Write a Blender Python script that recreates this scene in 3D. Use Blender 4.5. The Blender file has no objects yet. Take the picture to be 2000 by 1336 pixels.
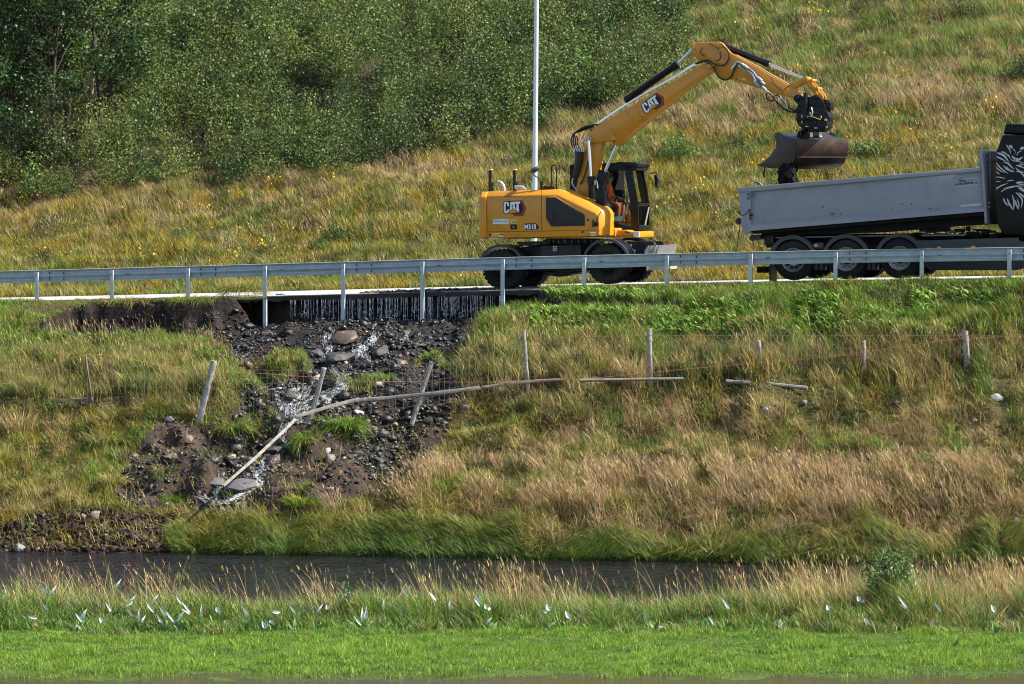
import bpy, bmesh, math, random
import numpy as np
from mathutils import Vector, Matrix

# ---------------------------------------------------------------- camera, sky, sun, exposure
SC = bpy.context.scene
F = 7800.0; CX, CY = 1000.0, 668.0; HOR = 365.0
PITCH = math.atan((CY-HOR)/F)
cam_d = bpy.data.cameras.new('camera'); cam = bpy.data.objects.new('camera', cam_d)
SC.collection.objects.link(cam); SC.camera = cam
cam_d.sensor_width = 36.0; cam_d.lens = 36.0*F/2000.0
cam_d.clip_start = 1.0; cam_d.clip_end = 1500.0
cam.location = (0, 0, 0); cam.rotation_euler = (math.pi/2-PITCH, 0, 0)
SUN_AZ, SUN_EL = math.radians(96), math.radians(44)      # azimuth clockwise from +Y: from the right
world = bpy.data.worlds.new('World'); SC.world = world; world.use_nodes = True
wn = world.node_tree.nodes; wl = world.node_tree.links
sky = wn.new('ShaderNodeTexSky'); sky.sky_type = 'NISHITA'; sky.sun_disc = False
sky.sun_elevation = SUN_EL; sky.sun_rotation = SUN_AZ
wn['Background'].inputs[1].default_value = 0.085
wl.new(sky.outputs[0], wn['Background'].inputs[0])
sd = bpy.data.lights.new('sun', 'SUN'); sd.energy = 5.0; sd.angle = math.radians(.5); sd.color = (1.0, .93, .80)
sun = bpy.data.objects.new('sun', sd); SC.collection.objects.link(sun)
to_sun = Vector((math.sin(SUN_AZ)*math.cos(SUN_EL), math.cos(SUN_AZ)*math.cos(SUN_EL), math.sin(SUN_EL)))
sun.rotation_euler = to_sun.to_track_quat('Z', 'Y').to_euler(); sun.location = (40, 60, 40)
SC.view_settings.view_transform = 'Standard'; SC.view_settings.look = 'None'
SC.view_settings.gamma = 1; SC.view_settings.use_curve_mapping = False
SC.view_settings.exposure = 1.32
SC.cycles.max_bounces = 6; SC.cycles.diffuse_bounces = 2; SC.cycles.glossy_bounces = 3
SC.cycles.transparent_max_bounces = 12; SC.cycles.caustics_reflective = False; SC.cycles.caustics_refractive = False
SC.render.film_transparent = False
SC.cycles.pixel_filter_type = 'BLACKMAN_HARRIS'; SC.cycles.filter_width = 1.05

rng = np.random.default_rng(7); rnd = random.Random(7)
COL = SC.collection

# ---------------------------------------------------------------- geometry of the place
TH = math.radians(19.0)
U = np.array([math.cos(TH), -math.sin(TH)]); N = np.array([math.sin(TH), math.cos(TH)])
O = np.array([-0.2135, 97.5])                            # foot of the rail post at the washout's right end
WATER = -8.0
sp_, cp_ = math.sin(PITCH), math.cos(PITCH)
def ray(px, py):
    a = (px-CX)/F; b = (CY-py)/F
    return np.array([a, cp_+b*sp_, -sp_+b*cp_])
def at(px, py, Y):
    d = ray(px, py); return d*(Y/d[1])
def proj(x, y, z):
    dep = y*cp_-z*sp_; up = y*sp_+z*cp_
    return CX+F*x/dep, CY-F*up/dep
def rs(px, py, v):                                       # pixel to road frame (s, v, z) on the upright plane v
    d = ray(px, py); t = (O@N+v)/(d[0]*N[0]+d[1]*N[1]); P = d*t
    return np.array([(P[:2]-O)@U, v, P[2]])
def rw(s, v, z):                                         # road frame to world
    P = O+s*U+v*N; return Vector((P[0], P[1], z))
def sv(x, y):
    dx = x-O[0]; dy = y-O[1]
    return dx*U[0]+dy*U[1], dx*N[0]+dy*N[1]
_s = []; _z = []
for px, row in ((-900, 551), (0, 529.5), (250, 523), (500, 516), (1000, 502), (1500, 490.5), (2000, 482.5), (2900, 474)):
    p = rs(px, row, 0); _s.append(p[0]); _z.append(p[2]-.75)
def zrail(s): return np.interp(s, _s, _z)                # ground level along the guard rail

# ---------------------------------------------------------------- noise
def _h(i, j, seed):
    n = (i.astype(np.int64)*374761393+j.astype(np.int64)*668265263+seed*1442695041) & 0xffffffff
    n = ((n ^ (n >> 13))*1274126177) & 0xffffffff
    return ((n ^ (n >> 16)) & 0xffff)/65535.0
def vn(x, y, seed=0):
    xi = np.floor(x); yi = np.floor(y); fx = x-xi; fy = y-yi
    fx = fx*fx*(3-2*fx); fy = fy*fy*(3-2*fy)
    a = _h(xi, yi, seed); b = _h(xi+1, yi, seed); c = _h(xi, yi+1, seed); d = _h(xi+1, yi+1, seed)
    return (a*(1-fx)+b*fx)*(1-fy)+(c*(1-fx)+d*fx)*fy
def fbm(x, y, sc, oct=4, seed=0):
    x = np.asarray(x, float); y = np.asarray(y, float)
    r = 0; a = .5; t = 0; f = 1/sc
    for k in range(oct):
        r = r+a*vn(x*f+k*17.3, y*f-k*9.1, seed+k); t += a; a *= .5; f *= 2.03
    return r/t
def sst(a, b, x):
    t = np.clip((x-a)/(b-a), 0, 1); return t*t*(3-2*t)
def inpoly(px, py, poly):
    px = np.asarray(px, float); py = np.asarray(py, float)
    c = np.zeros(px.shape, bool); n = len(poly)
    for i in range(n):
        x0, y0 = poly[i]; x1, y1 = poly[(i+1) % n]
        if y0 == y1: continue
        k = ((y0 > py) != (y1 > py)) & (px < (x1-x0)*(py-y0)/(y1-y0)+x0)
        c ^= k
    return c
def pdist(px, py, poly):                                 # signed, + inside
    d = np.full(np.shape(px), 1e9); n = len(poly)
    for i in range(n):
        x0, y0 = poly[i]; x1, y1 = poly[(i+1) % n]
        dx, dy = x1-x0, y1-y0; L = dx*dx+dy*dy+1e-9
        t = np.clip(((px-x0)*dx+(py-y0)*dy)/L, 0, 1)
        d = np.minimum(d, np.hypot(px-x0-t*dx, py-y0-t*dy))
    return np.where(inpoly(px, py, poly), d, -d)

# ---------------------------------------------------------------- terrain
GULLY = [(60,640),(120,607),(180,592),(300,588),(420,585),(485,572),(535,556),(985,548),(1050,558),(1075,581),(1180,589),(1330,589),(1340,604),(1180,607),(1040,602),(1000,600),(950,622),(925,650),(905,700),(885,740),(915,765),(890,800),
         (880,860),(850,905),(790,960),(700,985),(600,1000),(480,1012),(400,1000),(300,985),(215,975),(265,880),(320,815),(400,835),(450,810),(485,745),
         (478,710),(460,690),(420,668),(300,652),(150,655)]
MUDP = [[(255,975),(265,880),(320,815),(400,835),(440,850),(430,930),(400,985)], [(480,1010),(500,940),(560,890),(680,875),(720,925),(690,985),(600,1000)], [(770,960),(790,880),(830,800),(900,780),(905,850),(860,920)], [(560,815),(640,805),(700,820),(700,850),(560,850)]]
MUDBANK = [(-600,1035),(0,1018),(70,1010),(200,1000),(330,1010),(345,1060),(330,1095),(0,1095),(-600,1095)]
ISLES = [([(490,690),(540,664),(600,672),(605,720),(500,722)], .28), ([(810,668),(900,645),(925,665),(880,685)], .12),
         ([(640,735),(720,708),(770,712),(720,742),(660,748)], .14), ([(575,870),(600,835),(700,825),(715,860),(660,895),(600,905)], .4),
         ([(230,880),(330,815),(390,850),(430,900),(400,960),(250,965)], .22), ([(500,960),(560,900),(680,880),(720,930),(640,985),(520,1000)], .2),
         ([(800,860),(860,815),(905,850),(880,905),(820,900)], .25)]
def yshore(x):
    return np.interp(x, [-40,-12,-7,0,6,12,40], [89.5,87.6,87.1,85.7,84.7,84.5,84.0])+.25*(fbm(x, x*0, 1.3, 2, 5)-.5)
def base_h(x, y):
    x = np.asarray(x, float); y = np.asarray(y, float)
    s, v = sv(x, y); zr = zrail(s)
    ye = O[1]+(x-O[0])*(-math.tan(TH))-.35/math.cos(TH)  # outer lip of the shoulder
    se, _ = sv(x, ye); ze = zrail(se)-.02
    ys = yshore(x)
    pxx = 1000+F*x/92.0
    yf = np.interp(pxx, [-400,0,400,900,1500,2000,2400], [95.0,94.0,93.0,92.0,91.0,90.2,89.5])
    rf = np.interp(pxx, [-400,0,400,900,1500,2000,2400], [800,786,772,744,738,738,738])
    zf = -(rf-HOR)/F*yf
    t1 = (y-yf)/(ye-yf); t0 = (y-ys)/(yf-ys)
    up = zf+(ze-zf)*np.clip(t1, 0, 1)
    t0c = np.clip(t0, 0, 1)
    lo = WATER+.02+(zf-WATER-.02)*(t0c+.07*np.sin(t0c*math.pi*2))
    bank = np.where(y > yf, up, lo)
    hum = (fbm(x, y, 1.5, 3, 11)-.5)*.8+(fbm(x, y, .5, 2, 31)-.5)*.34
    wb = sst(0, .12, t0)*(1-sst(.8, 1.0, t1))
    bank = bank+hum*wb
    bed = WATER+.02-np.clip((ys-y)*.5, 0, .7)
    nb = np.interp(y, [58,61.5,63.2,71,73.5,76.0,77.2], [-7.80,-7.76,-7.70,-7.72,-7.84,-7.99,-8.6])+(fbm(x, y, .9, 3, 3)-.5)*.08+(fbm(x, y, .25, 2, 4)-.5)*.03
    z = np.where(y < ys, np.maximum(bed, nb), bank)
    road = zr-.06-.12*sst(.35, .8, v)*(1-sst(7.0, 7.4, v))
    sh = sst(-.35, .0, v)
    z = np.where(v > -.35, np.where(v < 0, ze+(road-ze)*sh, road), z)
    h = np.clip(v-7.4, 0, 500)
    hill = zr-.06+.40*(np.sqrt(h*h+1.2)-1.095)*(1-.25*sst(25, 90, h))+((fbm(x, y, 3.2, 3, 21)-.5)*1.1+(fbm(x, y, .8, 2, 22)-.5)*.45)*sst(.3, 3, h)
    return np.where(v > 7.4, hill, z)
def gmask(x, y, z):
    px, py = proj(x, y, z)
    jx = (fbm(x, y, .35, 2, 41)-.5)*26; jy = (fbm(x, y, .35, 2, 42)-.5)*16
    top = py < 600
    d = pdist(px+np.where(top, jx*.3, jx), py+np.where(top, 0, jy), GULLY)
    return d, px, py
def H(x, y):
    x = np.asarray(x, float); y = np.asarray(y, float)
    z = base_h(x, y)
    px, py = proj(x, y, z)
    near = (px > -60) & (px < 1400) & (py > 530) & (py < 1040) & (y > 84)
    if near.any():
        xx, yy, zz = x[near], y[near], z[near]
        d, qx, qy = gmask(xx, yy, zz)
        soft = np.where(qy < 640, 7.0, 26.0)
        dep = np.interp(qy, [545,600,640,700,760,1000], [.78,.72,.55,.36,.30,.12])
        dep = dep*np.interp(qx, [60,160,520,960,1000,1330], [.5,.95,1,1,.6,.5])
        c = np.clip(d/soft, 0, 1)
        for poly, hgt in ISLES:
            di = pdist(qx, qy, poly); dep = dep-hgt*sst(-8, 12, di)
        rough = (fbm(xx, yy, .45, 3, 51)-.5)*.38+(fbm(xx, yy, .18, 2, 52)-.5)*.2
        _, vv = sv(xx, yy)
        c = c*(1-sst(.34, .62, vv+(fbm(xx, yy*0, .4, 2, 55)-.5)*.35))
        z[near] = zz-dep*c+rough*c*(1-sst(.0, .5, vv))
    return z
def H1(x, y): return float(H(np.array([x]), np.array([y]))[0])
def ground_at(px, py, y0=60., y1=140.):                  # where the pixel's ray meets the ground
    d = ray(px, py); ys = np.arange(y0, y1, .05); x = d[0]/d[1]*ys; zz = d[2]/d[1]*ys
    k = np.nonzero(H(x, ys) >= zz)[0]
    i = k[0] if len(k) else len(ys)-1
    return np.array([x[i], ys[i], zz[i]])

# ---------------------------------------------------------------- materials
MATS = {}
def lin(c):
    return tuple(((v/255.)/12.92 if v <= 10 else ((v/255.+.055)/1.055)**2.4) for v in c)
def mat(name, rgb=None, rough=.5, metal=0., noise=0., nscale=8., bump=0., bscale=40., spec=.5, coat=0., dirt=None, dirt_amt=0., dscale=3.):
    if name in MATS: return MATS[name]
    m = bpy.data.materials.new(name); m.use_nodes = True; MATS[name] = m
    nt = m.node_tree; b = nt.nodes['Principled BSDF']
    b.inputs['Roughness'].default_value = rough; b.inputs['Metallic'].default_value = metal
    b.inputs['Specular IOR Level'].default_value = spec; b.inputs['Coat Weight'].default_value = coat
    c = (*rgb, 1.); b.inputs['Base Color'].default_value = c
    tc = nt.nodes.new('ShaderNodeTexCoord')
    out = None
    if noise:
        n = nt.nodes.new('ShaderNodeTexNoise'); n.inputs['Scale'].default_value = nscale; n.inputs['Detail'].default_value = 5
        nt.links.new(tc.outputs['Object'], n.inputs['Vector'])
        r = nt.nodes.new('ShaderNodeMapRange'); r.inputs[1].default_value = .3; r.inputs[2].default_value = .7
        r.inputs[3].default_value = 1-noise; r.inputs[4].default_value = 1+noise
        nt.links.new(n.outputs['Fac'], r.inputs[0])
        v = nt.nodes.new('ShaderNodeVectorMath'); v.operation = 'SCALE'; v.inputs[0].default_value = rgb
        nt.links.new(r.outputs[0], v.inputs['Scale']); out = v.outputs[0]
    if dirt is not None:
        n = nt.nodes.new('ShaderNodeTexNoise'); n.inputs['Scale'].default_value = dscale; n.inputs['Detail'].default_value = 9; n.inputs['Roughness'].default_value = .7
        nt.links.new(tc.outputs['Object'], n.inputs['Vector'])
        r = nt.nodes.new('ShaderNodeMapRange'); r.inputs[1].default_value = .5; r.inputs[2].default_value = .72; r.inputs[4].default_value = dirt_amt
        nt.links.new(n.outputs['Fac'], r.inputs[0])
        mx = nt.nodes.new('ShaderNodeMix'); mx.data_type = 'RGBA'; mx.inputs[6].default_value = c; mx.inputs[7].default_value = (*dirt, 1)
        if out is not None: nt.links.new(out, mx.inputs[6])
        nt.links.new(r.outputs[0], mx.inputs[0]); out = mx.outputs[2]
    if out is not None: nt.links.new(out, b.inputs['Base Color'])
    if bump:
        n = nt.nodes.new('ShaderNodeTexNoise'); n.inputs['Scale'].default_value = bscale; n.inputs['Detail'].default_value = 4
        nt.links.new(tc.outputs['Object'], n.inputs['Vector'])
        bp = nt.nodes.new('ShaderNodeBump'); bp.inputs['Strength'].default_value = bump; bp.inputs['Distance'].default_value = .02
        nt.links.new(n.outputs['Fac'], bp.inputs['Height']); nt.links.new(bp.outputs[0], b.inputs['Normal'])
    return m
def attr_mat(name, gain=1., rough=.6, spec=.3, trans=.0, bump=0., bscale=30., noise=0., nscale=20.):
    m = bpy.data.materials.new(name); m.use_nodes = True; MATS[name] = m
    nt = m.node_tree; b = nt.nodes['Principled BSDF']; L = nt.links
    b.inputs['Roughness'].default_value = rough; b.inputs['Specular IOR Level'].default_value = spec
    a = nt.nodes.new('ShaderNodeAttribute'); a.attribute_name = 'tint'
    v = nt.nodes.new('ShaderNodeVectorMath'); v.operation = 'SCALE'; v.inputs['Scale'].default_value = gain
    L.new(a.outputs['Color'], v.inputs[0]); tc = nt.nodes.new('ShaderNodeTexCoord')
    if noise:
        n = nt.nodes.new('ShaderNodeTexNoise'); n.inputs['Scale'].default_value = nscale; n.inputs['Detail'].default_value = 6
        L.new(tc.outputs['Object'], n.inputs['Vector'])
        r = nt.nodes.new('ShaderNodeMapRange'); r.inputs[1].default_value = .3; r.inputs[2].default_value = .7
        r.inputs[3].default_value = gain*(1-noise); r.inputs[4].default_value = gain*(1+noise)
        L.new(n.outputs['Fac'], r.inputs[0]); L.new(r.outputs[0], v.inputs['Scale'])
    L.new(v.outputs[0], b.inputs['Base Color'])
    if bump:
        n = nt.nodes.new('ShaderNodeTexNoise'); n.inputs['Scale'].default_value = bscale; n.inputs['Detail'].default_value = 6
        L.new(tc.outputs['Object'], n.inputs['Vector'])
        bp = nt.nodes.new('ShaderNodeBump'); bp.inputs['Strength'].default_value = bump; bp.inputs['Distance'].default_value = .05
        L.new(n.outputs['Fac'], bp.inputs['Height']); L.new(bp.outputs[0], b.inputs['Normal'])
    if trans:
        t = nt.nodes.new('ShaderNodeBsdfTranslucent'); L.new(v.outputs[0], t.inputs['Color'])
        mx = nt.nodes.new('ShaderNodeMixShader'); mx.inputs[0].default_value = trans
        L.new(b.outputs[0], mx.inputs[1]); L.new(t.outputs[0], mx.inputs[2]); L.new(mx.outputs[0], nt.nodes['Material Output'].inputs[0])
    return m

# ---------------------------------------------------------------- object helpers
def tag(o, label=None, cat=None, group=None, kind=None):
    if label: o['label'] = label
    if cat: o['category'] = cat
    if group: o['group'] = group
    if kind: o['kind'] = kind
    return o
def empty(name, loc, rz=0.):
    o = bpy.data.objects.new(name, None); COL.objects.link(o); o.location = loc; o.rotation_euler = (0, 0, rz); o.empty_display_size = .3
    return o
def raw_mesh(name, V, Fq=None, Ft=None, m=None, tint=None, smooth=False, parent=None, mats=None, midx=None):
    """fast mesh from numpy arrays: quads Fq (n,4) and triangles Ft (n,3)"""
    me = bpy.data.meshes.new(name); V = np.asarray(V, np.float32).reshape(-1, 3)
    me.vertices.add(len(V)); me.vertices.foreach_set('co', V.ravel())
    loops = []; starts = []; off = 0
    for Fa, k in ((Fq, 4), (Ft, 3)):
        if Fa is None or len(Fa) == 0: continue
        Fa = np.asarray(Fa, np.int32); loops.append(Fa.ravel()); starts.append(off+np.arange(len(Fa), dtype=np.int32)*k); off += Fa.size
    loops = np.concatenate(loops); starts = np.concatenate(starts)
    me.loops.add(len(loops)); me.loops.foreach_set('vertex_index', loops)
    me.polygons.add(len(starts)); me.polygons.foreach_set('loop_start', starts)
    if smooth: me.polygons.foreach_set('use_smooth', np.ones(len(starts), bool))
    me.update(calc_edges=True)
    if tint is not None:
        a = me.color_attributes.new('tint', 'BYTE_COLOR', 'POINT')
        c = np.ones((len(V), 4), np.float32); c[:, :3] = np.clip(tint, 0, 255)/255.; a.data.foreach_set('color_srgb', c.ravel())
    for q in (mats or [m]):
        if q: me.materials.append(q)
    if midx is not None: me.polygons.foreach_set('material_index', np.asarray(midx, np.int32))
    o = bpy.data.objects.new(name, me); COL.objects.link(o)
    if parent: o.parent = parent
    return o
class MB:
    """collects shapes into ONE mesh object"""
    def __init__(s): s.v = []; s.f = []; s.m = []
    def add(s, vs, fs, m=0):
        b = len(s.v); s.v += [tuple(map(float, q)) for q in vs]; s.f += [tuple(b+i for i in q) for q in fs]; s.m += [m]*len(fs); return s
    def box(s, x0, x1, y0, y1, z0, z1, m=0):
        vs = [(x, y, z) for x in (x0, x1) for y in (y0, y1) for z in (z0, z1)]
        return s.add(vs, [(0,1,3,2),(4,6,7,5),(0,4,5,1),(2,3,7,6),(0,2,6,4),(1,5,7,3)], m)
    def prism(s, pts, y0, y1, m=0):                      # outline in (x, z), extruded along y
        a = sum(p[0]*q[1]-q[0]*p[1] for p, q in zip(pts, pts[1:]+pts[:1]))
        if a < 0: pts = pts[::-1]
        n = len(pts); vs = [(p[0], y0, p[1]) for p in pts]+[(p[0], y1, p[1]) for p in pts]
        return s.add(vs, [tuple(range(n)), tuple(range(2*n-1, n-1, -1))]+[((i+1) % n, i, n+i, n+(i+1) % n) for i in range(n)], m)
    def hexa(s, c, m=0):                                 # eight corners, ordered x,y,z bits
        return s.add(c, [(0,1,3,2),(4,6,7,5),(0,4,5,1),(2,3,7,6),(0,2,6,4),(1,5,7,3)], m)
    def cyl(s, p0, p1, r0, r1=None, seg=16, m=0, caps=True):
        r1 = r0 if r1 is None else r1; p0 = Vector(p0); p1 = Vector(p1); d = (p1-p0).normalized()
        a = d.orthogonal().normalized(); b = d.cross(a); vs = []
        for p, r in ((p0, r0), (p1, r1)):
            vs += [p+(a*math.cos(2*math.pi*i/seg)+b*math.sin(2*math.pi*i/seg))*r for i in range(seg)]
        fs = [(i, (i+1) % seg, seg+(i+1) % seg, seg+i) for i in range(seg)]
        if caps: fs += [tuple(range(seg-1, -1, -1)), tuple(range(seg, 2*seg))]
        return s.add(vs, fs, m)
    def tube(s, path, r, seg=6, m=0):
        P = [Vector(p) for p in path]; n = len(P); rr = r if isinstance(r, (list, tuple)) else [r]*n
        vs = []; ref = None
        for i, p in enumerate(P):
            d = (P[min(i+1, n-1)]-P[max(i-1, 0)]).normalized()
            if ref is None: ref = d.orthogonal().normalized()
            a = (ref-d*ref.dot(d)).normalized(); ref = a; b = d.cross(a)
            vs += [p+(a*math.cos(2*math.pi*k/seg)+b*math.sin(2*math.pi*k/seg))*rr[i] for k in range(seg)]
        fs = [(i*seg+k, i*seg+(k+1) % seg, (i+1)*seg+(k+1) % seg, (i+1)*seg+k) for i in range(n-1) for k in range(seg)]
        fs += [tuple(range(seg-1, -1, -1)), tuple(range((n-1)*seg, n*seg))]
        return s.add(vs, fs, m)
    def lathe(s, prof, c, axis='y', seg=32, m=0):        # profile of (radius, offset along axis)
        vs = []
        for r, h in prof:
            for i in range(seg):
                a = 2*math.pi*i/seg; ca, sa = math.cos(a)*r, math.sin(a)*r
                vs.append((c[0]+ca, c[1]+h, c[2]+sa) if axis == 'y' else ((c[0]+ca, c[1]+sa, c[2]+h) if axis == 'z' else (c[0]+h, c[1]+ca, c[2]+sa)))
        n = len(prof)
        fs = [(j*seg+i, (j+1)*seg+i, (j+1)*seg+(i+1) % seg, j*seg+(i+1) % seg) for j in range(n-1) for i in range(seg)]
        return s.add(vs, fs, m)
    def build(s, name, mats, parent=None, bevel=0., seg=2, angle=35, tint=None):
        me = bpy.data.meshes.new(name); me.from_pydata(s.v, [], s.f)
        me.polygons.foreach_set('material_index', s.m)
        for q in (mats if isinstance(mats, (list, tuple)) else [mats]): me.materials.append(q)
        bm = bmesh.new(); bm.from_mesh(me)
        bmesh.ops.recalc_face_normals(bm, faces=bm.faces)
        if bevel:
            es = [e for e in bm.edges if len(e.link_faces) == 2 and e.calc_face_angle(0) > math.radians(28)]
            bmesh.ops.bevel(bm, geom=es, offset=bevel, segments=seg, affect='EDGES', profile=.5, clamp_overlap=True)
        bm.to_mesh(me); bm.free()
        me.polygons.foreach_set('use_smooth', np.ones(len(me.polygons), bool))
        me.set_sharp_from_angle(angle=math.radians(angle))
        o = bpy.data.objects.new(name, me); COL.objects.link(o)
        if parent: o.parent = parent
        return o
def smooth_path(pts, k=5):                               # Catmull-Rom
    P = [Vector(p) for p in pts]; out = []
    for i in range(len(P)-1):
        a = P[max(i-1, 0)]; b = P[i]; c = P[i+1]; d = P[min(i+2, len(P)-1)]
        for j in range(k):
            t = j/k; out.append(.5*((2*b)+(c-a)*t+(2*a-5*b+4*c-d)*t*t+(3*b-a-3*c+d)*t**3))
    out.append(P[-1]); return out
def text2d(txt, size=1., offset=0.):
    cu = bpy.data.curves.new('lettering', 'FONT'); cu.body = txt; cu.size = size; cu.offset = offset; cu.resolution_u = 3
    ob = bpy.data.objects.new('lettering', cu); me = ob.to_mesh()
    vs = [(v.co.x, v.co.y) for v in me.vertices]; fs = [tuple(p.vertices) for p in me.polygons]
    ob.to_mesh_clear(); bpy.data.objects.remove(ob); bpy.data.curves.remove(cu)
    return vs, fs
def put_text(mb, txt, p0, p1, hgt, y, m=0, offset=0.):   # text from (x,z) p0 to p1 on the plane y, cap height hgt
    vs, fs = text2d(txt, 1., offset)
    xs = [v[0] for v in vs]; zs = [v[1] for v in vs]; x0, x1 = min(xs), max(xs); z0, z1 = min(zs), max(zs)
    dx, dz = p1[0]-p0[0], p1[1]-p0[1]; L = math.hypot(dx, dz); ux, uz = dx/L, dz/L
    vv = []
    for a, b in vs:
        a = (a-x0)/(x1-x0)*L; b = (b-z0)/(z1-z0)*hgt
        vv.append((p0[0]+ux*a-uz*b, y, p0[1]+uz*a+ux*b))
    mb.add(vv, fs, m)

# ---------------------------------------------------------------- ground
def axis(segs):
    out = []
    for a, b, st in segs: out += list(np.arange(a, b, st))
    return np.array(out+[segs[-1][1]])
gx = axis([(-120,-30,6),(-30,-16.5,.6),(-16.5,16.5,.11),(16.5,30,.6),(30,120,6)])
gy = axis([(2,58,3),(58,84,.3),(84,86,.12),(86,100.5,.085),(100.5,112,.17),(112,132,.3),(132,240,4)])
GX, GY = np.meshgrid(gx, gy); GZ = H(GX.ravel(), GY.ravel()).reshape(GX.shape)
nx = len(gx); ny = len(gy); idx = np.arange(nx*ny).reshape(ny, nx)
quads = np.stack([idx[:-1,:-1], idx[:-1,1:], idx[1:,1:], idx[1:,:-1]], -1).reshape(-1, 4)
def gully_d(x, y):
    z = base_h(x, y); d, px, py = gmask(x, y, z); d = np.where((y > 84) & (px < 1400), d, -99.)
    for poly, hgt in ISLES[:3]: d = np.where(pdist(px, py, poly) > -3, -20, d)
    return d, px, py
def mud_d(x, y, px, py):
    return np.where(y > 82, pdist(px+(fbm(x, y, .5, 2, 61)-.5)*40, py+(fbm(x, y, .5, 2, 62)-.5)*24, MUDBANK), -99)
fx_, fy_ = GX.ravel(), GY.ravel()
gd, gpx, gpy = gully_d(fx_, fy_); md = mud_d(fx_, fy_, gpx, gpy)
n1 = fbm(fx_, fy_, .8, 4, 71)[:, None]; n2 = fbm(fx_, fy_, .3, 3, 72)[:, None]
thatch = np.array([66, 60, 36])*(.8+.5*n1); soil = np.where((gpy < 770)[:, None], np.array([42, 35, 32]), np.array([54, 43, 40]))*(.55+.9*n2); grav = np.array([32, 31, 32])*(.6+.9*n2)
lawn = np.array([62, 78, 26])*(.8+.4*n1)
tint = np.where(((fy_ < 75) & (fy_ > 61))[:, None], lawn, thatch)
mudp = np.zeros(len(fx_), bool)
for p_ in MUDP: mudp |= inpoly(gpx+(n1[:,0]-.5)*30, gpy+(n2[:,0]-.5)*24, p_)
gs = np.where((n1 > .58) | mudp[:, None], soil, grav)
tint = np.where(((gd > -2) | (md > 0))[:, None], np.where((md > 0)[:, None], soil, gs), tint)
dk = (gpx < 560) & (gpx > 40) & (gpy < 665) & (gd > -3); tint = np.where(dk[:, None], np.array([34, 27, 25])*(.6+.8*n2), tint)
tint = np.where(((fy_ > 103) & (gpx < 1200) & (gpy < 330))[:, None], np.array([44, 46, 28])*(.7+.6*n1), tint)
tint = np.where((fy_ < 61)[:, None] | (fbm(fx_, fy_, 50, 1, 1) < 0)[:, None], soil*.9, tint)
m_ground = attr_mat('ground_earth', 1., .9, .2, bump=.8, bscale=9., noise=.35, nscale=14.)
m_ground.node_tree.nodes['Principled BSDF'].inputs['Roughness'].default_value = .85
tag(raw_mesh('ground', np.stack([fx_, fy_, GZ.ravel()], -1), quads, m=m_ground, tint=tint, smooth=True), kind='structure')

# water: river and the flooded edge of the lawn
def water_mat(name, rgb, sc, dist, rough):
    m = mat(name, rgb, rough=rough, spec=.5); nt = m.node_tree; b = nt.nodes['Principled BSDF']; b.inputs['IOR'].default_value = 1.33
    tc = nt.nodes.new('ShaderNodeTexCoord'); mp = nt.nodes.new('ShaderNodeMapping'); mp.inputs['Scale'].default_value = (1., .55, 1)
    n = nt.nodes.new('ShaderNodeTexNoise'); n.inputs['Scale'].default_value = sc; n.inputs['Detail'].default_value = 4; n.inputs['Roughness'].default_value = .6
    n2 = nt.nodes.new('ShaderNodeTexNoise'); n2.inputs['Scale'].default_value = sc*.18; n2.inputs['Detail'].default_value = 3
    ad = nt.nodes.new('ShaderNodeMath'); ad.operation = 'MULTIPLY_ADD'; ad.inputs[1].default_value = 2.2
    bp = nt.nodes.new('ShaderNodeBump'); bp.inputs['Strength'].default_value = 1; bp.inputs['Distance'].default_value = dist
    nt.links.new(tc.outputs['Object'], mp.inputs[0]); nt.links.new(mp.outputs[0], n.inputs['Vector']); nt.links.new(mp.outputs[0], n2.inputs['Vector'])
    nt.links.new(n2.outputs['Fac'], ad.inputs[0]); nt.links.new(n.outputs['Fac'], ad.inputs[2])
    nt.links.new(ad.outputs[0], bp.inputs['Height']); nt.links.new(bp.outputs[0], b.inputs['Normal'])
    return m
w = MB(); w.add([(-110, 71, WATER), (110, 71, WATER), (110, 93, WATER), (-110, 93, WATER)], [(0,1,2,3)])
tag(w.build('river_water', water_mat('river_surface', (.012,.011,.012), 5., .22, .08)), kind='structure')
w = MB(); w.add([(-110, 20, -7.716), (110, 20, -7.716), (110, 63.1, -7.716), (-110, 63.1, -7.716)], [(0,1,2,3)])
tag(w.build('flood_water', water_mat('flood_surface', (.05,.045,.025), 9., .012, .06)), kind='structure')

# ---------------------------------------------------------------- road
m_road = mat('road_gravel', (.40,.40,.41), rough=.9, noise=.35, nscale=22, bump=1., bscale=50, dirt=(.12,.10,.08), dirt_amt=.5, dscale=1.3)
m_slab = mat('asphalt_edge', (.035,.034,.035), rough=.6, noise=.3, nscale=14, bump=.5)
SS = np.concatenate([np.arange(-70, -9, .5), np.arange(-9, 3, .11), np.arange(3, 70, .5)]); w = MB(); vs = []
for s in SS:
    z = float(zrail(s))-.05
    e = .12+.05*math.sin(s*2.1)+.04*math.sin(s*5.3)+.05*(rnd.random()-.5); bot = .10+.07*rnd.random()
    for v, dz in ((e+.03, -bot), (e-.01, -.02), (e+.05, 0), (2.2, .03), (5, .03), (7.25, 0), (7.35, -.15)): vs.append(rw(s, v, z+dz))
k = 7; fs = []; ms = []
for i in range(len(SS)-1):
    for j in range(k-1):
        fs.append((i*k+j, i*k+j+1, (i+1)*k+j+1, (i+1)*k+j)); ms.append(1 if j < 2 else 0)
    fs.append((i*k+6, i*k, (i+1)*k, (i+1)*k+6)); ms.append(1)
w.v = [tuple(q) for q in vs]; w.f = fs; w.m = ms
tag(w.build('road', [m_road, m_slab]), kind='structure')

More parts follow.
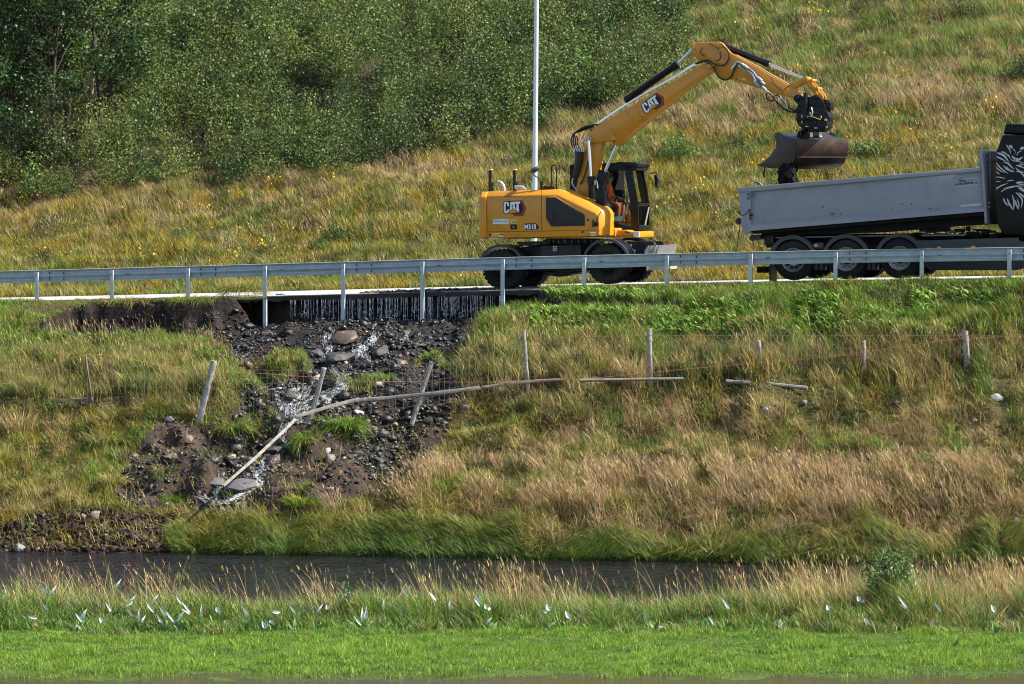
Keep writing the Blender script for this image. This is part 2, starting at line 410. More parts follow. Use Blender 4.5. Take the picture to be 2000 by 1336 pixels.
# ---------------------------------------------------------------- guard rail
m_galv = mat('galvanised_steel', (.44,.50,.55), rough=.45, metal=.25, noise=.12, nscale=6, dirt=(.30,.33,.36), dirt_amt=.4, dscale=5)
m_bolt = mat('dark_bolt', (.03,.03,.035), rough=.6)
SPC = 2.09
rail = empty('guard_rail', rw(-6*SPC, 0, float(zrail(-6*SPC))))
tag(rail, 'long galvanised steel guard rail running along the road, posts hanging over the washout', 'guard rail')
base_r = Vector(rail.location)
prof = [(.004,.155),(-.004,.148),(.03,.125),(.075,.098),(.082,.08),(.075,.06),(.012,.02),(.0,.0),(.012,-.02),(.075,-.06),(.082,-.08),(.075,-.098),(.03,-.125),(-.004,-.148),(.004,-.155)]
for k in range(-5, 11):
    s0 = (k*2-6+.2)*SPC; s1 = (k*2-4+.2)*SPC+.0; w = MB()
    vs = []; o = .0 if k % 2 else .004
    for s in (s0-.12, s1+.12):
        zc = float(zrail(s))+.75-.155
        vs += [rw(s, .02+a+o, zc+b)-base_r for a, b in prof]
        vs += [rw(s, .024+a+o, zc+b)-base_r for a, b in prof]
    n = len(prof)
    w.add(vs, [(i, i+1, 2*n+i+1, 2*n+i) for i in range(n-1)]+[(n+i, 3*n+i, 3*n+i+1, n+i+1) for i in range(n-1)])
    for dz in (.085, .055, -.055, -.085):
        for ds in (-.2, .0, .2)[::2]:
            p = rw(s0+.1+ds, .05, float(zrail(s0))+.595+dz)-base_r; q = rw(s0+.1+ds, .03, float(zrail(s0))+.595+dz)-base_r
            w.cyl(p, q, .016, seg=6, m=1)
    p = (s0+s1)/2; a = rw(p-.045, .0, float(zrail(p))+.595)-base_r
    w.add([rw(p+dx, .012, float(zrail(p))+.592+dz)-base_r for dx, dz in ((-.05,-.011),(.05,-.011),(.05,.011),(-.05,.011))], [(0,1,2,3)], 1)
    w.build('beam', [m_galv, m_bolt], rail, angle=50)
for n in range(-12, 17):
    s = n*SPC; zt = float(zrail(s))+.70; w = MB(); x0 = rw(s, 0, 0)
    def q(ds, v, z): return rw(s+ds, v, z)-base_r
    for (a0, a1, v0, v1) in ((-.044, .044, -.075, -.068), (-.044, -.037, -.068, -.012), (.037, .044, -.068, -.012), (-.044, -.02, -.012, -.005), (.02, .044, -.012, -.005)):
        w.hexa([q(x, v, z) for x in (a0, a1) for v in (v0, v1) for z in (zt-1.85, zt)])
    w.hexa([q(x, v, z) for x in (-.03, .03) for v in (-.004, .022) for z in (zt-.2, zt-.05)])
    w.cyl(q(0, -.09, zt-.1), q(0, -.07, zt-.1), .014, seg=6, m=1)
    w.build('post', [m_galv, m_bolt], rail)

# ---------------------------------------------------------------- street lamp behind the road
p = rs(1042.5, 480, 7.9); b = rw(p[0], 7.9, float(zrail(p[0]))-.1)
t = rs(1047.3, 0, 7.9); dirx = (t[0]-p[0])/(t[2]-p[2])
lamp = empty('street_lamp', b, -TH); tag(lamp, 'tall pale galvanised street lamp post standing behind the excavator', 'street lamp')
m_rail = MATS['galvanised_steel']
m_pole = mat('pole_steel', (.50,.58,.64), rough=.45, metal=.3, noise=.08, nscale=4)
w = MB(); w.tube([(dirx*z, 0, z) for z in np.linspace(-.4, 9.5, 12)], [.074-.0022*z for z in np.linspace(-.4, 9.5, 12)], 16); w.build('pole', m_pole, lamp)
w = MB(); w.tube(smooth_path([(dirx*9.4, 0, 9.4), (dirx*9.7, -.2, 9.9), (dirx*9.8, -1.4, 10.1)], 6), .035, 10); w.build('arm', m_pole, lamp)
w = MB(); w.hexa([(x+.1, y, z+10.1) for x in (-.12, .12) for y in (-2.0, -1.35) for z in (-.05, .06)]); w.build('lamp_head', m_pole, lamp, bevel=.02)

# ---------------------------------------------------------------- wheeled excavator
m_yel = mat('machine_yellow', (.62,.25,.012), rough=.36, coat=.2, noise=.06, nscale=1.5, dirt=(.20,.11,.04), dirt_amt=.55, dscale=3.)
m_blk = mat('black_paint', (.006,.006,.007), rough=.4, spec=.3, noise=.2, nscale=5)
m_blk2 = mat('dull_black_steel', (.013,.0125,.013), rough=.65, spec=.25, noise=.35, nscale=7, dirt=(.06,.05,.04), dirt_amt=.4)
m_rub = mat('tyre_rubber', (.016,.0155,.0155), rough=.85, spec=.25, noise=.25, nscale=9, dirt=(.06,.052,.045), dirt_amt=.4, dscale=4)
m_chr = mat('chromed_rod', (.72,.75,.80), rough=.18, metal=.9)
m_hose = mat('hose_rubber', (.010,.010,.011), rough=.5)
m_grey = mat('fitting_grey', (.42,.44,.46), rough=.35, metal=.6)
m_line = mat('panel_gap', (.10,.035,.006), rough=.8)
m_wht = mat('decal_white', (.80,.82,.86), rough=.4)
m_red = mat('decal_red', (.30,.016,.02), rough=.4)
m_lyel = mat('decal_yellow', (.75,.52,.12), rough=.5)
m_ink = mat('decal_ink', (.03,.04,.12), rough=.5)
m_gri = mat('dark_grille', (.012,.012,.016), rough=.5, bump=.6, bscale=60)
m_scr = mat('scraped_steel', (.20,.20,.21), rough=.5, metal=.4, dirt=(.05,.045,.04), dirt_amt=.7, dscale=6, noise=.4, nscale=18)
def glass_mat():
    m = bpy.data.materials.new('tinted_glass'); m.use_nodes = True; nt = m.node_tree; nt.nodes.clear(); MATS['tinted_glass'] = m
    o = nt.nodes.new('ShaderNodeOutputMaterial'); t = nt.nodes.new('ShaderNodeBsdfTransparent'); t.inputs[0].default_value = (.84,.94,.88,1)
    g = nt.nodes.new('ShaderNodeBsdfGlossy'); g.inputs['Roughness'].default_value = .03
    f = nt.nodes.new('ShaderNodeValue'); f.outputs[0].default_value = .07
    x = nt.nodes.new('ShaderNodeMixShader'); nt.links.new(f.outputs[0], x.inputs[0]); nt.links.new(t.outputs[0], x.inputs[1]); nt.links.new(g.outputs[0], x.inputs[2]); nt.links.new(x.outputs[0], o.inputs[0])
    return m
m_glass = glass_mat()

EV = .62                                                  # near side of the machine in the road frame
w0 = rs(979, 565.8, EV); w1 = rs(1184, 555.6, EV)
ES, EZ = (w0[0]+w1[0])/2, (w0[2]+w1[2])/2
ex = empty('wheeled_excavator', rw(ES, EV, EZ), -TH)
tag(ex, 'yellow wheeled excavator with raised boom and tilting bucket, standing on the road', 'excavator')
def E(px, py, v=EV):
    q = rs(px, py, v); return (q[0]-ES, v-EV, q[2]-EZ)
def E2(pts, v=EV): return [(E(a, b, v)[0], E(a, b, v)[2]) for a, b in pts]
HW = 2.5
def wheel(parent, cx, cz, y0, width, R, rim_r, name='wheel', dual=False, rim_m=None, lug=True, face=-1, steel=False):
    """y0: outer face (towards the camera if face=-1)"""
    d = -face                                             # direction into the vehicle
    root = None
    def Y(t): return y0+d*t
    w = MB(); n = 40
    prof = [(rim_r, .03), (rim_r+.02, .0), (R*.80, -.012), (R*.93, .012), (R-.015, .05), (R, .09), (R, width-.09), (R-.015, width-.05), (R*.93, width-.012), (R*.8, width), (rim_r, width-.03)]
    w.lathe([(r, Y(h)-y0) for r, h in prof], (cx, y0, cz), seg=40)
    w.lathe([(R*.985, Y(width*.48)-y0), (R*.92, Y(width*.5)-y0), (R*.985, Y(width*.52)-y0)], (cx, y0, cz), seg=40)
    if lug:
        for i in range(26):
            a = 2*math.pi*i/26
            for t0, t1, da in ((.015, width*.46, .0), (width*.54, width-.015, .11)):
                c = [(R-.03, t0), (R+.022, t0+.02), (R-.03, t1), (R+.022, t1)]
                vs = []
                for rr, tt, aa in ((R-.05, t0, a+da-.05), (R+.018, t0+.03, a+da-.045), (R-.05, t0, a+da+.05), (R+.018, t0+.03, a+da+.045),
                                   (R-.05, t1, a+da+.03), (R+.018, t1, a+da+.035), (R-.05, t1, a+da+.13), (R+.018, t1, a+da+.125)):
                    vs.append((cx+math.cos(aa)*rr, Y(tt), cz+math.sin(aa)*rr))
                w.hexa([vs[0], vs[1], vs[2], vs[3], vs[4], vs[5], vs[6], vs[7]])
            # side notches
            vs = [(cx+math.cos(aa)*rr, Y(tt), cz+math.sin(aa)*rr) for aa in (a-.045, a+.045) for tt in (-.004, .03) for rr in (R*.86, R*.965)]
            w.hexa(vs)
    ty = w.build(name, m_rub, parent, angle=40)
    w = MB(); rm = rim_m or m_blk2
    if steel:
        w.lathe([(rim_r+.012, .02*d), (rim_r-.005, -.012*d), (rim_r-.03, .01*d), (rim_r-.045, .06*d), (rim_r*.62, .10*d), (rim_r*.5, .085*d), (rim_r*.46, .085*d)], (cx, y0, cz), seg=32)
        w.lathe([(rim_r*.46, .085*d), (rim_r*.42, .02*d), (rim_r*.2, -.02*d), (0, -.02*d)], (cx, y0, cz), seg=24, m=1)
        for i in range(10):
            a = 2*math.pi*i/10
            p = (cx+math.cos(a)*rim_r*.76, y0+.075*d, cz+math.sin(a)*rim_r*.76); w.cyl(p, (p[0], p[1]+.02*d, p[2]), .022, seg=8, m=1)
            p = (cx+math.cos(a+.3)*rim_r*.56, y0+.06*d, cz+math.sin(a+.3)*rim_r*.56); w.cyl(p, (p[0], p[1]+.05*d, p[2]), .014, seg=6, m=2)
    else:
        dd = .17 if steel is None else .12
        w.lathe([(rim_r+.012, .02*d), (rim_r-.008, -.008*d), (rim_r-.03, .02*d), (rim_r-.05, dd*d), (rim_r*.55, (dd+.05)*d), (rim_r*.5, dd*.6*d), (0, dd*.5*d)], (cx, y0, cz), seg=32)
        for i in range(10):
            a = 2*math.pi*i/10; p = (cx+math.cos(a)*rim_r*.62, y0+dd*.7*d, cz+math.sin(a)*rim_r*.62); w.cyl(p, (p[0], p[1]+.08*d, p[2]), .02, seg=8, m=1)
    w.build('rim', [rm, m_blk2, m_grey], ty, angle=40)
    return ty
RW = .505
cr = E(979, 565.8); cf = E(1184, 555.6)
for cx, zz in ((cr[0], cr[2]+RW), (cf[0], cf[2]+RW)):
    wheel(ex, cx, zz, 0., .30, RW-.02, .29); wheel(ex, cx, zz, .33, .28, RW-.02, .29)
    wheel(ex, cx, zz, HW, .30, RW-.02, .29, face=1); wheel(ex, cx, zz, HW-.33, .28, RW-.02, .29, face=1)
    w = MB(); w.cyl((cx, .2, zz), (cx, HW-.2, zz), .13, seg=16); w.hexa([(cx+a, b, zz+c) for a in (-.2, .2) for b in (1.0, 1.5) for c in (-.22, .25)])
    w.build('axle', m_blk2, ex, bevel=.02)
# mudguards
def guard(parent, cx, cz, R, a0, a1, y0, y1, th=.03, m=None, name='mudguard', lip=.05):
    w = MB(); n = 22; A = [math.radians(a0+(a1-a0)*i/n) for i in range(n+1)]
    for yy0, yy1, r0, r1 in ((y0, y1, R, R+th), (y0-.012, y0+.01, R-lip*.5, R+th+.006)):
        vs = []
        for a in A:
            for r in (r0, r1):
                for y in (yy0, yy1): vs.append((cx+math.cos(a)*r, y, cz+math.sin(a)*r))
        fs = []
        for i in range(n):
            b = i*4; c = b+4
            fs += [(b, b+1, c+1, c), (b+2, c+2, c+3, b+3), (b, c, c+2, b+2), (b+1, b+3, c+3, c+1)]
        fs += [(0, 2, 3, 1), (4*n, 4*n+1, 4*n+3, 4*n+2)]; w.add(vs, fs)
    return w.build(name, m or m_blk, parent, angle=50)
m_grd = mat('mudguard_plastic', (.022,.024,.030), rough=.42, noise=.15, nscale=5)
for cx, zz in ((cr[0], cr[2]+RW), (cf[0], cf[2]+RW)):
    guard(ex, cx, zz, RW+.07, 22, 158, -.02, .62, m=m_grd)
    guard(ex, cx, zz, RW+.07, 22, 158, HW-.62, HW+.02, m=m_grd)
# chassis
w = MB(); z0 = cf[2]
q = E2([(1051,477),(1135,475),(1150,482),(1165,500),(1165,520),(1140,531),(1090,531),(1040,531),(1000,524),(992,505),(1010,484),(1040,480)], EV+.72)
w.prism(q, .72, HW-.72)
q = E2([(1056,480),(1132,478),(1136,500),(1132,528),(1096,533),(1056,526)], EV+.12); w.prism(q, .14, .72)
q = E2([(1062,530),(1118,529),(1118,536),(1100,537),(1090,541),(1062,536)], EV+.3); w.prism(q, .3, HW-.3)
w.build('chassis', m_blk, ex, bevel=.02)
w = MB(); c = E(1122, 473, EV+1.25); w.cyl((c[0], 1.25, c[2]-.05), (c[0], 1.25, c[2]+.09), .72, seg=40); w.cyl((c[0], 1.25, c[2]+.02), (c[0], 1.25, c[2]+.05), .78, seg=40)
for i in range(28):
    a = 2*math.pi*i/28; w.cyl((c[0]+.75*math.cos(a), 1.25+.75*math.sin(a), c[2]+.0), (c[0]+.75*math.cos(a), 1.25+.75*math.sin(a), c[2]+.065), .014, seg=6, m=1)
w.build('slew_ring', [m_blk2, m_grey], ex, angle=40)
w = MB(); q = E2([(1010,472.5),(1075,474.5),(1075,477.5),(1014,475.5)], EV+.4); w.prism(q, .3, HW-.3); w.tube([E(1012,473,EV+.3), E(1018,480,EV+.3), E(1030,492,EV+.3)], .015); w.build('deck_plate', m_blk, ex)
w = MB(); q = E2([(1080,481),(1087.5,481),(1087.5,490.5),(1080,490.5)], EV+.13); w.prism(q, .126, .14, 0)
q = E2([(1081,482.5),(1086.5,482.5),(1086.5,489.5),(1081,489.5)], EV+.12); w.prism(q, .122, .128, 1); q = E2([(1082,485),(1085.5,485),(1085.5,487),(1082,487)], EV+.12); w.prism(q, .119, .124, 0); w.build('label_plate', [m_grey, m_blk], ex)
# dozer blade at the front
bx = E(1262, 497, EV)[0]; bz = E(1262, 480, EV)[2]
w = MB(); zb = z0+.33
pr = [(bx+.02, bz), (bx+.05, bz+.005), (bx+.0, bz-.15), (bx-.01, bz-.35), (bx+.03, bz-.52), (bx+.0, bz-.52), (bx-.05, bz-.35), (bx-.05, bz-.12)]
w.prism(pr, .02, HW-.02); w.build('dozer_blade', m_scr, ex)
w = MB(); w.box(bx+.0, bx+.035, .0, HW, bz-.60, bz-.50); w.build('blade_edge', mat('worn_cutting_edge', (.42,.36,.30), rough=.5, metal=.3), ex)
w = MB()
for yy in (.75, 1.55):
    q = E2([(1221,478),(1228,471),(1279,472),(1283,480),(1281,500),(1262,505),(1225,505)], EV+.9); w.prism(q, yy, yy+.18)
q = [(a[0], a[2]) for a in (E(1216,487,EV+.9), E(1240,484,EV+.9), E(1240,512,EV+.9), E(1216,512,EV+.9))]; w.prism(q, .6, 1.9)
for a, b in ((1231.5,479.6),(1221,479.5),(1239,490)):
    c = E(a, b, EV+.7); w.cyl((c[0], .66, c[2]), (c[0], .76, c[2]), .032, seg=10, m=1)
c = E(1212,477,EV+.6)
for k in range(3): w.tube(smooth_path([E(1206+3*k,482,EV+.6), E(1210+3*k,474,EV+.6), E(1217+2*k,473,EV+.6), E(1222,480,EV+.6)], 4), .014, 6)
w.build('blade_linkage', [m_blk2, m_grey], ex, bevel=.012)

# upper structure
UF = .03
w = MB()
q = E2([(949.8,374),(1058,370.8),(1089,369.8),(1096,371),(1149,396),(1168,405.5),(1174,412),(1176.8,420),(1176.8,460.8),(1173,463.4),(949.8,467.6)], EV)
def loft(w, outer, inner, y0, y1, y2):
    n = len(outer); vs = [(p[0], y0, p[1]) for p in outer]+[(p[0], y1, p[1]) for p in inner]+[(p[0], y2, p[1]) for p in inner]
    w.add(vs, [tuple(range(n)), tuple(range(3*n-1, 2*n-1, -1))]+[(i, (i+1) % n, n+(i+1) % n, n+i) for i in range(n)]+[(n+i, n+(i+1) % n, 2*n+(i+1) % n, 2*n+i) for i in range(n)])
qo = E2([(949.8,384.5),(1058,382),(1087,381),(1092,383),(1140,406.5),(1159,415),(1166,420),(1168.5,426),(1169,459),(1166,461),(949.8,465)], EV)
loft(w, qo, q, UF, UF+.13, .95)
hood = w.build('engine_hood', m_yel, ex, bevel=.022, seg=2, angle=30)
w = MB(); q = E2([(950,376),(1056,373),(1058,464),(950,466.5)], EV); w.prism(q, .95, HW-.03); w.build('engine_cover', m_yel, ex, bevel=.05, seg=3)
w = MB(); q = E2([(932.2,383),(937.3,374.8),(949.4,374.2),(949.4,467.8),(936,468),(932.2,457)], EV); qo = E2([(935.5,388),(938.5,385),(949.4,384.8),(949.4,465),(938,465.5),(935.5,457)], EV); loft(w, qo, q, .0, .13, HW); w.build('counterweight', m_yel, ex, bevel=.022, seg=2)
# chamfered roof edge along the hood and the seams between its panels
def seam(pts, r=.006, v=None, parent=None, y=UF-.002, name='panel_seam'):
    w = MB(); P = [E(a, b, EV+UF) for a, b in pts]; w.tube([(p[0], y, p[2]) for p in P], r, 4); w.build(name, m_line, parent or hood)
seam([(1057.6,371),(1058.3,452.5)]); seam([(949.6,452.8),(1058,451.5),(1176,449)]); seam([(950,384.5),(1058,382.0)], .004)
w = MB()
q = E2([(1067,386.6),(1084.5,386),(1088,388),(1141,419),(1142,423),(1142,441),(1077,442.4),(1067,426)], EV+UF); w.prism(q, UF-.012, UF+.01)
grille = w.build('hood_grille', m_gri, hood, bevel=.004)
w = MB(); P = [E(a, b, EV+UF) for a, b in ((1073,443.6),(1066,427),(1065.4,385.5),(1085,384.6),(1143.6,419.5),(1143.4,442.3),(1073,443.6))]; w.tube([(p[0], UF-.004, p[2]) for p in P], .012, 6); w.build('grille_rim', m_yel, hood)
w = MB(); P = [E(a, b, EV+UF) for a, b in ((1077,410),(1119,408),(1119,436),(1079,437.5),(1077,410))]; w.tube([(p[0], UF-.016, p[2]) for p in P], .008, 4)
for k in range(7):
    a = E(1080+k*5.4, 412, EV); b = E(1080+k*5.4, 435, EV); w.cyl((a[0], UF-.013, a[2]), (b[0], UF-.013, b[2]), .003, seg=4)
for k in range(4):
    a = E(1124+k*4, 424-k*2, EV); w.cyl((a[0], UF-.02, a[2]), (a[0], UF-.012, a[2]), .014, seg=6)
w.build('grille_frame', mat('grille_bar', (.035,.033,.038), rough=.5), hood)
w = MB(); q = E2([(1152,453),(1164,453),(1164,460),(1154,460.5)], EV+UF); w.prism(q, UF-.008, UF+.01, 0)
for k in range(3):
    q = E2([(1153.5+3.6*k,455),(1156+3.6*k,455),(1156+3.6*k,459.5),(1154+3.6*k,459.5)], EV+UF); w.prism(q, UF-.012, UF, 1)
w.build('front_marker', [m_wht, m_yel], hood)
for a, b, r in ((1070,386,.022),(1148,430,.03),(956,459,.03),(1137,453,.03)):
    w = MB(); c = E(a, b, EV); w.cyl((c[0], UF-.006, c[2]), (c[0], UF+.02, c[2]), r, seg=14); w.build('hood_latch', m_line, hood)
w = MB(); w.tube(smooth_path([E(1174,413,EV), E(1168,424,EV), E(1164,436,EV)], 5), .012, 6); c = E(1165,438,EV); w.box(c[0]-.05, c[0]+.05, -.03, .02, c[2]-.05, c[2]+.05); c = E(1158,437,EV); w.box(c[0]-.015, c[0]+.015, -.0, .04, c[2]-.08, c[2]+.1); w.build('grab_handle', m_blk, hood)
# emblem and lettering
def emb(A, B, y, parent, sc=11.136, ox=940, oy=360, tr=None, vv=EV):
    """flat emblem traced in the enlarged photograph; each layer a little prouder"""
    w = MB(); tr = tr or (lambda a, b: (a, b))
    for k, (pts, m) in enumerate(A):
        P = [tr(ox+a/sc, oy+b/sc) for a, b in pts]; q = E2(P, vv); w.prism(q, y-.0025*(k+1), y+.004, m)
    return w.build(B, [m_blk, m_red, m_wht, m_yel], parent)
CATL = [([(462,420),(470,395),(500,370),(540,362),(885,350),(972,520),(905,690),(718,692),(672,637),(505,635),(475,620),(462,590)], 0),
        ([(852,360),(883,357),(964,520),(900,683),(724,685),(700,642),(790,648),(862,640),(910,525),(880,440),(850,385)], 1),
        ([(595,478),(595,410),(574,382),(510,381),(482,412),(482,592),(508,622),(564,622),(592,594),(592,548),(560,548),(556,574),(540,586),(522,572),(522,430),(540,412),(556,424),(560,478)], 2),
        ([(630,382),(706,378),(745,578),(676,514),(606,584)], 2), ([(652,492),(666,430),(684,492),(668,505)], 0),
        ([(708,378),(837,374),(837,420),(803,423),(818,614),(792,602),(756,566),(762,426),(716,428)], 2), ([(573,624),(675,528),(780,622)], 3)]
emb(CATL, 'emblem', UF, hood)
def tr_boom(x, y):
    dx = (x-983.1)/31.9; dy = (y-394.1)/21.7
    return 1252.3+dx*27.6+dy*8.9, 204.6-dx*18.7+dy*17.3
w = MB(); q = E2([(1023,437.5),(1026,436.5),(1046,436),(1048,437),(1053,442.8),(1050,448),(1024,449)], EV+UF); w.prism(q, UF-.004, UF+.004, 0)
a = E(1024.7,448.2,EV+UF); b = E(1047.5,447.4,EV+UF); c = E(1024.7,438.4,EV+UF)
put_text(w, 'M318', (a[0], a[2]), (b[0], b[2]), c[2]-a[2], UF-.007, 1, .03); w.build('model_badge', [m_blk, m_wht], hood)
w = MB(); q = E2([(963.8,428.8),(993.8,427.8),(993.3,437.2),(963.3,437.8)], EV+UF); w.prism(q, UF-.003, UF+.004, 0)
a = E(965,434,EV+UF); b = E(992,433,EV+UF); put_text(w, 'KRANSTAD UTLEIE', (a[0], a[2]), (b[0], b[2]), .045, UF-.005, 1, .01)
a = E(967,436.8,EV+UF); b = E(990,436,EV+UF); put_text(w, 'TLF 72 40 07 00', (a[0], a[2]), (b[0], b[2]), .028, UF-.005, 1, .0); w.build('owner_label', [m_wht, m_ink], hood)
w = MB(); q = E2([(996.8,429),(1008.7,428.6),(1008.8,436.5),(997,437)], EV+UF); w.prism(q, UF-.003, UF+.004, 0)
q = E2([(999,435.5),(1001,431),(1003,435.4)], EV+UF); w.prism(q, UF-.005, UF+.004, 1); q = E2([(1004,435),(1007.5,434.8),(1007.5,431.5),(1004,431.7)], EV+UF); w.prism(q, UF-.005, UF+.004, 1); w.build('warning_label', [m_lyel, mat('label_olive', (.25,.20,.03)), m_line], hood); w = MB()
q = E2([(961.5,455.8),(984,455.2),(984,462.5),(962,463.5)], EV+UF); w.prism(q, UF-.003, UF+.004, 0)
for k in range(2): q = E2([(963.5+5.5*k,462.3),(966+5.5*k,457),(968.5+5.5*k,462.2)], EV+UF); w.prism(q, UF-.005, UF+.004, 1)
q = E2([(976,456.8),(984,456.6),(984,458.8),(976,459)], EV+UF); w.prism(q, UF-.005, UF+.004, 2)
w.build('warning_label', [m_lyel, mat('label_olive', (.25,.20,.03)), m_line], hood)
w = MB(); q = E2([(996.8,438.5),(1009.3,438.2),(1009.5,448),(997,448.3)], EV+UF); w.prism(q, UF-.004, UF+.004, 0); c = E(1002.8,443.4,EV+UF); w.cyl((c[0], UF-.012, c[2]), (c[0], UF, c[2]), .018, seg=10, m=1); w.build('filler_door', [m_blk, m_grey], hood)
# things on the roof of the hood
for a in (957.4, 1004.6):
    w = MB(); p = E(a, 379, EV+.7); t = E(a, 333.5, EV+.7); w.cyl(p, t, .04, seg=10); w.cyl(t, (t[0], t[1], t[2]+.04), .015, seg=8); w.cyl((p[0]+.07, p[1], p[2]), (p[0]+.07, p[1], p[2]+.30), .02, seg=6)
    mast = w.build('antenna_mast', m_blk, ex); w = MB(); w.cyl((t[0], t[1], t[2]+.02), (t[0], t[1], t[2]+.045), .075, seg=16); w.build('antenna_disc', m_lyel, mast)
w = MB(); w.tube(smooth_path([E(984,377,EV+.9), E(983.5,366,EV+.9), E(979,358,EV+.9), E(972,355.5,EV+.9)], 5), .05, 12); w.build('exhaust_pipe', mat('exhaust_metal', (.38,.40,.42), rough=.5, metal=.5), ex)
w = MB(); w.tube([E(1006,366,EV+.5), E(1019,366,EV+.5), E(1027,370,EV+.5)], [.05,.05,.03], 10); w.cyl(E(1010,372,EV+.5), E(1010,366,EV+.5), .03, seg=8); w.cyl(E(1020,372,EV+.5), E(1020,366,EV+.5), .03, seg=8); w.build('air_intake', m_grey, ex)
w = MB(); w.tube(smooth_path([E(1057.5,372,EV+.2), E(1057.5,356,EV+.2), E(1054,350,EV+.2), E(1042,341,EV+.2), E(1041,336,EV+.2)], 4), .014, 6); c = E(1057.5,362,EV+.2); w.cyl((c[0], c[1], c[2]-.13), (c[0], c[1], c[2]+.1), .035, seg=8)
st = w.build('mirror_stalk', m_blk, ex)
w = MB(); c = Vector(E(1045, 331.5, EV+.2)); t = E(1037,336,EV+.2); d = (Vector(E(1054,325,EV+.2))-Vector(t)); L = d.length; d.normalize(); up = Vector((-d.z, 0, d.x))
for j, (f, r) in enumerate(((-1, .25), (-.8, .7), (-.3, 1), (.3, 1), (.8, .7), (1, .25))): pass
vs = []; fs = []; n = 14; ks = [(-1, .2), (-.75, .75), (-.2, 1), (.3, .95), (.8, .6), (1, .2)]
for f, r in ks:
    for i in range(n):
        a = 2*math.pi*i/n; p = c+d*(f*L*.5)+up*(math.sin(a)*.065*r)+Vector((0, math.cos(a)*.12*r, 0)); vs.append(p)
for j in range(len(ks)-1):
    for i in range(n): fs.append((j*n+i, j*n+(i+1) % n, (j+1)*n+(i+1) % n, (j+1)*n+i))
fs += [tuple(range(n-1, -1, -1)), tuple(range((len(ks)-1)*n, len(ks)*n))]
w.add(vs, fs); w.build('mirror_head', mat('mirror_shell', (.05,.055,.065), rough=.3), st)
w = MB(); w.tube([E(1077.5,372,EV+.35), E(1077.5,324,EV+.35), E(1079,322.8,EV+.35), E(1085,322.8,EV+.35), E(1086.8,324,EV+.35), E(1086.8,372,EV+.35)], .017, 6); w.build('grab_rail', m_blk, ex)
w = MB()
for a, b, r in ((1062,368,.05),(1067,366,.05),(1072,368,.045),(1079,367,.04)): c = E(a, b, EV+.4); w.cyl((c[0], c[1]-.08, c[2]), (c[0], c[1]+.08, c[2]), r, seg=8)
w.tube([E(1058,370,EV+.4), E(1075,364,EV+.4), E(1084,371,EV+.4)], .012, 5); w.build('roof_fitting', m_line, ex)

# ---- cab (far side of the machine)
CV = EV+1.50; cy0, cy1 = 1.50, HW-.02
def C(pts, v=CV): return E2(pts, v)
cab = MB()
cab.prism(C([(1113,322),(1128,319),(1228,317.8),(1241,319),(1243,326),(1113,329)]), cy0, cy1)                  # roof
cab.prism(C([(1113,405),(1165,410),(1200,436),(1243,446),(1243,450),(1115,450)]), cy0, cy1)                    # floor and skirt
for y in (cy0, cy1-.05):
    cab.prism(C([(1218,324),(1233,324),(1242,370),(1247,402),(1246,449),(1232,449),(1232,400),(1225,365)]), y, y+.05)   # A pillar
    cab.prism(C([(1113,322),(1133,322),(1131,408),(1113,408)]), y, y+.05)
    cab.prism(C([(1113,327),(1231,324),(1232,333),(1113,335)]), y, y+.05)
cab.prism(C([(1113,322),(1117,322),(1117,450),(1113,450)]), cy0, cy1)                                          # back wall
cab.prism(C([(1166,329),(1196.5,329),(1198,400),(1167,400)]), cy1-.05, cy1)                                    # door pillar, far side
cab.prism(C([(1183,396),(1237,394),(1240,440),(1183,445)]), cy1-.05, cy1)
cab.prism(C([(1229,328),(1243,326),(1244,333),(1231,334)]), cy0, cy1); cab.prism(C([(1243,440),(1249,440),(1249,450),(1243,450)]), cy0, cy1)
cabo = cab.build('cab', m_blk, ex, bevel=.012)
def front(px_, py_): return px_, py_
w = MB()
def fq(pts): return [E(a, b, CV) for a, b in pts]
Pf = [(1229.5,331),(1238,368),(1242,402),(1242,443)]
for i in range(3):
    a = E(*Pf[i], CV); b = E(*Pf[i+1], CV); w.add([(a[0]+.02, cy0+.06, a[2]), (a[0]+.02, cy1-.06, a[2]), (b[0]+.02, cy1-.06, b[2]), (b[0]+.02, cy0+.06, b[2])], [(0,1,2,3)])
w.build('windscreen', m_glass, cabo)
w = MB(); P = C([(1133,334),(1222,332.5),(1229,366),(1235,400),(1236,440),(1190,440),(1133,405)]); n = len(P); w.add([(p[0], cy0+.02, p[1]) for p in P], [tuple(range(n))]); w.build('side_window', m_glass, cabo)
w = MB(); a = E(1245,397,CV); b = E(1245,403,CV); w.box(a[0]-.02, a[0]+.03, cy0+.03, cy1-.03, b[2], a[2])
for k in range(8):
    t = k/7*.8; 
w.build('windscreen_bar', m_blk, cabo)
w = MB(); w.prism(C([(1200,316),(1240,317),(1247,320),(1246,327),(1226,324)]), cy0-.06, cy1+.02); w.build('roof_visor', m_blk, cabo, bevel=.015)
for i, y in enumerate((cy0-.0, cy0+.72)):
    w = MB(); a = E(1240.5, 322.5, CV); w.box(a[0]-.02, a[0]+.09, y, y+.13, a[2]-.04, a[2]+.06); wl_ = w.build('work_lamp', m_blk, cabo, bevel=.01)
    w = MB(); w.box(a[0]+.0, a[0]+.07, y-.006, y+.002, a[2]-.045, a[2]+.05); w.build('lamp_glass', m_wht, cabo)
w = MB(); fr = E(1243, 340, CV); w.tube([(fr[0]+.05, cy1-.02, fr[2]+.02), (fr[0]+.22, cy1+.02, fr[2]+.04), (fr[0]+.24, cy1+.02, fr[2]-.05)], .016, 6); am = w.build('mirror_arm', m_blk, cabo)
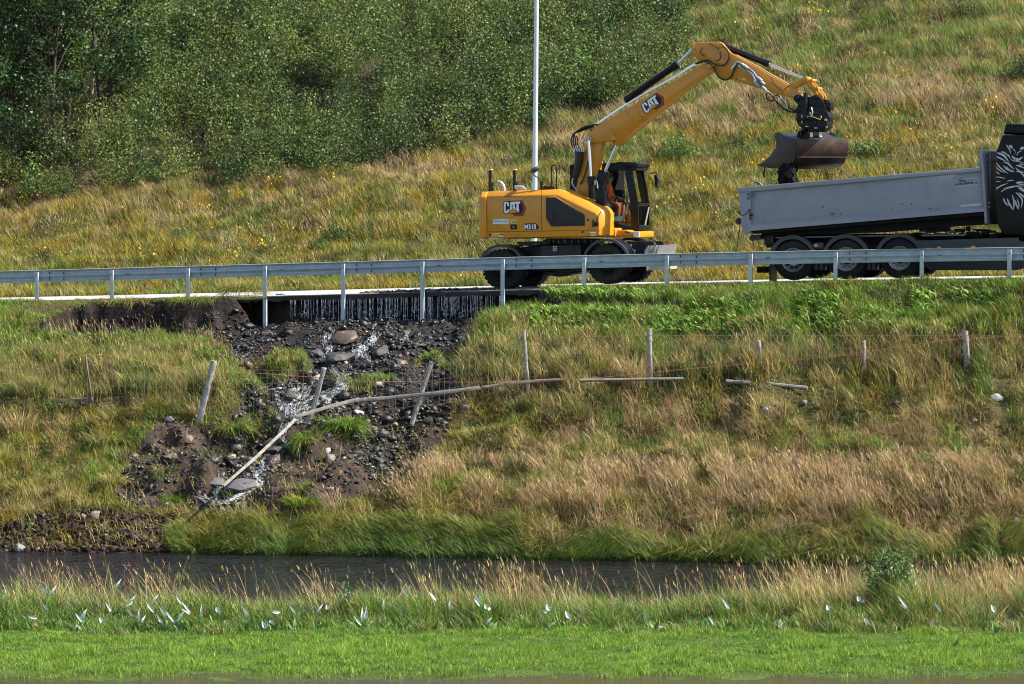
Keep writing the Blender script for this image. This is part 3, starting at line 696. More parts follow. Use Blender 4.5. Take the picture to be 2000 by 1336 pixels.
w = MB(); q = [(fr[0]+.18, fr[2]-.02), (fr[0]+.26, fr[2]-.02), (fr[0]+.30, fr[2]-.14), (fr[0]+.25, fr[2]-.36), (fr[0]+.21, fr[2]-.3)]; w.prism(q, cy1-.1, cy1+.14); w.build('mirror_head', m_blk2, cabo, bevel=.012)
w = MB()
for dy in (.72, .78): w.tube([(E(1246,405,CV)[0]+.05, cy0+dy, E(1246,405,CV)[2]), (E(1247,450,CV)[0]-.02, cy0+dy-.2, E(1247,448,CV)[2])], .012, 6)
w.build('wiper', m_grey, cabo)
w = MB(); q = C([(1178,449.8),(1228,449),(1233,452),(1247,452.5),(1247,463.5),(1178,463.5)], EV+1.2); w.prism(q, .98, HW); w.box(E(1120,455)[0], E(1180,455)[0], .9, HW, E(1120,463)[2], E(1120,446)[2])
plat = w.build('cab_platform', m_yel, ex, bevel=.02)
w = MB(); q = C([(1200,451.5),(1204.5,451.5),(1204.5,459),(1200,459)], EV+.98); w.prism(q, .972, .98, 0); q = C([(1221,452),(1229,452),(1229,454.5),(1221,454.5)], EV+.98); w.prism(q, .972, .98, 1)
a = E(1238,455,EV+.98); w.box(a[0], a[0]+.14, .95, .99, a[2]-.09, a[2]+.03, 0); w.build('platform_label', [m_wht, m_line], plat)
# cab interior
w = MB(); q = C([(1160,346),(1167,330),(1176,329),(1181,336),(1184,392),(1208,397),(1210,408),(1168,410),(1160,400)], EV+2.0); w.prism(q, 1.78, 2.2); w.build('seat', m_blk2, cabo, bevel=.03)
w = MB(); c = E(1215,372,EV+1.9); w.box(c[0]-.07, c[0]+.09, 1.78, 1.86, c[2]-.09, c[2]+.09); w.tube([c, E(1219,394,EV+1.9), E(1214,412,EV+1.9)], .02); w.build('monitor', m_blk, cabo, bevel=.015)
w = MB(); cc = Vector(E(1224,384,EV+2.05)); axd = Vector((-.55, 0, .83)).normalized(); s1 = axd.cross(Vector((0,1,0))).normalized()
w.tube([cc+(s1*math.cos(t)+Vector((0,1,0))*math.sin(t))*.18 for t in np.linspace(0, 2*math.pi, 22)], .014, 6); w.tube([cc, E(1228,420,EV+2.05)], .03, 8); w.build('steering_wheel', m_blk, cabo)
w = MB()
for a in (1203, 1209): w.tube(smooth_path([E(a,392,EV+1.8), E(a-4,381,EV+1.8), E(a-3,377,EV+1.8)], 3), .016, 6)
w.tube([E(1196,385,EV+1.75), E(1210,386,EV+1.75)], .03, 6); w.build('control_lever', m_blk2, cabo)
w = MB(); q = C([(1196.7,423),(1217,422.6),(1218,429),(1216,431.6),(1196.7,431.6)], EV+1.6); w.prism(q, 1.42, 1.72)
tb = w.build('tool_case', mat('turquoise_plastic', (.10,.36,.42), rough=.45), None, bevel=.01); tb.location = ex.location; tb.rotation_euler = ex.rotation_euler
tag(tb, 'small turquoise plastic case lying at the operator\'s feet in the excavator cab', 'case')
w = MB(); q = C([(1216,431),(1223,412),(1227,400),(1225,418),(1219,431)], EV+1.6); w.prism(q, 1.5, 1.56); w.build('floor_guard', mat('grey_panel', (.16,.18,.18), rough=.4), cabo)

# ---- boom
BM = EV+1.25; by0, by1 = 1.03, 1.47; BF = EV+1.03
w = MB(); q = E2([(1146,277),(1151,268),(1160,270),(1176,276),(1171,300),(1166,350),(1160,420),(1108,420),(1122,379),(1142,289)], BF+.06); w.prism(q, by0+.07, by1-.07)
w.build('boom_foot', m_yel, ex, bevel=.02)
w = MB(); q = E2([(1146.5,268),(1149.6,262),(1164,246),(1242,202),(1381,119.5),(1391,120),(1395,127),(1394,138),(1387,140),(1358,159),(1265.5,234),(1206,283.5),(1199,283),(1190,276),(1160,279),(1152,283),(1146,277)], BF)
w.prism(q, by0, by1); boom = w.build('boom', m_yel, ex, bevel=.015)
w = MB(); c = E(1149.8,273,BF); w.cyl((c[0], by0-.06, c[2]), (c[0], by1+.06, c[2]), .085, seg=20)
for k in range(4): a = k*math.pi/2+.4; w.cyl((c[0]+.045*math.cos(a), by0-.07, c[2]+.045*math.sin(a)), (c[0]+.045*math.cos(a), by0-.05, c[2]+.045*math.sin(a)), .014, seg=6, m=1)
w.build('pivot_pin', [m_grey, m_blk], boom)
w = MB(); q = E2([(1193,262),(1196,261),(1205,272),(1206,278),(1202,281),(1197,280),(1193,270)], BF); w.prism(q, by0-.02, by0+.01); c = E(1201,276,BF); w.cyl((c[0], by0-.035, c[2]), (c[0], by1+.02, c[2]), .035, seg=12, m=1)
c = E(1386,130,BF); w.cyl((c[0], by0-.03, c[2]), (c[0], by1+.03, c[2]), .06, seg=14, m=0)
w.build('boss_plate', [m_yel, m_line], boom, bevel=.005)
w = MB()
for p0, p1 in (((1242,202.5),(1256,236)), ((1188,249),(1222,268))):
    a = E(*p0, BF); b = E(*p1, BF); w.tube([(a[0], by0-.001, a[2]), (b[0], by0-.001, b[2])], .008, 4)
w.build('weld_seam', m_yel, boom)
emb(CATL, 'emblem', by0, boom, tr=tr_boom, vv=BF)
# stick
w = MB(); q = E2([(1348,90),(1351,86),(1366,82.5),(1405,81.5),(1412,86),(1428,103.5),(1556,176),(1568,188),(1567,193),(1556,197),(1550,193.5),(1428,156),(1408,153),(1398,142),(1394.7,124),(1381.6,118),(1362.8,118),(1356,109)], BF+.04)
w.prism(q, by0+.05, by1-.05); stick = w.build('stick', m_yel, ex, bevel=.015)
w = MB()
for a, b, r in ((1353,93,.055),(1409,88,.05),(1386,129,.06),(1556,192,.06)): c = E(a, b, BF+.04); w.cyl((c[0], by0+.02, c[2]), (c[0], by1-.02, c[2]), r, seg=14)
q = E2([(1430,106),(1440,108),(1558,174),(1552,175)], BF+.1); 
w.build('stick_pin', m_yel, stick)
w = MB(); q = E2([(1442,150),(1456,153),(1457,158),(1443,155)], BF+.04); w.prism(q, by0+.045, by0+.06, 0)
for k in range(3): q = E2([(1437+2*k,152),(1438.5+2*k,152.4),(1438.3+2*k,155),(1437+2*k,154.5)], BF+.04); w.prism(q, by0+.045, by0+.06, 1)
q = E2([(1445,151.5),(1448,152),(1448,155),(1445,154.4)], BF+.04); w.prism(q, by0+.043, by0+.05, 2); w.build('warning_label', [m_lyel, m_red, m_line], stick)
# hydraulic cylinders
def ram(p_base, p_joint, p_end, y, rb, rr, name='hydraulic_ram', v=None):
    V_ = EV+y; a = Vector(E(*p_base, V_)); j = Vector(E(*p_joint, V_)); b = Vector(E(*p_end, V_)); d = (j-a).normalized()
    w = MB(); w.cyl(a, j, rb, seg=18); w.cyl(j-d*.12, j+d*.02, rb*1.18, seg=18); w.cyl(a-d*.02, a+d*.1, rb*1.1, seg=18); w.tube([a+d*.25+Vector((0,-rb-.01,0)), j-d*.05+Vector((0,-rb-.01,0))], .014, 6)
    o = w.build(name, m_blk, ex, angle=40)
    w = MB(); w.cyl(j, b, rr, seg=14); w.build('piston_rod', m_chr, o, angle=40); return o
ram((1158,405), (1154.5,346), (1149.8,275), .93, .085, .042); ram((1184,405), (1176,346), (1171,276), 1.57, .085, .042)
ram((1166,384), (1181,336), (1204,284), 1.22, .12, .04)
ram((1223,195.5), (1322.5,126), (1353,95), 1.25, .085, .04); ram((1409,88), (1501,125), (1571,153.5), 1.25, .078, .035)
w = MB(); q = E2([(1166,346),(1171,334),(1179,332),(1184,338),(1182,350),(1170,392),(1160,392)], EV+1.0); w.prism(q, .98, 1.0); w.box(E(1163,380,EV+.62)[0], E(1179,380,EV+.62)[0], .62, .86, E(1161,402,EV+.62)[2], E(1161,371,EV+.62)[2]); w.build('cylinder_shield', m_blk, ex, bevel=.01)
# linkage
w = MB()
for yy in (by0+.06, by1-.12):
    for (a, b, wd) in (((1530,177),(1572,155),5.5), ((1573,155),(1603,191),6.0)):
        dx, dy = b[0]-a[0], b[1]-a[1]; L = math.hypot(dx, dy); nx_, ny_ = -dy/L*wd, dx/L*wd; ex_, ey_ = dx/L*3, dy/L*3
        q = E2([(a[0]-ex_+nx_*.4, a[1]-ey_+ny_*.4), (a[0]+nx_, a[1]+ny_), (b[0]+nx_, b[1]+ny_), (b[0]+ex_*1.4+nx_*.3, b[1]+ey_*1.4+ny_*.3), (b[0]+ex_*1.4-nx_*.3, b[1]+ey_*1.4-ny_*.3), (b[0]-nx_, b[1]-ny_), (a[0]-nx_, a[1]-ny_), (a[0]-ex_-nx_*.4, a[1]-ey_-ny_*.4)], BF+.05)
        w.prism(q, yy, yy+.06)
for a, b, r in ((1573,155,.07),(1530,178,.045),(1594,184,.05),(1585,157,.04),(1596,173,.04)): c = E(a, b, BF+.05); w.cyl((c[0], by0+.02, c[2]), (c[0], by1-.02, c[2]), r, seg=14)
w.build('bucket_linkage', m_yel, ex, bevel=.008)
# tilting rotator head
w = MB()
q = E2([(1552,188),(1556,184),(1566,188),(1580,190),(1592,185),(1597,185),(1606,195),(1609,200),(1613,212),(1606,216),(1556,212),(1558,204),(1552,197)], BF); w.prism(q, by0+.0, by0+.05); w.prism(q, by1-.05, by1)
q = E2([(1557,208),(1610,208),(1613,213),(1618,222),(1620,230),(1618,237),(1556,240),(1555,216)], BF); w.prism(q, by0-.02, by1+.02)
q = E2([(1556,238),(1617,236),(1616,248),(1611,255),(1596,256),(1568,251),(1560,245)], BF-.02); w.prism(q, by0-.06, by1+.06)
c = E(1598,250,BM); w.cyl((c[0], 1.25, c[2]-.1), (c[0], 1.25, c[2]+.02), .24, seg=24); w.box(E(1570,200)[0], E(1600,200)[0], by0+.05, by1-.05, E(1570,214)[2], E(1570,198)[2])
for a, b, r in ((1556,192,.075),(1594,190,.05),(1566,192,.03)): c = E(a, b, BF); w.cyl((c[0], by0-.04, c[2]), (c[0], by1+.04, c[2]), r, seg=14)
rot = w.build('rotator_head', m_blk, ex, bevel=.015)
w = MB(); a = E(1573,182,BF-.05); b = E(1573.5,212,BF-.05); w.cyl(a, b, .055, seg=14); w.cyl(b, E(1574,222,BF-.05), .03, seg=8); w.cyl(E(1571,168,BF-.05), a, .012, seg=6); w.build('tilt_ram', m_blk, rot)
w = MB(); w.tube(smooth_path([E(1606,208,BF), E(1612,198,BF), E(1618,197,BF), E(1621.5,203,BF), E(1618,208,BF), E(1614.5,206,BF)], 4), .018, 6); w.build('lifting_hook', m_blk, rot)
w = MB()
w.tube(smooth_path([E(1584,228,BF-.1), E(1587,220,BF-.1), E(1585,212,BF-.1), E(1584,211,BF-.1)], 4), .02, 6, 0)
for a, b, c_, d_, m in ((1576,226,1578,230,1),(1601,226,1604,231,1),(1573,246,1579,248,0),(1590,249,1596,251,0),(1610,232,1614,236,0),(1565,225,1567,241,0),(1581,219,1582.5,224,0),(1612,247,1615,249,0)):
    p = E(a, b, BF-.1); q_ = E(c_, d_, BF-.1); w.box(p[0], q_[0], by0-.09, by0+.0, q_[2], p[2], m)
w.tube([E(1575,229,BF-.1), E(1582,227,BF-.1), E(1590,229,BF-.1), E(1603,234,BF-.1)], .013, 5, 1)
for a, b in ((1570,233),(1592,240),(1604,244),(1578,238)): p = E(a, b, BF); w.cyl((p[0], by0-.1, p[2]), (p[0], by0, p[2]), .05, seg=8, m=2)
w.build('hydraulic_fitting', [m_grey, mat('fitting_ochre', (.30,.24,.04), rough=.5), m_blk2], rot, bevel=.004)
# bucket
P0 = E(1552.6, 273, BM-.35); al = math.radians(27+19)
bkt = empty('bucket', P0, al); bkt.parent = ex
# bucket frame: x = along its width, y = away from the opening, z = up
def dec(px, py):                                          # pixel to profile (y,z) on the near end plate
    o = rw(ES+P0[0], EV+P0[1], EZ+P0[2]); ang = al-TH; wd = Vector((math.cos(ang), math.sin(ang), 0)); pd = Vector((-math.sin(ang), math.cos(ang), 0))
    d = Vector(ray(px, py)); t = o.dot(wd)/d.dot(wd); q = d*t-o; return (q.dot(pd), q.z)
side = [dec(a, b) for a, b in ((1552.6,273),(1535,268),(1521,257.5),(1514.5,259),(1512,264),(1516.5,281),(1515,289),(1504,304),(1492,315),(1479,322.8),(1524,329),(1540,323),(1545,318),(1549,305),(1552.5,290))]
BW = 1.52
def yz(mb, pts, x0, x1, m=0):
    n = len(pts); a = sum(p[0]*q[1]-q[0]*p[1] for p, q in zip(pts, pts[1:]+pts[:1])); pts = pts if a > 0 else pts[::-1]
    mb.add([(x0, p[0], p[1]) for p in pts]+[(x1, p[0], p[1]) for p in pts], [tuple(range(n-1, -1, -1)), tuple(range(n, 2*n))]+[(i, (i+1) % n, n+(i+1) % n, n+i) for i in range(n)], m)
m_rust = mat('rusty_bucket_steel', (.060,.026,.017), rough=.5, metal=.15, noise=.6, nscale=5, dirt=(.016,.012,.011), dirt_amt=1., dscale=2.2)
for n_ in MATS['rusty_bucket_steel'].node_tree.nodes:
    if n_.type == 'MAP_RANGE' and n_.inputs[4].default_value == 1.: n_.inputs[1].default_value = .40; n_.inputs[2].default_value = .60
m_bkt = mat('worn_dark_steel', (.034,.023,.019), rough=.5, metal=.3, noise=.5, nscale=7, dirt=(.02,.015,.012), dirt_amt=.8, dscale=4)
for x in (0, BW-.03):
    w = MB(); yz(w, side, x, x+.03); w.build('end_plate', m_bkt, bkt, bevel=.006)
shell = [dec(a, b) for a, b in ((1516,262),(1535,270),(1552.6,274.5),(1553,290),(1549.5,305),(1545.5,317),(1538,323),(1524,328),(1483,323))]
w = MB(); n = len(shell)
ins = []
for i, (a, b) in enumerate(shell):
    p = shell[max(i-1, 0)]; q_ = shell[min(i+1, n-1)]; t = Vector((q_[0]-p[0], q_[1]-p[1])).normalized(); ins.append((a-t.y*-.03 if False else a+(-t.y)*-.0+(.028*t.y), b-(.028*t.x)))
vs = [(x, p[0], p[1]) for x in (.03, BW-.03) for p in shell]+[(x, p[0], p[1]) for x in (.03, BW-.03) for p in ins]
fs = []; ms = []
for i in range(n-1):
    fs += [(i, i+1, n+i+1, n+i), (2*n+i, 3*n+i, 3*n+i+1, 2*n+i+1)]; ms += [1 if i < 2 else 0]*2
fs += [(0, n, 3*n, 2*n), (n-1, 3*n-1, 4*n-1, 2*n-1)]; ms += [1, 1]
w.v = vs; w.f = fs; w.m = ms; w.build('shell', [m_rust, m_bkt], bkt, angle=55)
w = MB(); a, b = dec(1549.5, 306); w.box(.0, BW, a-.02, a+.025, b-.03, b+.0); a, b = dec(1538, 323); w.box(.0, BW, a-.03, a+.03, b-.02, b+.012); a, b = dec(1551.5, 299)
w.box(.05, BW-.05, a-.01, a+.03, b-.11, b-.08); w.build('wear_strip', m_bkt, bkt)
a, b = dec(1480, 322.8); c_, d_ = dec(1500, 325); w = MB(); yz(w, [(a-.0, b), (c_, d_+.012), (c_, d_-.035), (a, b-.012)], -.01, BW+.01); w.build('cutting_edge', m_bkt, bkt)
a, b = dec(1534, 268); w = MB(); yz(w, [(a-.18, b-.03), (a+.12, b-.03), (a+.05, b+.16), (a-.1, b+.17)], .38, .44); yz(w, [(a-.18, b-.03), (a+.12, b-.03), (a+.05, b+.16), (a-.1, b+.17)], .9, .96)
w.cyl((.36, a, b+.1), (.98, a, b+.1), .045, seg=12); w.box(.45, .89, a-.14, a+.05, b+.02, b+.22); w.build('coupling', m_blk, bkt, bevel=.01)
w = MB()
for k in range(2):
    p = E(1585+17*k, 258, BF+.1); q_ = E(1585+17*k, 268, BF+.1); w.cyl(p, q_, .035, seg=10)
w.build('coupling_pin', m_wht, ex)
w = MB(); 
for (x0, y_, L) in ((.08, None, .26),):
    a, b = dec(1491, 325); w.tube(smooth_path([(.03, a, b), (.04, a+.02, b-.1), (.02, a+.03, b-.2), (.05, a+.01, b-.27)], 3), [.012,.014,.016,.02,.024,.022,.024,.026,.02,.01], 6)
w.build('hanging_root', mat('root_mud', (.02,.016,.012), rough=.9), bkt)
# hoses and pipes
def hose(pts, y, r=.02, m=None, name='hose', par=None, k=5):
    w = MB(); w.tube(smooth_path([E(a, b, EV+y) for a, b in pts], k), r, 7); return w.build(name, m or m_hose, par or boom)
for j, y in enumerate((by0+.06, by0+.16, by0+.26)):
    hose([(1161,247-1.5*j),(1206,216-1.5*j),(1251,187.5-1.5*j),(1312,155-1.5*j),(1352.6,129.5-1.5*j),(1381,118.5-j)], y, .014, m_chr, 'hydraulic_pipe', k=3)
for j in range(4):
    hose([(1170-2*j,243+.5*j),(1145-j,247+2*j),(1128-3*j,256+2*j),(1117+3.5*j,268),(1116.5+4*j,282),(1124+3.5*j,297),(1131+1.5*j,315)], by0+.05+.09*j, .021)
hose([(1151,305),(1141,345),(1133,360)], by0, .02)
w = MB(); w.tube([E(1132,296,BF), E(1130,318,BF), E(1124,345,BF)], [.11,.10,.07], 10); w.build('hose_bundle', m_hose, boom)
w = MB()
for k in range(4): c = E(1123+5*k, 294, BF); w.cyl((c[0], .98, c[2]-.03), (c[0], .98, c[2]+.05), .028, seg=8)
w.build('hose_fitting', m_grey, boom)
hose([(1358,125),(1372,119),(1385,118),(1396,124),(1408,128),(1418,124),(1424,112),(1421,98),(1411,89)], by0-.02, .02)
hose([(1378,120),(1392,127),(1398,141),(1405,151),(1416,156),(1427,151),(1433,140),(1440,125)], by0-.03, .024)
hose([(1372,92),(1368,103),(1377,110)], by0+.03, .008); hose([(1385,85),(1402,94),(1408,108),(1405,116),(1398,118)], by0+.03, .009)
for dx, dy in ((0, 0), (-4, 5)):
    hose([(1433+dx,131+dy),(1436+dx,124+dy),(1441+dx,121+dy),(1452+dx,127+dy),(1470+dx*.5,139+dy),(1480+dx,152+dy),(1490+dx,160+dy)], by0+.02, .026, m_chr, 'hydraulic_pipe', stick)
w = MB()
for a, b in ((1485,155),(1490,162),(1480,166),(1492,172),(1498,178),(1477,162)): c = E(a, b, BF); w.cyl((c[0]-.05, by0-.03, c[2]+.04), (c[0]+.05, by0-.03, c[2]-.04), .035, seg=8)
w.build('pipe_coupling', m_grey, stick); w = MB()
for a, b in ((1453,128),(1458,131)): c = E(a, b, BF); w.cyl((c[0]-.05, by0-.03, c[2]+.04), (c[0]+.05, by0-.03, c[2]-.04), .035, seg=8)
w.build('pipe_clamp', m_grey, stick)
hose([(1497,176),(1511,190),(1524,207),(1537,216),(1554,219),(1562,217)], by0-.03, .026, par=stick); hose([(1514,187),(1520,186),(1528,195),(1536,206),(1548,214),(1557,216)], by0-.06, .022, par=stick)
hose([(1497,182),(1498,194),(1506,197),(1514,193),(1512,186)], by0-.03, .018, par=stick); hose([(1524,190),(1533,200),(1539,212)], by0-.08, .012, m_chr, 'hydraulic_pipe', stick)
hose([(1505,150),(1510,160),(1520,172),(1530,176),(1542,166)], by0+.02, .009, par=stick)
w = MB(); P = [(1440,110),(1475,129),(1510,149),(1540,166)]; w.tube([E(a, b-1, BF+.1) for a, b in P], .03, 6); w.build('pipe_run', mat('dusty_pipe', (.33,.20,.10), rough=.7), stick)
# hoses by the cab foot
for pts in (((1178,403),(1180,425),(1176,440)), ((1186,405),(1184,425),(1189,441)), ((1176,420),(1180,440),(1188,448),(1195,444),(1197,433)), ((1182,400),(1187,415),(1190,436))):
    hose(pts, .85, .02, m_chr if pts[0][0] in (1178, 1186) else m_hose, 'hose', ex)
w = MB()
for a, b in ((1183,418),(1186,412),(1191,433),(1189,428),(1184,434),(1163,357)): c = E(a, b, EV+.85); w.cyl((c[0], .82, c[2]-.05), (c[0], .82, c[2]+.05), .025, seg=8)
w.tube(smooth_path([E(1160,354,EV+.85), E(1164,353,EV+.85), E(1166.5,358,EV+.85), E(1167,368,EV+.85)], 3), .02, 6); w.build('hose_fitting', m_grey, ex)
w = MB(); q = E2([(1150,398),(1182,398),(1182,450),(1178,462),(1165,462),(1160,430)], EV+.95); w.prism(q, .97, 1.48); w.build('swing_frame', m_blk2, ex, bevel=.01)
hose([(1119,348),(1117.5,358),(1122,366),(1131,380),(1137,392)], .98, .018, m_grey, 'hose', ex)

# ---------------------------------------------------------------- driver in the cab
m_skin = mat('skin', (.42,.24,.17), rough=.55); m_org = mat('orange_workwear', (.95,.14,.02), rough=.7, noise=.2, nscale=12)
m_drk = mat('dark_workwear', (.02,.022,.03), rough=.8); m_hair = mat('brown_hair', (.10,.06,.035), rough=.7); m_ref = mat('reflective_band', (.45,.45,.42), rough=.4)
def skin_mesh(name, verts, edges, radii, m, parent, sub=2, root=0):
    me = bpy.data.meshes.new(name); me.from_pydata([tuple(v) for v in verts], edges, [])
    ob = bpy.data.objects.new(name, me); COL.objects.link(ob)
    sk = ob.modifiers.new('s', 'SKIN'); ss = ob.modifiers.new('u', 'SUBSURF'); ss.levels = sub; ss.render_levels = sub
    for i, r in enumerate(radii):
        d = me.skin_vertices[0].data[i]; d.radius = (r if isinstance(r, tuple) else (r, r)); d.use_root = (i == root)
    dg = bpy.context.evaluated_depsgraph_get(); nm = bpy.data.meshes.new_from_object(ob.evaluated_get(dg)); nm.name = name
    ob.modifiers.clear(); ob.data = nm; nm.polygons.foreach_set('use_smooth', np.ones(len(nm.polygons), bool)); nm.materials.clear(); nm.materials.append(m)
    if parent: ob.parent = parent
    return ob
def P(px, py, y): return Vector(E(px, py, EV+y))
def J(px, py, y, z=0):                                    # same outline position, seen from the cab's middle plane
    a = E(px, py, EV+2.0); return Vector((a[0], y, a[2]+z))
hip, bel, che, nec, hd0, hd1 = J(1187,402,2.0), J(1186,388,2.0), J(1186,369,2.0), J(1188.5,359,2.0), J(1191,351,1.995), J(1191.5,344,1.99)
V_ = [hip, bel, che, nec, hd0, hd1]; E_ = [(0,1),(1,2),(2,3),(3,4),(4,5)]; R_ = [.13,.13,.14,.055,.085,.082]
def chain(start, pts, rs_):
    a = start
    for p, r in zip(pts, rs_): V_.append(p); R_.append(r); E_.append((a, len(V_)-1)); a = len(V_)-1
    return a
hands = []
for sgn, y in ((-1, 1.80), (1, 2.2)):
    h = chain(2, [J(1185,364,y), J(1189,383,y+sgn*.02), J(1199,388,y+sgn*.0), J(1204,388,y-sgn*.01)], [.062,.045,.032,.034]); hands.append((h, y, sgn))
    for k, L in enumerate((.06, .075, .08, .07)):
        b = V_[h]+Vector((.03, (k-1.5)*.021, .01)); e = b+Vector((L*.7, 0, .0)); f = e+Vector((L*.25, 0, -.03))
        chain(h, [b, e, f], [.0095,.009,.008])
    chain(h, [V_[h]+Vector((-.01, -sgn*.04, .0)), V_[h]+Vector((.03, -sgn*.06, -.01))], [.011,.009])
    yy = 2.0+sgn*.11
    chain(0, [J(1193,403,yy), J(1213,400,yy+sgn*.06), J(1210,420,yy+sgn*.06), J(1209,430,yy+sgn*.06), J(1216,431.5,yy+sgn*.08)], [.10,.072,.055,.04,.04])
driver = skin_mesh('person', V_, E_, R_, m_skin, None)
driver.location = ex.location; driver.rotation_euler = ex.rotation_euler
tag(driver, 'machine operator in orange high visibility jacket sitting at the controls inside the excavator cab', 'person')
def hull(name, idx_pts, edges, radii, m): return skin_mesh(name, idx_pts, edges, radii, m, driver)
JV = [hip+Vector((0,0,.03)), bel, che, nec+Vector((-.01,0,-.03))]; JE = [(0,1),(1,2),(2,3)]; JR = [.15,.15,.165,.085]
for sgn, y in ((-1, 1.80), (1, 2.2)):
    a = 2
    for p, r in zip((J(1185,364,y), J(1189,383,y+sgn*.02), J(1200,387.5,y)), (.08,.062,.048)): JV.append(p); JR.append(r); JE.append((a, len(JV)-1)); a = len(JV)-1
hull('jacket', JV, JE, JR, m_org)
TV_ = [hip+Vector((.02,0,0))]; TE = []; TR = [.15]
for sgn in (-1, 1):
    yy = 2.0+sgn*.11; a = 0
    for p, r in zip((J(1194,403,yy), J(1213,400,yy+sgn*.06), J(1210,419,yy+sgn*.06), J(1209,427,yy+sgn*.06)), (.112,.088,.07,.06)): TV_.append(p); TR.append(r); TE.append((a, len(TV_)-1)); a = len(TV_)-1
hull('trousers', TV_, TE, TR, mat('orange_brown_trousers', (.22,.045,.02), rough=.8, noise=.4, nscale=6))
w = MB(); w.tube([J(1182,362,1.83), J(1181,372,1.80), J(1181,388,1.84)], .022, 6); w.tube([J(1190,392,1.85), J(1190,392,2.15)], .0, 4) if 0 else None
w.build('reflective_band', m_ref, driver)
hv = []; hf = []
w = MB(); c = (hd0+hd1)/2+Vector((-.012, 0, .03))
prof_ = []
for j in range(8):
    t = j/7*math.pi*.62
    for i in range(16):
        a = 2*math.pi*i/16; w.v.append((c.x+math.sin(t)*math.cos(a)*.104-(.02 if t > 1.2 else 0), c.y+math.sin(t)*math.sin(a)*.095, c.z+math.cos(t)*.115-(0.02 if math.cos(a) < 0 and t > 1 else 0)+(.03 if math.cos(a) > .4 and t > 1.1 else 0)))
for j in range(7):
    for i in range(16): w.f.append((j*16+i, j*16+(i+1) % 16, (j+1)*16+(i+1) % 16, (j+1)*16+i)); w.m.append(0)
w.build('hair', m_hair, driver, angle=80)
w = MB(); fc = (hd0+hd1)/2
w.hexa([(fc.x+a, fc.y+b, fc.z+c_) for a, b, c_ in ((.07,-.01,-.02),(.07,-.01,.03),(.07,.015,-.02),(.07,.015,.03),(.108,-.012,-.02),(.088,-.006,.025),(.108,.012,-.02),(.088,.006,.025))], 0)
for s_ in (-1, 1):
    w.cyl((fc.x+.072, fc.y+s_*.032, fc.z+.018), (fc.x+.084, fc.y+s_*.034, fc.z+.018), .011, seg=8, m=1); w.cyl((fc.x-.01, fc.y+s_*.078, fc.z), (fc.x-.01, fc.y+s_*.095, fc.z), .025, seg=8, m=0)
w.box(fc.x+.07, fc.x+.086, fc.y-.024, fc.y+.024, fc.z-.05, fc.z-.042, 2); w.box(fc.x+.074, fc.x+.088, fc.y-.05, fc.y+.05, fc.z+.032, fc.z+.039, 1)
w.build('face', [m_skin, m_hair, mat('lip', (.30,.11,.09))], driver)

# ---------------------------------------------------------------- tipper truck
TVV = .6
a0 = rs(1548, 547.7, TVV); TS, TZ = a0[0], a0[2]
tr = empty('tipper_truck', rw(TS, TVV, TZ), -TH)
tag(tr, 'black tipper truck with grey tipping body half raised and white lion artwork on its cab', 'truck')
def T(px, py, v=TVV): q = rs(px, py, v); return (q[0]-TS, v-TVV, q[2]-TZ)
def T2(pts, v=TVV): return [(T(a, b, v)[0], T(a, b, v)[2]) for a, b in pts]
TW = 2.5
m_tip = mat('grey_tipper_paint', (.265,.275,.325), rough=.42, noise=.04, nscale=2, dirt=(.13,.12,.11), dirt_amt=.35, dscale=2.5, spec=.5)
m_rimp = mat('sunlit_worn_rail', (.70,.70,.72), rough=.45, noise=.1, dirt=(.35,.2,.1), dirt_amt=.7, dscale=5)  # near-white tone paints sunlight onto the rail's top strip, under worn stains
m_tblk = mat('truck_black', (.0035,.0035,.005), rough=.35, spec=.22)
m_tdk = mat('truck_chassis', (.009,.009,.010), rough=.7, noise=.3, spec=.2)
m_skt = mat('truck_skirt', (.028,.032,.042), rough=.45)
m_amb = mat('amber_lens', (.85,.25,.02), rough=.3)
w = MB(); q = T2([(1460,372),(1918,336),(1924,411),(1463,449)]); w.prism(q, .05, .13); body = w.build('tipper_body', m_tip, tr, bevel=.008); w = MB(); w.prism(q, TW-.13, TW-.05); w.build('side_wall', m_tip, body, bevel=.008)
w = MB(); q = T2([(1447,447),(1924,405),(1925,414),(1450,453)]); w.prism(q, .13, TW-.13); w.build('body_floor', m_tdk, body)
w = MB(); q = T2([(1441.5,366.5),(1914,327.3),(1916,334.5),(1442,376.5)])
for y in (-.03, TW-.15): w = MB(); w.prism(q, y, y+.18); w.build('top_rail', m_tip, body, bevel=.012)
w = MB(); q = T2([(1441.5,366.3),(1914,327.1),(1914,329.2),(1441.5,368.6)])
for y in (-.028, TW-.148): w = MB(); w.prism(q, y, y+.176); w.build('rail_highlight', m_rimp, body)
w = MB()
ya, yb = .05, -.012
A = T2([(1463,436.5),(1922,403.5),(1923,407.5),(1464,441),(1923.5,413),(1466,451)])
for s_ in (0, 1):
    Y0 = ya if s_ == 0 else TW-ya; Y1 = yb if s_ == 0 else TW-yb
    w.add([(A[0][0], Y0, A[0][1]), (A[1][0], Y0, A[1][1]), (A[2][0], Y1, A[2][1]), (A[3][0], Y1, A[3][1]), (A[4][0], Y1, A[4][1]), (A[5][0], Y1, A[5][1]), (A[4][0], Y0, A[4][1]), (A[5][0], Y0, A[5][1])], [(0,1,2,3),(3,2,4,5),(5,4,6,7)])
w.build('lower_rail', m_tip, body)
w = MB(); q = T2([(1442.5,376),(1466,373),(1466,452),(1457.7,459.5),(1449.5,453.5)]); 
for y in (-.015, TW-.12): w = MB(); w.prism(q, y, y+.135); w.build('corner_post', m_tip, body, bevel=.01)
w = MB(); q = T2([(1443,372),(1449,372),(1455,455),(1450,455)]); w.prism(q, .12, TW-.12); tg = w.build('tailgate', m_tip, body, bevel=.01)
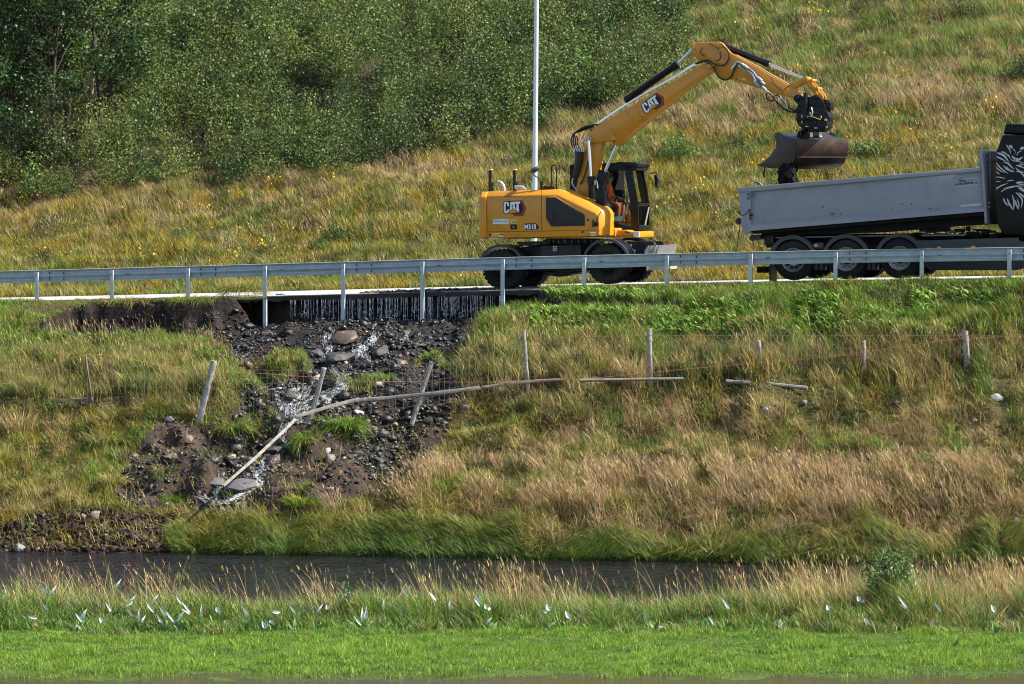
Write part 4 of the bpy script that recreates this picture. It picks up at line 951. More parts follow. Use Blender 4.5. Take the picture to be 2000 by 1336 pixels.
w = MB(); q = T2([(1912.6,293.4),(1916.5,294),(1921,327),(1927,437),(1923,437),(1915.7,325)]); w.prism(q, .0, TW); w.prism(T2([(1909,325),(1916,325),(1914,305),(1912.6,294)]), .0, .12); w.build('headboard', m_tip, body, bevel=.012)
w = MB(); a = T(1921,327); 
for z in (404, 396): b = T(1926, z); w.box(b[0]+.03, b[0]+.06, .1, TW-.1, b[2]-.015, b[2]+.015)
for z in (298, 312): b = T(1918.5, z); w.box(b[0]+.02, b[0]+.05, .4, TW-.4, b[2]-.02, b[2]+.02)
for yy in (.6, 1.9): b = T(1920, 320); w.box(b[0], b[0]+.06, yy, yy+.06, b[2]-1.2, b[2]+.3)
w.build('headboard_rib', m_tip, body)
w = MB(); q = T2([(1470,452),(1924,414.5),(1944,437.5),(1842,443),(1700,455),(1482,461)]); w.prism(q, .45, TW-.45); q = T2([(1466,451),(1923,413.5),(1924,420),(1467,457)]); w.prism(q, .12, TW-.12); w.build('subframe', m_tdk, body)
w = MB()
for k in range(9):
    x = 1500+k*48; q = T2([(x,449-(x-1466)*.08),(x+6,448.5-(x-1466)*.08),(x+5,456-(x-1466)*.08),(x+1,456-(x-1466)*.08)], TVV+.1); w.prism(q, .1, .5)
w.build('cross_member', m_tdk, body)
w = MB()
w.tube(smooth_path([T(1464,377), T(1459.5,388), T(1461,379)], 3), .016, 6); c = T(1462,379); w.cyl((c[0], -.03, c[2]), (c[0], .0, c[2]), .035, seg=10)
q = T2([(1459,389),(1470,376),(1472,378),(1462,391)]); w.prism(q, -.03, -.01)
w.tube(smooth_path([T(1473,357), T(1478,355.5), T(1484,358), T(1487,362)], 3), .025, 6); c = T(1480,358); w.cyl((c[0], .02, c[2]-.05), (c[0], .02, c[2]+.03), .035, seg=8)
c = T(1624,418); w.box(c[0]-.03, c[0]+.05, .02, .06, c[2]-.02, c[2]+.03)
w.build('body_bracket', mat('bracket_steel', (.14,.13,.13), rough=.6, metal=.3), body)
w = MB(); w.tube(smooth_path([T(1442,413), T(1448,420), T(1456,419), T(1462,411), T(1465,408)], 4), .02, 6); w.tube([T(1464.5,408), T(1465,430)], .02, 6); w.tube([T(1465.5,421), T(1470,420)], .02, 6)
w.tube(smooth_path([T(1445,430), T(1445,445), T(1441,470), T(1439,487)], 4), .01, 5); w.build('chain', m_tdk, body)
w = MB(); a = T(1443,432); w.cyl((a[0], .0, a[2]), (a[0], .12, a[2]), .08, seg=12); c = T(1466,465); w.cyl((c[0], .15, c[2]), (c[0], TW-.15, c[2]), .075, seg=16); c = T(1476,464); w.cyl((c[0], .15, c[2]), (c[0], .4, c[2]), .07, seg=14)
w.box(T(1482,466)[0], T(1500,466)[0], .5, TW-.5, T(1482,480)[2], T(1482,455)[2]); w.build('hinge_roller', m_bkt, body)
# lettering on the body
w = MB(); q = T2([(1863,350.5),(1910,345),(1912,361.5),(1865.5,366)]); w.prism(q, .046, .05, 0)
def tt(txt, p, q_, h, m, off=0.): a = T(*p, TVV+.05); b = T(*q_, TVV+.05); put_text(w, txt, (a[0], a[2]), (b[0], b[2]), h, .043, m, off)
tt('Leverandør', (1867,351.7), (1882.5,349.5), .03, 2); tt('OPPDAL', (1872,356.8), (1888.5,355.2), .058, 1, .03); tt('BILSERVICE', (1891,354.8), (1909.5,352.6), .05, 3, .0); tt('JO', (1866,357.5), (1870,357), .045, 3)
tt('MASKINENTREPRENØR', (1866,362.8), (1903,358.8), .055, 1, .03); tt('AS', (1905,359.2), (1910,358.6), .055, 1, .03)
LM = [mat('sticker_grey', (.33,.35,.42), rough=.4), mat('decal_navy', (.012,.014,.05), rough=.5), m_tdk, mat('faded_grey', (.16,.17,.22)), m_wht]
w.build('lettering', LM, body); w = MB()
tt('WWW.KROKELANDER.NO', (1877,404.6), (1917.5,400.8), .05, 0 if 0 else 4, .025)
w.build('lettering', LM, body)
# scratches and dents with a shape of their own
w = MB(); rr = random.Random(3)
for k in range(26):
    px = rr.uniform(1480, 1900); py = 366.5+9+(1914-px)*.083-8+rr.uniform(10, 60); c = T(px, py, TVV+.05); L = rr.uniform(.004, .02)
    w.add([(c[0]-L, .046, c[2]), (c[0], .046, c[2]-L*1.5), (c[0]+L, .046, c[2]), (c[0], .046, c[2]+L*1.5)], [(0,1,2,3)])
w.build('chipped_paint', m_tdk, body)
# wheels
for i, (px, py) in enumerate(((1548,547.7),(1652,546.3),(1756,544.6))):
    c = T(px, py)
    wheel(tr, c[0], c[2]+.49, .02, .30, .49, .285, lug=False, rim_m=m_grey if i == 0 else mat('steel_rim', (.45,.43,.41), rough=.4, metal=.5, dirt=(.15,.10,.07), dirt_amt=.6), steel=(i != 0))
    if i == 0:
        w = MB()
        for k in range(10):
            a = 2*math.pi*k/10; w.cyl((c[0]+.2*math.cos(a), .06, c[2]+.49+.2*math.sin(a)), (c[0]+.2*math.cos(a), .13, c[2]+.49+.2*math.sin(a)), .022, seg=10)
        w.build('wheel_bolt', m_blk, tr)
    wheel(tr, c[0], c[2]+.49, TW-.02, .30, .49, .285, face=1, lug=False, rim_m=m_grey, steel=False)
    if i: wheel(tr, c[0], c[2]+.49, .36, .28, .49, .285, lug=False); wheel(tr, c[0], c[2]+.49, TW-.36, .28, .49, .285, face=1, lug=False)
    w = MB(); w.cyl((c[0], .3, c[2]+.49), (c[0], TW-.3, c[2]+.49), .1, seg=14); w.build('axle', m_tdk, tr)
    guard(tr, c[0], c[2]+.49, .49+.055, 12, 168, .0, .6, m=m_grd, th=.045, lip=.09); guard(tr, c[0], c[2]+.49, .49+.055, 12, 168, TW-.6, TW, m=m_grd, th=.045)
fw = T(2042, 538); wheel(tr, fw[0], T(1756,544.6)[2]+.53, .02, .32, .49, .285, lug=False, rim_m=m_grey, steel=True); wheel(tr, fw[0], T(1756,544.6)[2]+.53, TW-.02, .32, .49, .285, face=1, lug=False, rim_m=m_grey, steel=True)
w = MB(); z0 = T(1756,544.6)[2]; x0 = T(1482,470)[0]; x1 = T(2120,470)[0]
for y in (.82, 1.58): w.box(x0, x1, y, y+.1, z0+.78, z0+1.05)
for k in range(9): x = x0+.3+k*.85; w.box(x, x+.1, .92, 1.58, z0+.82, z0+1.0)
w.box(x0+.1, x1-1.8, .3, 2.2, z0+.72, z0+.80)
ch = w.build('chassis', m_tdk, tr)
w = MB(); q = T2([(1515,463),(1748,459),(1748,461),(1515,465.5)], TVV+.3); w.prism(q, .28, .34); q = T2([(1800,458.5),(1885,457.5),(1885,460.5),(1800,461.5)], TVV+.3); w.prism(q, .28, .34); w.box(T(1835,452)[0], T(1945,452)[0], .6, .65, T(1835,456)[2], T(1835,454.5)[2])
w.build('side_rail', mat('dull_aluminium', (.16,.16,.15), rough=.6, metal=.3), tr)
rr = random.Random(5); w = MB()
for k in range(26):
    x = rr.uniform(1795, 1945); y = rr.uniform(449, 466); c = T(x, y, TVV+.6); w.box(c[0], c[0]+rr.uniform(.08,.35), .5, .7, c[2], c[2]+rr.uniform(.03,.12), 0)
for k in range(7):
    c = T(rr.uniform(1795,1930), rr.uniform(452,464), TVV+.5); w.box(c[0], c[0]+rr.uniform(.06,.2), .45, .5, c[2], c[2]+.02, 1)
for k in range(5): w.tube(smooth_path([T(1840+16*k,448,TVV+.5), T(1850+16*k,456,TVV+.5), T(1843+18*k,464,TVV+.5)], 3), .018, 5)
w.build('chassis_equipment', [m_tdk, mat('valve_brass', (.30,.26,.16), rough=.4, metal=.5)], tr, bevel=.01)
w = MB(); q = T2([(1791,474),(1800,472),(1985,468),(2000,472),(2000,524),(1985,528),(1815,528),(1800,515),(1797,490)]); 
for y in (0, TW-.1): w = MB(); w.prism(q, y, y+.1); w.build('side_skirt', m_skt, tr, bevel=.02)
w = MB(); q = T2([(1792,470),(1990,464),(1990,476),(1792,480)]); w.prism(q, -.02, .0); w.build('skirt_panel', m_skt, tr)
for a, b in ((1594,479.6),(1834.7,484),(1901.4,482.5)):
    w = MB(); c = T(a, b); w.box(c[0]-.05, c[0]+.05, -.05, .0, c[2]-.03, c[2]+.03); w.build('side_marker', m_amb, tr, bevel=.008)
w = MB(); w.box(T(1600,480)[0]-.12, T(1600,480)[0]+.1, .0, .3, T(1600,486)[2], T(1600,474)[2])
w.build('marker_bracket', m_skt, tr, bevel=.01)
for a in (1592, 1602, 1695, 1704): w = MB(); c = T(a, 520); w.box(c[0]-.045, c[0]+.045, .1, .5, c[2]-.1, c[2]+.2); w.build('mudguard_bracket', m_skt, tr, bevel=.01)
w = MB(); c = T(1504,534); 
for y in (0, TW-.55): w = MB(); w.box(c[0]-.02, c[0]+.02, y, y+.55, c[2]-.2, c[2]+.35); w.build('mudflap', m_blk, tr)
w = MB(); w.box(T(1476,521)[0], T(1494,521)[0], .1, .5, T(1476,533)[2], T(1476,521)[2]); w.box(T(1478,521)[0], T(1486,521)[0], .0, TW, T(1476,530)[2], T(1476,524)[2]); w.build('underrun_bar', m_tdk, tr, bevel=.01)
w = MB(); c = T(1815,488); 
for k in range(4): w.cyl((c[0]-.05+.035*k, -.03, c[2]+.02*(k % 2)), (c[0]-.05+.035*k, .0, c[2]+.02*(k % 2)), .03, seg=8)
w.build('clamp', m_grey, tr)
# truck cab
w = MB(); q = T2([(1957.5,263.8),(1946,295),(1945,394),(1948,437.5),(1956.5,455),(1962,459),(1996,459.5),(2003,462),(2018,452),(2042,448),(2066,452),(2082,465),(2088,490),(2120,492),(2126,420),(2118,330),(2102,264)]); w.prism(q, .0, TW)
tcab = w.build('cab', m_tblk, tr, bevel=.04, seg=3)
w = MB(); q = T2([(1962,241.8),(1957.5,262.5),(2102,263),(2086,248),(2060,243)]); w.prism(q, .08, TW-.08); w.build('roof_spoiler', m_tblk, tcab, bevel=.05, seg=3)
w = MB()
for pts in ([(1983.5,272),(1983,300),(1982.5,425),(1984,434),(1999,449)], [(1946.5,427),(1983,428)], [(2086,300),(2088,445)]):
    P_ = [T(a, b) for a, b in pts]; w.tube([(p[0], -.001, p[2]) for p in P_], .007, 4)
w.build('panel_gap', m_tdk, tcab)
w = MB(); q = T2([(2000,300),(2080,300),(2086,345),(2000,352)]); w.prism(q, -.003, .01); q = T2([(2104,270),(2119,332),(2121,352),(2119,352),(2116,332),(2101,272)]); w.prism(q, .1, TW-.1); w.build('cab_window', m_glass if 0 else mat('dark_glass', (.01,.012,.014), rough=.05), tcab)
def stroke(w, pts, wid, m=0, y=-.004):
    Q = smooth_path([(a, b, 0) for a, b in pts], 6); n = len(Q); L = []; Rr = []
    for i, p in enumerate(Q):
        t = (Q[min(i+1, n-1)]-Q[max(i-1, 0)]); t.normalize() if t.length else None; k = math.sin(math.pi*min(1, max(.04, i/(n-1)*.92+.06)))*wid*.5
        L.append((p.x-t.y*k, p.y+t.x*k)); Rr.append((p.x+t.y*k, p.y-t.x*k))
    PL = [T(1900+a/4.77, 220+b/4.77) for a, b in L]; PR = [T(1900+a/4.77, 220+b/4.77) for a, b in Rr]
    w.add([(p[0], y, p[2]) for p in PL]+[(p[0], y, p[2]) for p in PR], [(i, i+1, n+i+1, n+i) for i in range(n-1)], m)
w = MB()
for pts, wd in (([(312,298),(330,325),(345,350),(352,385)],12), ([(338,305),(356,318),(372,330)],26), ([(365,335),(388,348),(398,372),(388,395)],9), ([(412,402),(418,378),(438,362),(460,358)],9), ([(440,345),(462,330),(485,330)],26),
    ([(362,402),(395,430),(430,436),(470,410)],26), ([(346,425),(375,447),(420,455),(485,470)],9), ([(225,375),(262,385),(300,410),(335,460)],22), ([(220,408),(255,425),(312,455)],15), ([(262,365),(300,375),(335,410)],14), ([(300,380),(330,395),(352,430)],12),
    ([(285,462),(325,470),(355,500),(385,530)],16), ([(285,490),(315,525),(378,556)],13), ([(310,500),(345,535),(392,548)],12), ([(218,462),(255,512),(335,572)],13), ([(216,500),(245,535),(300,560)],10), ([(213,548),(232,560),(252,574)],10),
    ([(213,598),(260,604),(305,614)],10), ([(213,640),(240,641),(262,644)],7), ([(318,640),(350,632),(388,630)],10), ([(213,722),(222,705),(232,688)],8), ([(215,716),(262,682),(328,658)],12), ([(262,742),(310,706),(400,686),(485,684)],15),
    ([(284,794),(300,835),(332,872)],14), ([(318,800),(330,835),(336,868)],10), ([(322,800),(348,860),(378,908)],14), ([(368,765),(384,830),(380,905)],14), ([(395,812),(405,855),(424,902)],14), ([(412,800),(428,850),(426,900)],10), ([(398,740),(435,775),(462,820),(448,895)],15), ([(425,745),(460,770),(490,800)],14),
    ([(402,492),(440,498),(485,520)],16), ([(395,510),(430,540),(485,560)],12), ([(402,548),(440,552),(468,580),(485,612)],16), ([(400,652),(440,648),(485,650)],14), ([(425,700),(455,712),(490,745)],26), ([(405,655),(450,668),(490,668)],12), ([(430,478),(460,482),(490,490)],10),
    ([(490,420),(530,440),(560,480)],18), ([(490,700),(540,690),(590,720)],16), ([(500,560),(540,600),(590,610)],14), ([(500,780),(520,840),(515,900)],14), ([(540,760),(560,820),(555,880)],14)):
    stroke(w, pts, wd)
w.build('lion_artwork', mat('artwork_paint', (.50,.52,.56), rough=.5), tcab)

# ---------------------------------------------------------------- soil dropping out of the bucket into the tipper
w = MB(); rr = random.Random(9); yv = EV+1.25
m_soil = mat('wet_dark_soil', (.010,.008,.0065), rough=.85, noise=.5, spec=.2, nscale=14, bump=1., bscale=25)
def lump(w, c, r, m=0, sq=(1,1,1), seed=None, sub=1):
    bm = bmesh.new(); bmesh.ops.create_icosphere(bm, subdivisions=sub, radius=1.)
    vs = []; 
    for v in bm.verts:
        k = r*(1+rr.uniform(-.28,.22)); vs.append((c[0]+v.co.x*k*sq[0], c[1]+v.co.y*k*sq[1], c[2]+v.co.z*k*sq[2]))
    w.add(vs, [tuple(q.index for q in f.verts) for f in bm.faces], m); bm.free()
for k in range(150):
    py = rr.uniform(326, 368); hw = 12-max(0, (py-345))*.05; c = E(1539.5+rr.uniform(-hw, hw), py, yv); lump(w, (c[0], 1.25+rr.uniform(-.2,.2), c[2]), rr.uniform(.05,.11), sq=(1,1,1.5))
for k in range(60):
    py = rr.uniform(330, 372); c = E(1539.5+rr.gauss(0, 11), py, yv); lump(w, (c[0], 1.25+rr.uniform(-.25,.25), c[2]), rr.uniform(.012,.035))
so = w.build('falling_soil', m_soil, None); so.location = ex.location; so.rotation_euler = ex.rotation_euler
tag(so, 'dark wet soil dropping from the bucket into the tipper body', 'soil', kind='stuff')
w = MB()
for k in range(120):
    x = rr.uniform(1490, 1900); c = T(x, 374-(x-1442)*.083+22, TVV+1.25); lump(w, (c[0], rr.uniform(.4, TW-.4), c[2]-.25+.2*math.exp(-((x-1540)/70)**2)), rr.uniform(.15,.35), sq=(1.3,1.2,.6))
so = w.build('soil_load', m_soil, None); so.location = tr.location; so.rotation_euler = tr.rotation_euler
tag(so, 'heap of dark soil lying inside the tipper body', 'soil', kind='stuff')

# ---------------------------------------------------------------- washed-out bank: fence, planks, rope, stones, stream
m_wood = mat('weathered_wood', (.19,.175,.16), rough=.85, noise=.3, nscale=9, dirt=(.10,.08,.07), dirt_amt=.6, dscale=4, bump=.5, bscale=30)
m_wood2 = mat('brown_wet_wood', (.16,.125,.105), rough=.8, noise=.35, nscale=9, dirt=(.04,.03,.025), dirt_amt=.6, dscale=4, bump=.5, bscale=30)
m_wire = mat('rusty_wire', (.20,.17,.15), rough=.6, metal=.3)
yf0 = 91.5
fence = empty('wire_fence', at(1268, 716, 91.3)); fb = Vector(fence.location)
tag(fence, 'sheep fence of grey wooden posts and rusty wire netting, sagging and leaning across the washout', 'fence')
def post(top, bot, Y, wpx, name='post', m=None, taper=1., yt=None, round_=False):
    a = Vector(at(*bot, Y)); b = Vector(at(*top, Y if yt is None else yt)); d = (b-a).normalized(); a = a-d*.3
    r = wpx/2/F*Y; w = MB()
    if round_: w.cyl(a-fb, b-fb, r*1.05, r*.95, seg=10)
    else:
        s1 = d.cross(Vector((0,1,0))).normalized(); s2 = s1.cross(d); n = 9; rr = random.Random(int(top[0])); vs = []
        for k in range(n):
            c = a+(b-a)*k/(n-1)-fb; q = r*(1+rr.uniform(-.08,.08)); u_, v_ = s1*q, s2*q*.8; sk = Vector((0,0,rr.uniform(-.02,.03))) if k == n-1 else Vector()
            vs += [c+u_*1.0+v_*.7, c+u_*.6+v_, c-u_*.6+v_+sk, c-u_+v_*.6+sk, c-u_-v_*.6+sk, c-u_*.5-v_, c+u_*.6-v_, c+u_-v_*.6]
        fs = [(k*8+i, k*8+(i+1) % 8, k*8+8+(i+1) % 8, k*8+8+i) for k in range(n-1) for i in range(8)]+[tuple(range(7, -1, -1)), tuple(range(8*n-8, 8*n))]
        w.add(vs, fs)
    return w.build(name, m or m_wood, fence, angle=50)
POSTS = [((418,705),(385,838),92.0,12,None),((633,719),(601,838),91.3,9.5,None),((843,706),(812,804),91.2,9,None),((1023,646),(1030,742),91.6,7,None),((1268,641),(1270,735),91.4,9,None),
         ((1481,666),(1485,744),91.2,9,None),((1687,667),(1689,742),91.1,7,None),((1885,646),(1890,740),90.8,11,None),((2110,650),(2112,745),90.6,10,None),((-60,700),(-55,790),94.6,8,None)]
m_post = mat('pale_weathered_post', (.34,.32,.30), rough=.85, noise=.25, nscale=9, dirt=(.14,.11,.09), dirt_amt=.6, dscale=4, bump=.5, bscale=30)
for t_, b_, Y, wd, m in POSTS: post(t_, b_, Y, wd, m=m_post)
post((167,696),(180,784),93.4,4,m=m_wood2,round_=True)
WR = [(-60,705,94.6),(170,712,93.4),(416,722,92),(560,727,91.6),(630,729,91.3),(725,722,91.2),(838,709,91.2),(930,690,91.4),(1024,662,91.6),(1268,655,91.4),(1481,656,91.2),(1687,656,91.1),(1885,655,90.8),(2110,654,90.6)]
def wpt(px, off, jit=0):
    x = np.interp(px, [a[0] for a in WR], [a[1] for a in WR])+off; Y = np.interp(px, [a[0] for a in WR], [a[2] for a in WR]); return Vector(at(px, float(x), float(Y)-.06))-fb
w = MB(); rr = random.Random(4)
for off in (0, 12, 25, 39, 54, 70, 84):
    for x0 in range(-60, 2110, 70): w.tube([wpt(x0+10*k, off+rr.uniform(-.6,.6)+(4*math.sin(x0*.02+off) if 440 < x0 < 1000 else 0)) for k in range(8)], .0042 if off else .006, 3)
for px in range(-55, 2110, 12):
    dx = rr.uniform(-3, 3); w.tube([wpt(px, 0), wpt(px+dx*.5, 25), wpt(px+dx, 54), wpt(px+dx*1.2, 84)], .0036, 3)
w.build('wire_netting', m_wire, fence)
w = MB(); pts = [(470,727),(520,730),(600,736),(700,744),(850,746),(960,746),(1060,742),(1150,739),(1250,730),(1350,720),(1480,709),(1560,703),(1680,689),(1780,674),(1885,661),(2000,657),(2110,655)]
P_ = [Vector(at(a, b, 91.1-(a-400)*.0003)) for a, b in pts]; o0 = P_[0].copy(); w.tube([p-o0 for p in smooth_path(P_, 6)], .0052, 5); ro = w.build('rope', mat('orange_twine', (.36,.13,.07), rough=.7), None); ro.location = o0
tag(ro, 'orange twine strung along the sagging fence above the fallen planks', 'rope')
w = MB(); P_ = [Vector(at(a, b, 93.2)) for a, b in ((-40,752),(40,745),(110,712),(190,692),(330,716),(420,724),(478,728))]; o0 = P_[0].copy(); w.tube([p-o0 for p in smooth_path(P_, 6)], .006, 5); ro = w.build('rope', mat('faded_twine', (.42,.22,.08), rough=.7), None); ro.location = o0
tag(ro, 'faded orange twine hanging in the tall grass left of the leaning posts', 'rope')
def plank(pts, wpx, label, m, thick=.05, Y=None, round_=False):
    P_ = [Vector(at(*p[:2], p[2])) for p in pts]; o0 = P_[0].copy(); w = MB(); n = len(P_); Q = []
    for i in range(n-1):
        for k in range(5): Q.append(P_[i]+(P_[i+1]-P_[i])*k/5)
    Q.append(P_[-1]); rr = random.Random(int(pts[0][0])); h = wpx/2/F*P_[0].y
    if round_: w.tube([q-o0 for q in Q], [h*(1+rr.uniform(-.08,.08)) for q in Q], 8)
    else:
        vs = []
        for i, q in enumerate(Q):
            d = (Q[min(i+1, len(Q)-1)]-Q[max(i-1, 0)]).normalized(); up = Vector((-d.z, 0, d.x)).normalized(); up = up if up.z > 0 else -up
            hh = h*(1+rr.uniform(-.07,.07)); c = q-o0; f = Vector((0,-1,0))
            vs += [c-up*hh+f*thick, c+up*hh*.9+f*thick, c+up*hh-f*0, c-up*hh-f*0]
        m_ = len(Q); fs = [(i*4+k, i*4+(k+1) % 4, i*4+4+(k+1) % 4, i*4+4+k) for i in range(m_-1) for k in range(4)]+[(0,1,2,3), (4*m_-1, 4*m_-2, 4*m_-3, 4*m_-4)]
        w.add(vs, fs)
    o = w.build('fence_rail', m, None, bevel=.008 if not round_ else 0, angle=40); o.location = o0; tag(o, label, 'wooden rail', 'fallen wooden rails'); return o
plank([(437,948,87.6),(500,893,88.6),(560,836,89.7),(582,813,90.2)], 6.5, 'long pale wooden rail slanting down the stream bed beside the slate slabs', m_wood)
plank([(578,814,90.1),(640,795,90.4),(690,782,90.7),(770,776,90.8),(850,768,90.8),(938,757,90.9)], 7, 'grey wooden rail bent across the washout below the leaning posts', m_wood)
plank([(940,757,90.9),(1000,748,91),(1050,744,91.1),(1100,741,91.1)], 6, 'short brownish wooden rail right of the washout with twine over it', m_wood2)
plank([(1131,743,91.0),(1230,741,91),(1335,740,90.9)], 6, 'grey wooden rail lying in grass below the fourth and fifth upright posts', m_wood, round_=True)
plank([(1418,745,90.9),(1500,750,90.7),(1577,758,90.5)], 8, 'pale round wooden rail lying in the grass on the right with its end free', m_wood, round_=True)
plank([(1938,744,90.4),(1990,745,90.4),(2060,747,90.4)], 9, 'grey board along the fence foot at the right edge', m_wood)
plank([(-30,787,94.1),(100,783,93.8),(245,778,93.4)], 7, 'long dark wooden rail low in the grass on the left', m_wood2)

# stones
def stone_mesh(name, size, m, seed, flat=.7, ang=False):
    bm = bmesh.new(); bmesh.ops.create_icosphere(bm, subdivisions=3, radius=1.); r_ = random.Random(seed); off = r_.uniform(0, 99)
    pl = [(Vector((r_.uniform(-1,1), r_.uniform(-1,1), r_.uniform(-1,1))).normalized(), r_.uniform(.55,.85)) for _ in range(14 if ang else 7)]
    for v in bm.verts:
        c = v.co.copy()
        for n_, d_ in pl:
            e = c.dot(n_)-d_
            if e > 0: c -= n_*e*(.95 if ang else .6)
        k = 1+.03*r_.uniform(-1,1)+.06*math.sin(c.x*5+off)+.05*math.sin(c.y*7+off*2); v.co = Vector((c.x*size[0], c.y*size[1], c.z*size[2]*flat))*k
    me = bpy.data.meshes.new(name); bm.to_mesh(me); bm.free(); me.materials.append(m); me.polygons.foreach_set('use_smooth', np.ones(len(me.polygons), bool)); me.set_sharp_from_angle(angle=math.radians(14)); return me
m_st = {'white': mat('pale_stone', (.38,.38,.38), rough=.8, noise=.2, bump=.4, dirt=(.2,.19,.17), dirt_amt=.7), 'grey': mat('grey_stone', (.17,.16,.16), rough=.75, noise=.3, bump=.5, dirt=(.1,.1,.08), dirt_amt=.7),
        'dark': mat('wet_slate', (.028,.028,.031), rough=.7, noise=.4, bump=.4, dirt=(.09,.075,.06), dirt_amt=.6), 'brown': mat('brown_stone', (.085,.058,.045), rough=.5, noise=.3, bump=.5), 'slab': mat('slate_slab', (.10,.10,.105), rough=.5, noise=.15, bump=.2)}
STONES = [(1495,801,10,'white','small round white stone in green grass below the fallen round rail'),(1948,778,17,'white','large pale stone near the right edge below the fence board'),(1903,820,8,'white','small white stone below the large pale stone on the right'),
 (1905,960,11,'white','white pebble low on the right bank'),(1570,789,14,'grey','flat brownish grey stone right of the round white one'),(1577,940,15,'grey','tall grey stone half hidden in the grass mid right'),(1520,790,7,'grey','small dull stone between the white and the flat grey stone'),
 (908,796,12,'grey','rounded pinkish grey stone at the right rim of the washout below the bent rail'),(330,820,13,'white','white stone on top of the brown earth heap left'),(1030-290,752,12,'white','whitish rock under the twine between the two right leaning posts'),(1842,945,10,'grey','dark grey stone low in the grass on the right'),
 (1985,1018,12,'grey','grey stone by the right edge just above the reeds'),(1752,786,6,'white','tiny pale stone below the third right fence post'),(1440,790,8,'grey','pinkish stone left of the round white stone'),(700,807,12,'white','pale flat stone under the bent rail in mid washout'),
 (780,708,15,'brown','brown boulder in the stream right of the mossy clump'),(850,752,12,'grey','grey rock at the foot of the third leaning post'),(880,783,11,'grey','light stone right of the third leaning post'),(620,692,19,'dark','dark slab of asphalt tipped up beside the left rivulet'),(672,664,32,'brown','large reddish brown boulder under the dripping edge'),
 (745,688,26,'dark','big black rock between the two rivulets'),(660,700,30,'dark','broad black block of broken asphalt above the second leaning post'),(522,652,12,'brown','orange brown stone left below the hanging rail post'),(565,648,10,'brown','rusty stone at the foot of the first hanging post'),
 (545,882,26,'dark','wet dark boulder beside the lower rail'),(530,868,24,'brown','rounded brown boulder left of the lower rail'),(810,820,18,'dark','dark round rock at the foot of the third leaning post'),(838,822,18,'dark','black boulder by the earth bank right of the washout'),(700,887,20,'dark','dark flat rock below the grass tuft in the washout'),
 (335,895,20,'brown','brown clod of stone in the earth heap on the left'),(365,857,15,'brown','small brown block high on the left earth heap'),(645,955,13,'grey','grey cobble on the lower mud slope'),(205,1024,12,'grey','grey stone on the mud by the left shore'),(40,1072,18,'grey','grey rock at the waterline far left'),(640,880,10,'white','pale stone just below the grass tuft'),
 (725,800,9,'grey','small rounded grey cobble beside the bent rail'),(568,775,22,'dark','dark rock parting the white water left of the second post'),(770,830,12,'grey','grey cobble amid rubble in front of the dark round rocks')]
for k, (px, py, r, kind, lab) in enumerate(STONES):
    p = ground_at(px, py+r*.3, 70, 110); R_ = r/F*p[1]; me = stone_mesh('stone', (R_*rnd.uniform(.9,1.15), R_*.8, R_), m_st[kind], 100+k, .62, k % 3 > 0 or kind in ('dark', 'brown'))
    o = bpy.data.objects.new('stone', me); COL.objects.link(o); o.location = (p[0], p[1]+R_*.3, p[2]+R_*.25); o.rotation_euler = (rnd.uniform(-.3,.3), rnd.uniform(-.35,.35), rnd.uniform(0, 6)); tag(o, lab, 'stone', 'loose stones on the bank')
for px, py, wx, pts, lab in ((478,950,0,[(-38,-4),(-8,-14),(22,-9),(24,4),(-6,14),(-32,8)],'large flat slate slab lying in the water right of the rail foot'),(422,945,0,[(-26,-4),(6,-10),(16,-6),(14,8),(-10,6)],'smaller slate slab left of the rail foot')):
    p = ground_at(px, py, 70, 110); w = MB(); top = []
    for a, b in pts: q = Vector(at(px+a, py+b, float(p[1])))-Vector(p); top.append(Vector((q.x, -q.z*-.0+q.z*1.5, q.z*.75)))
    n = len(top); w.add([tuple(t+Vector((0, -.05, .06))) for t in top]+[tuple(t+Vector((0, .03, -.03))) for t in top], [tuple(range(n)), tuple(range(2*n-1, n-1, -1))]+[(i, (i+1) % n, n+(i+1) % n, n+i) for i in range(n)])
    o = w.build('slate_slab', m_st['slab'], None, bevel=.01); o.location = p; tag(o, lab, 'stone slab')

# rubble: thousands of cobbles nobody could count
def ico(sub=1):
    bm = bmesh.new(); bmesh.ops.create_icosphere(bm, subdivisions=sub, radius=1.); v = np.array([q.co[:] for q in bm.verts]); f = np.array([[q.index for q in g.verts] for g in bm.faces]); bm.free(); return v, f
IV, IF = ico(1)
def scatter_lumps(name, pos, R, tint, m, squash=.6, rough=.42):
    n = len(pos); nv = len(IV); D = IV[None]*(1+rng.uniform(-rough, rough, (n, nv, 1)))
    a = rng.uniform(0, 6.28, n); t = rng.uniform(-.9, .9, n); sx = rng.uniform(.7, 1.3, n); sz = rng.uniform(squash*.6, squash*1.2, n)
    D = D*np.stack([sx, np.ones(n), sz], -1)[:, None]
    ca, sa = np.cos(t)[:, None], np.sin(t)[:, None]; X = D[..., 0]*ca-D[..., 2]*sa; Z = D[..., 0]*sa+D[..., 2]*ca; Y = D[..., 1]
    ca, sa = np.cos(a)[:, None], np.sin(a)[:, None]; X, Y = X*ca-Y*sa, X*sa+Y*ca
    V = np.stack([X, Y, Z], -1)*R[:, None, None]+pos[:, None]
    Ft = (IF[None]+(np.arange(n)*nv)[:, None, None]).reshape(-1, 3)
    return raw_mesh(name, V.reshape(-1, 3), Ft=Ft, m=m, tint=np.repeat(tint, nv, 0))
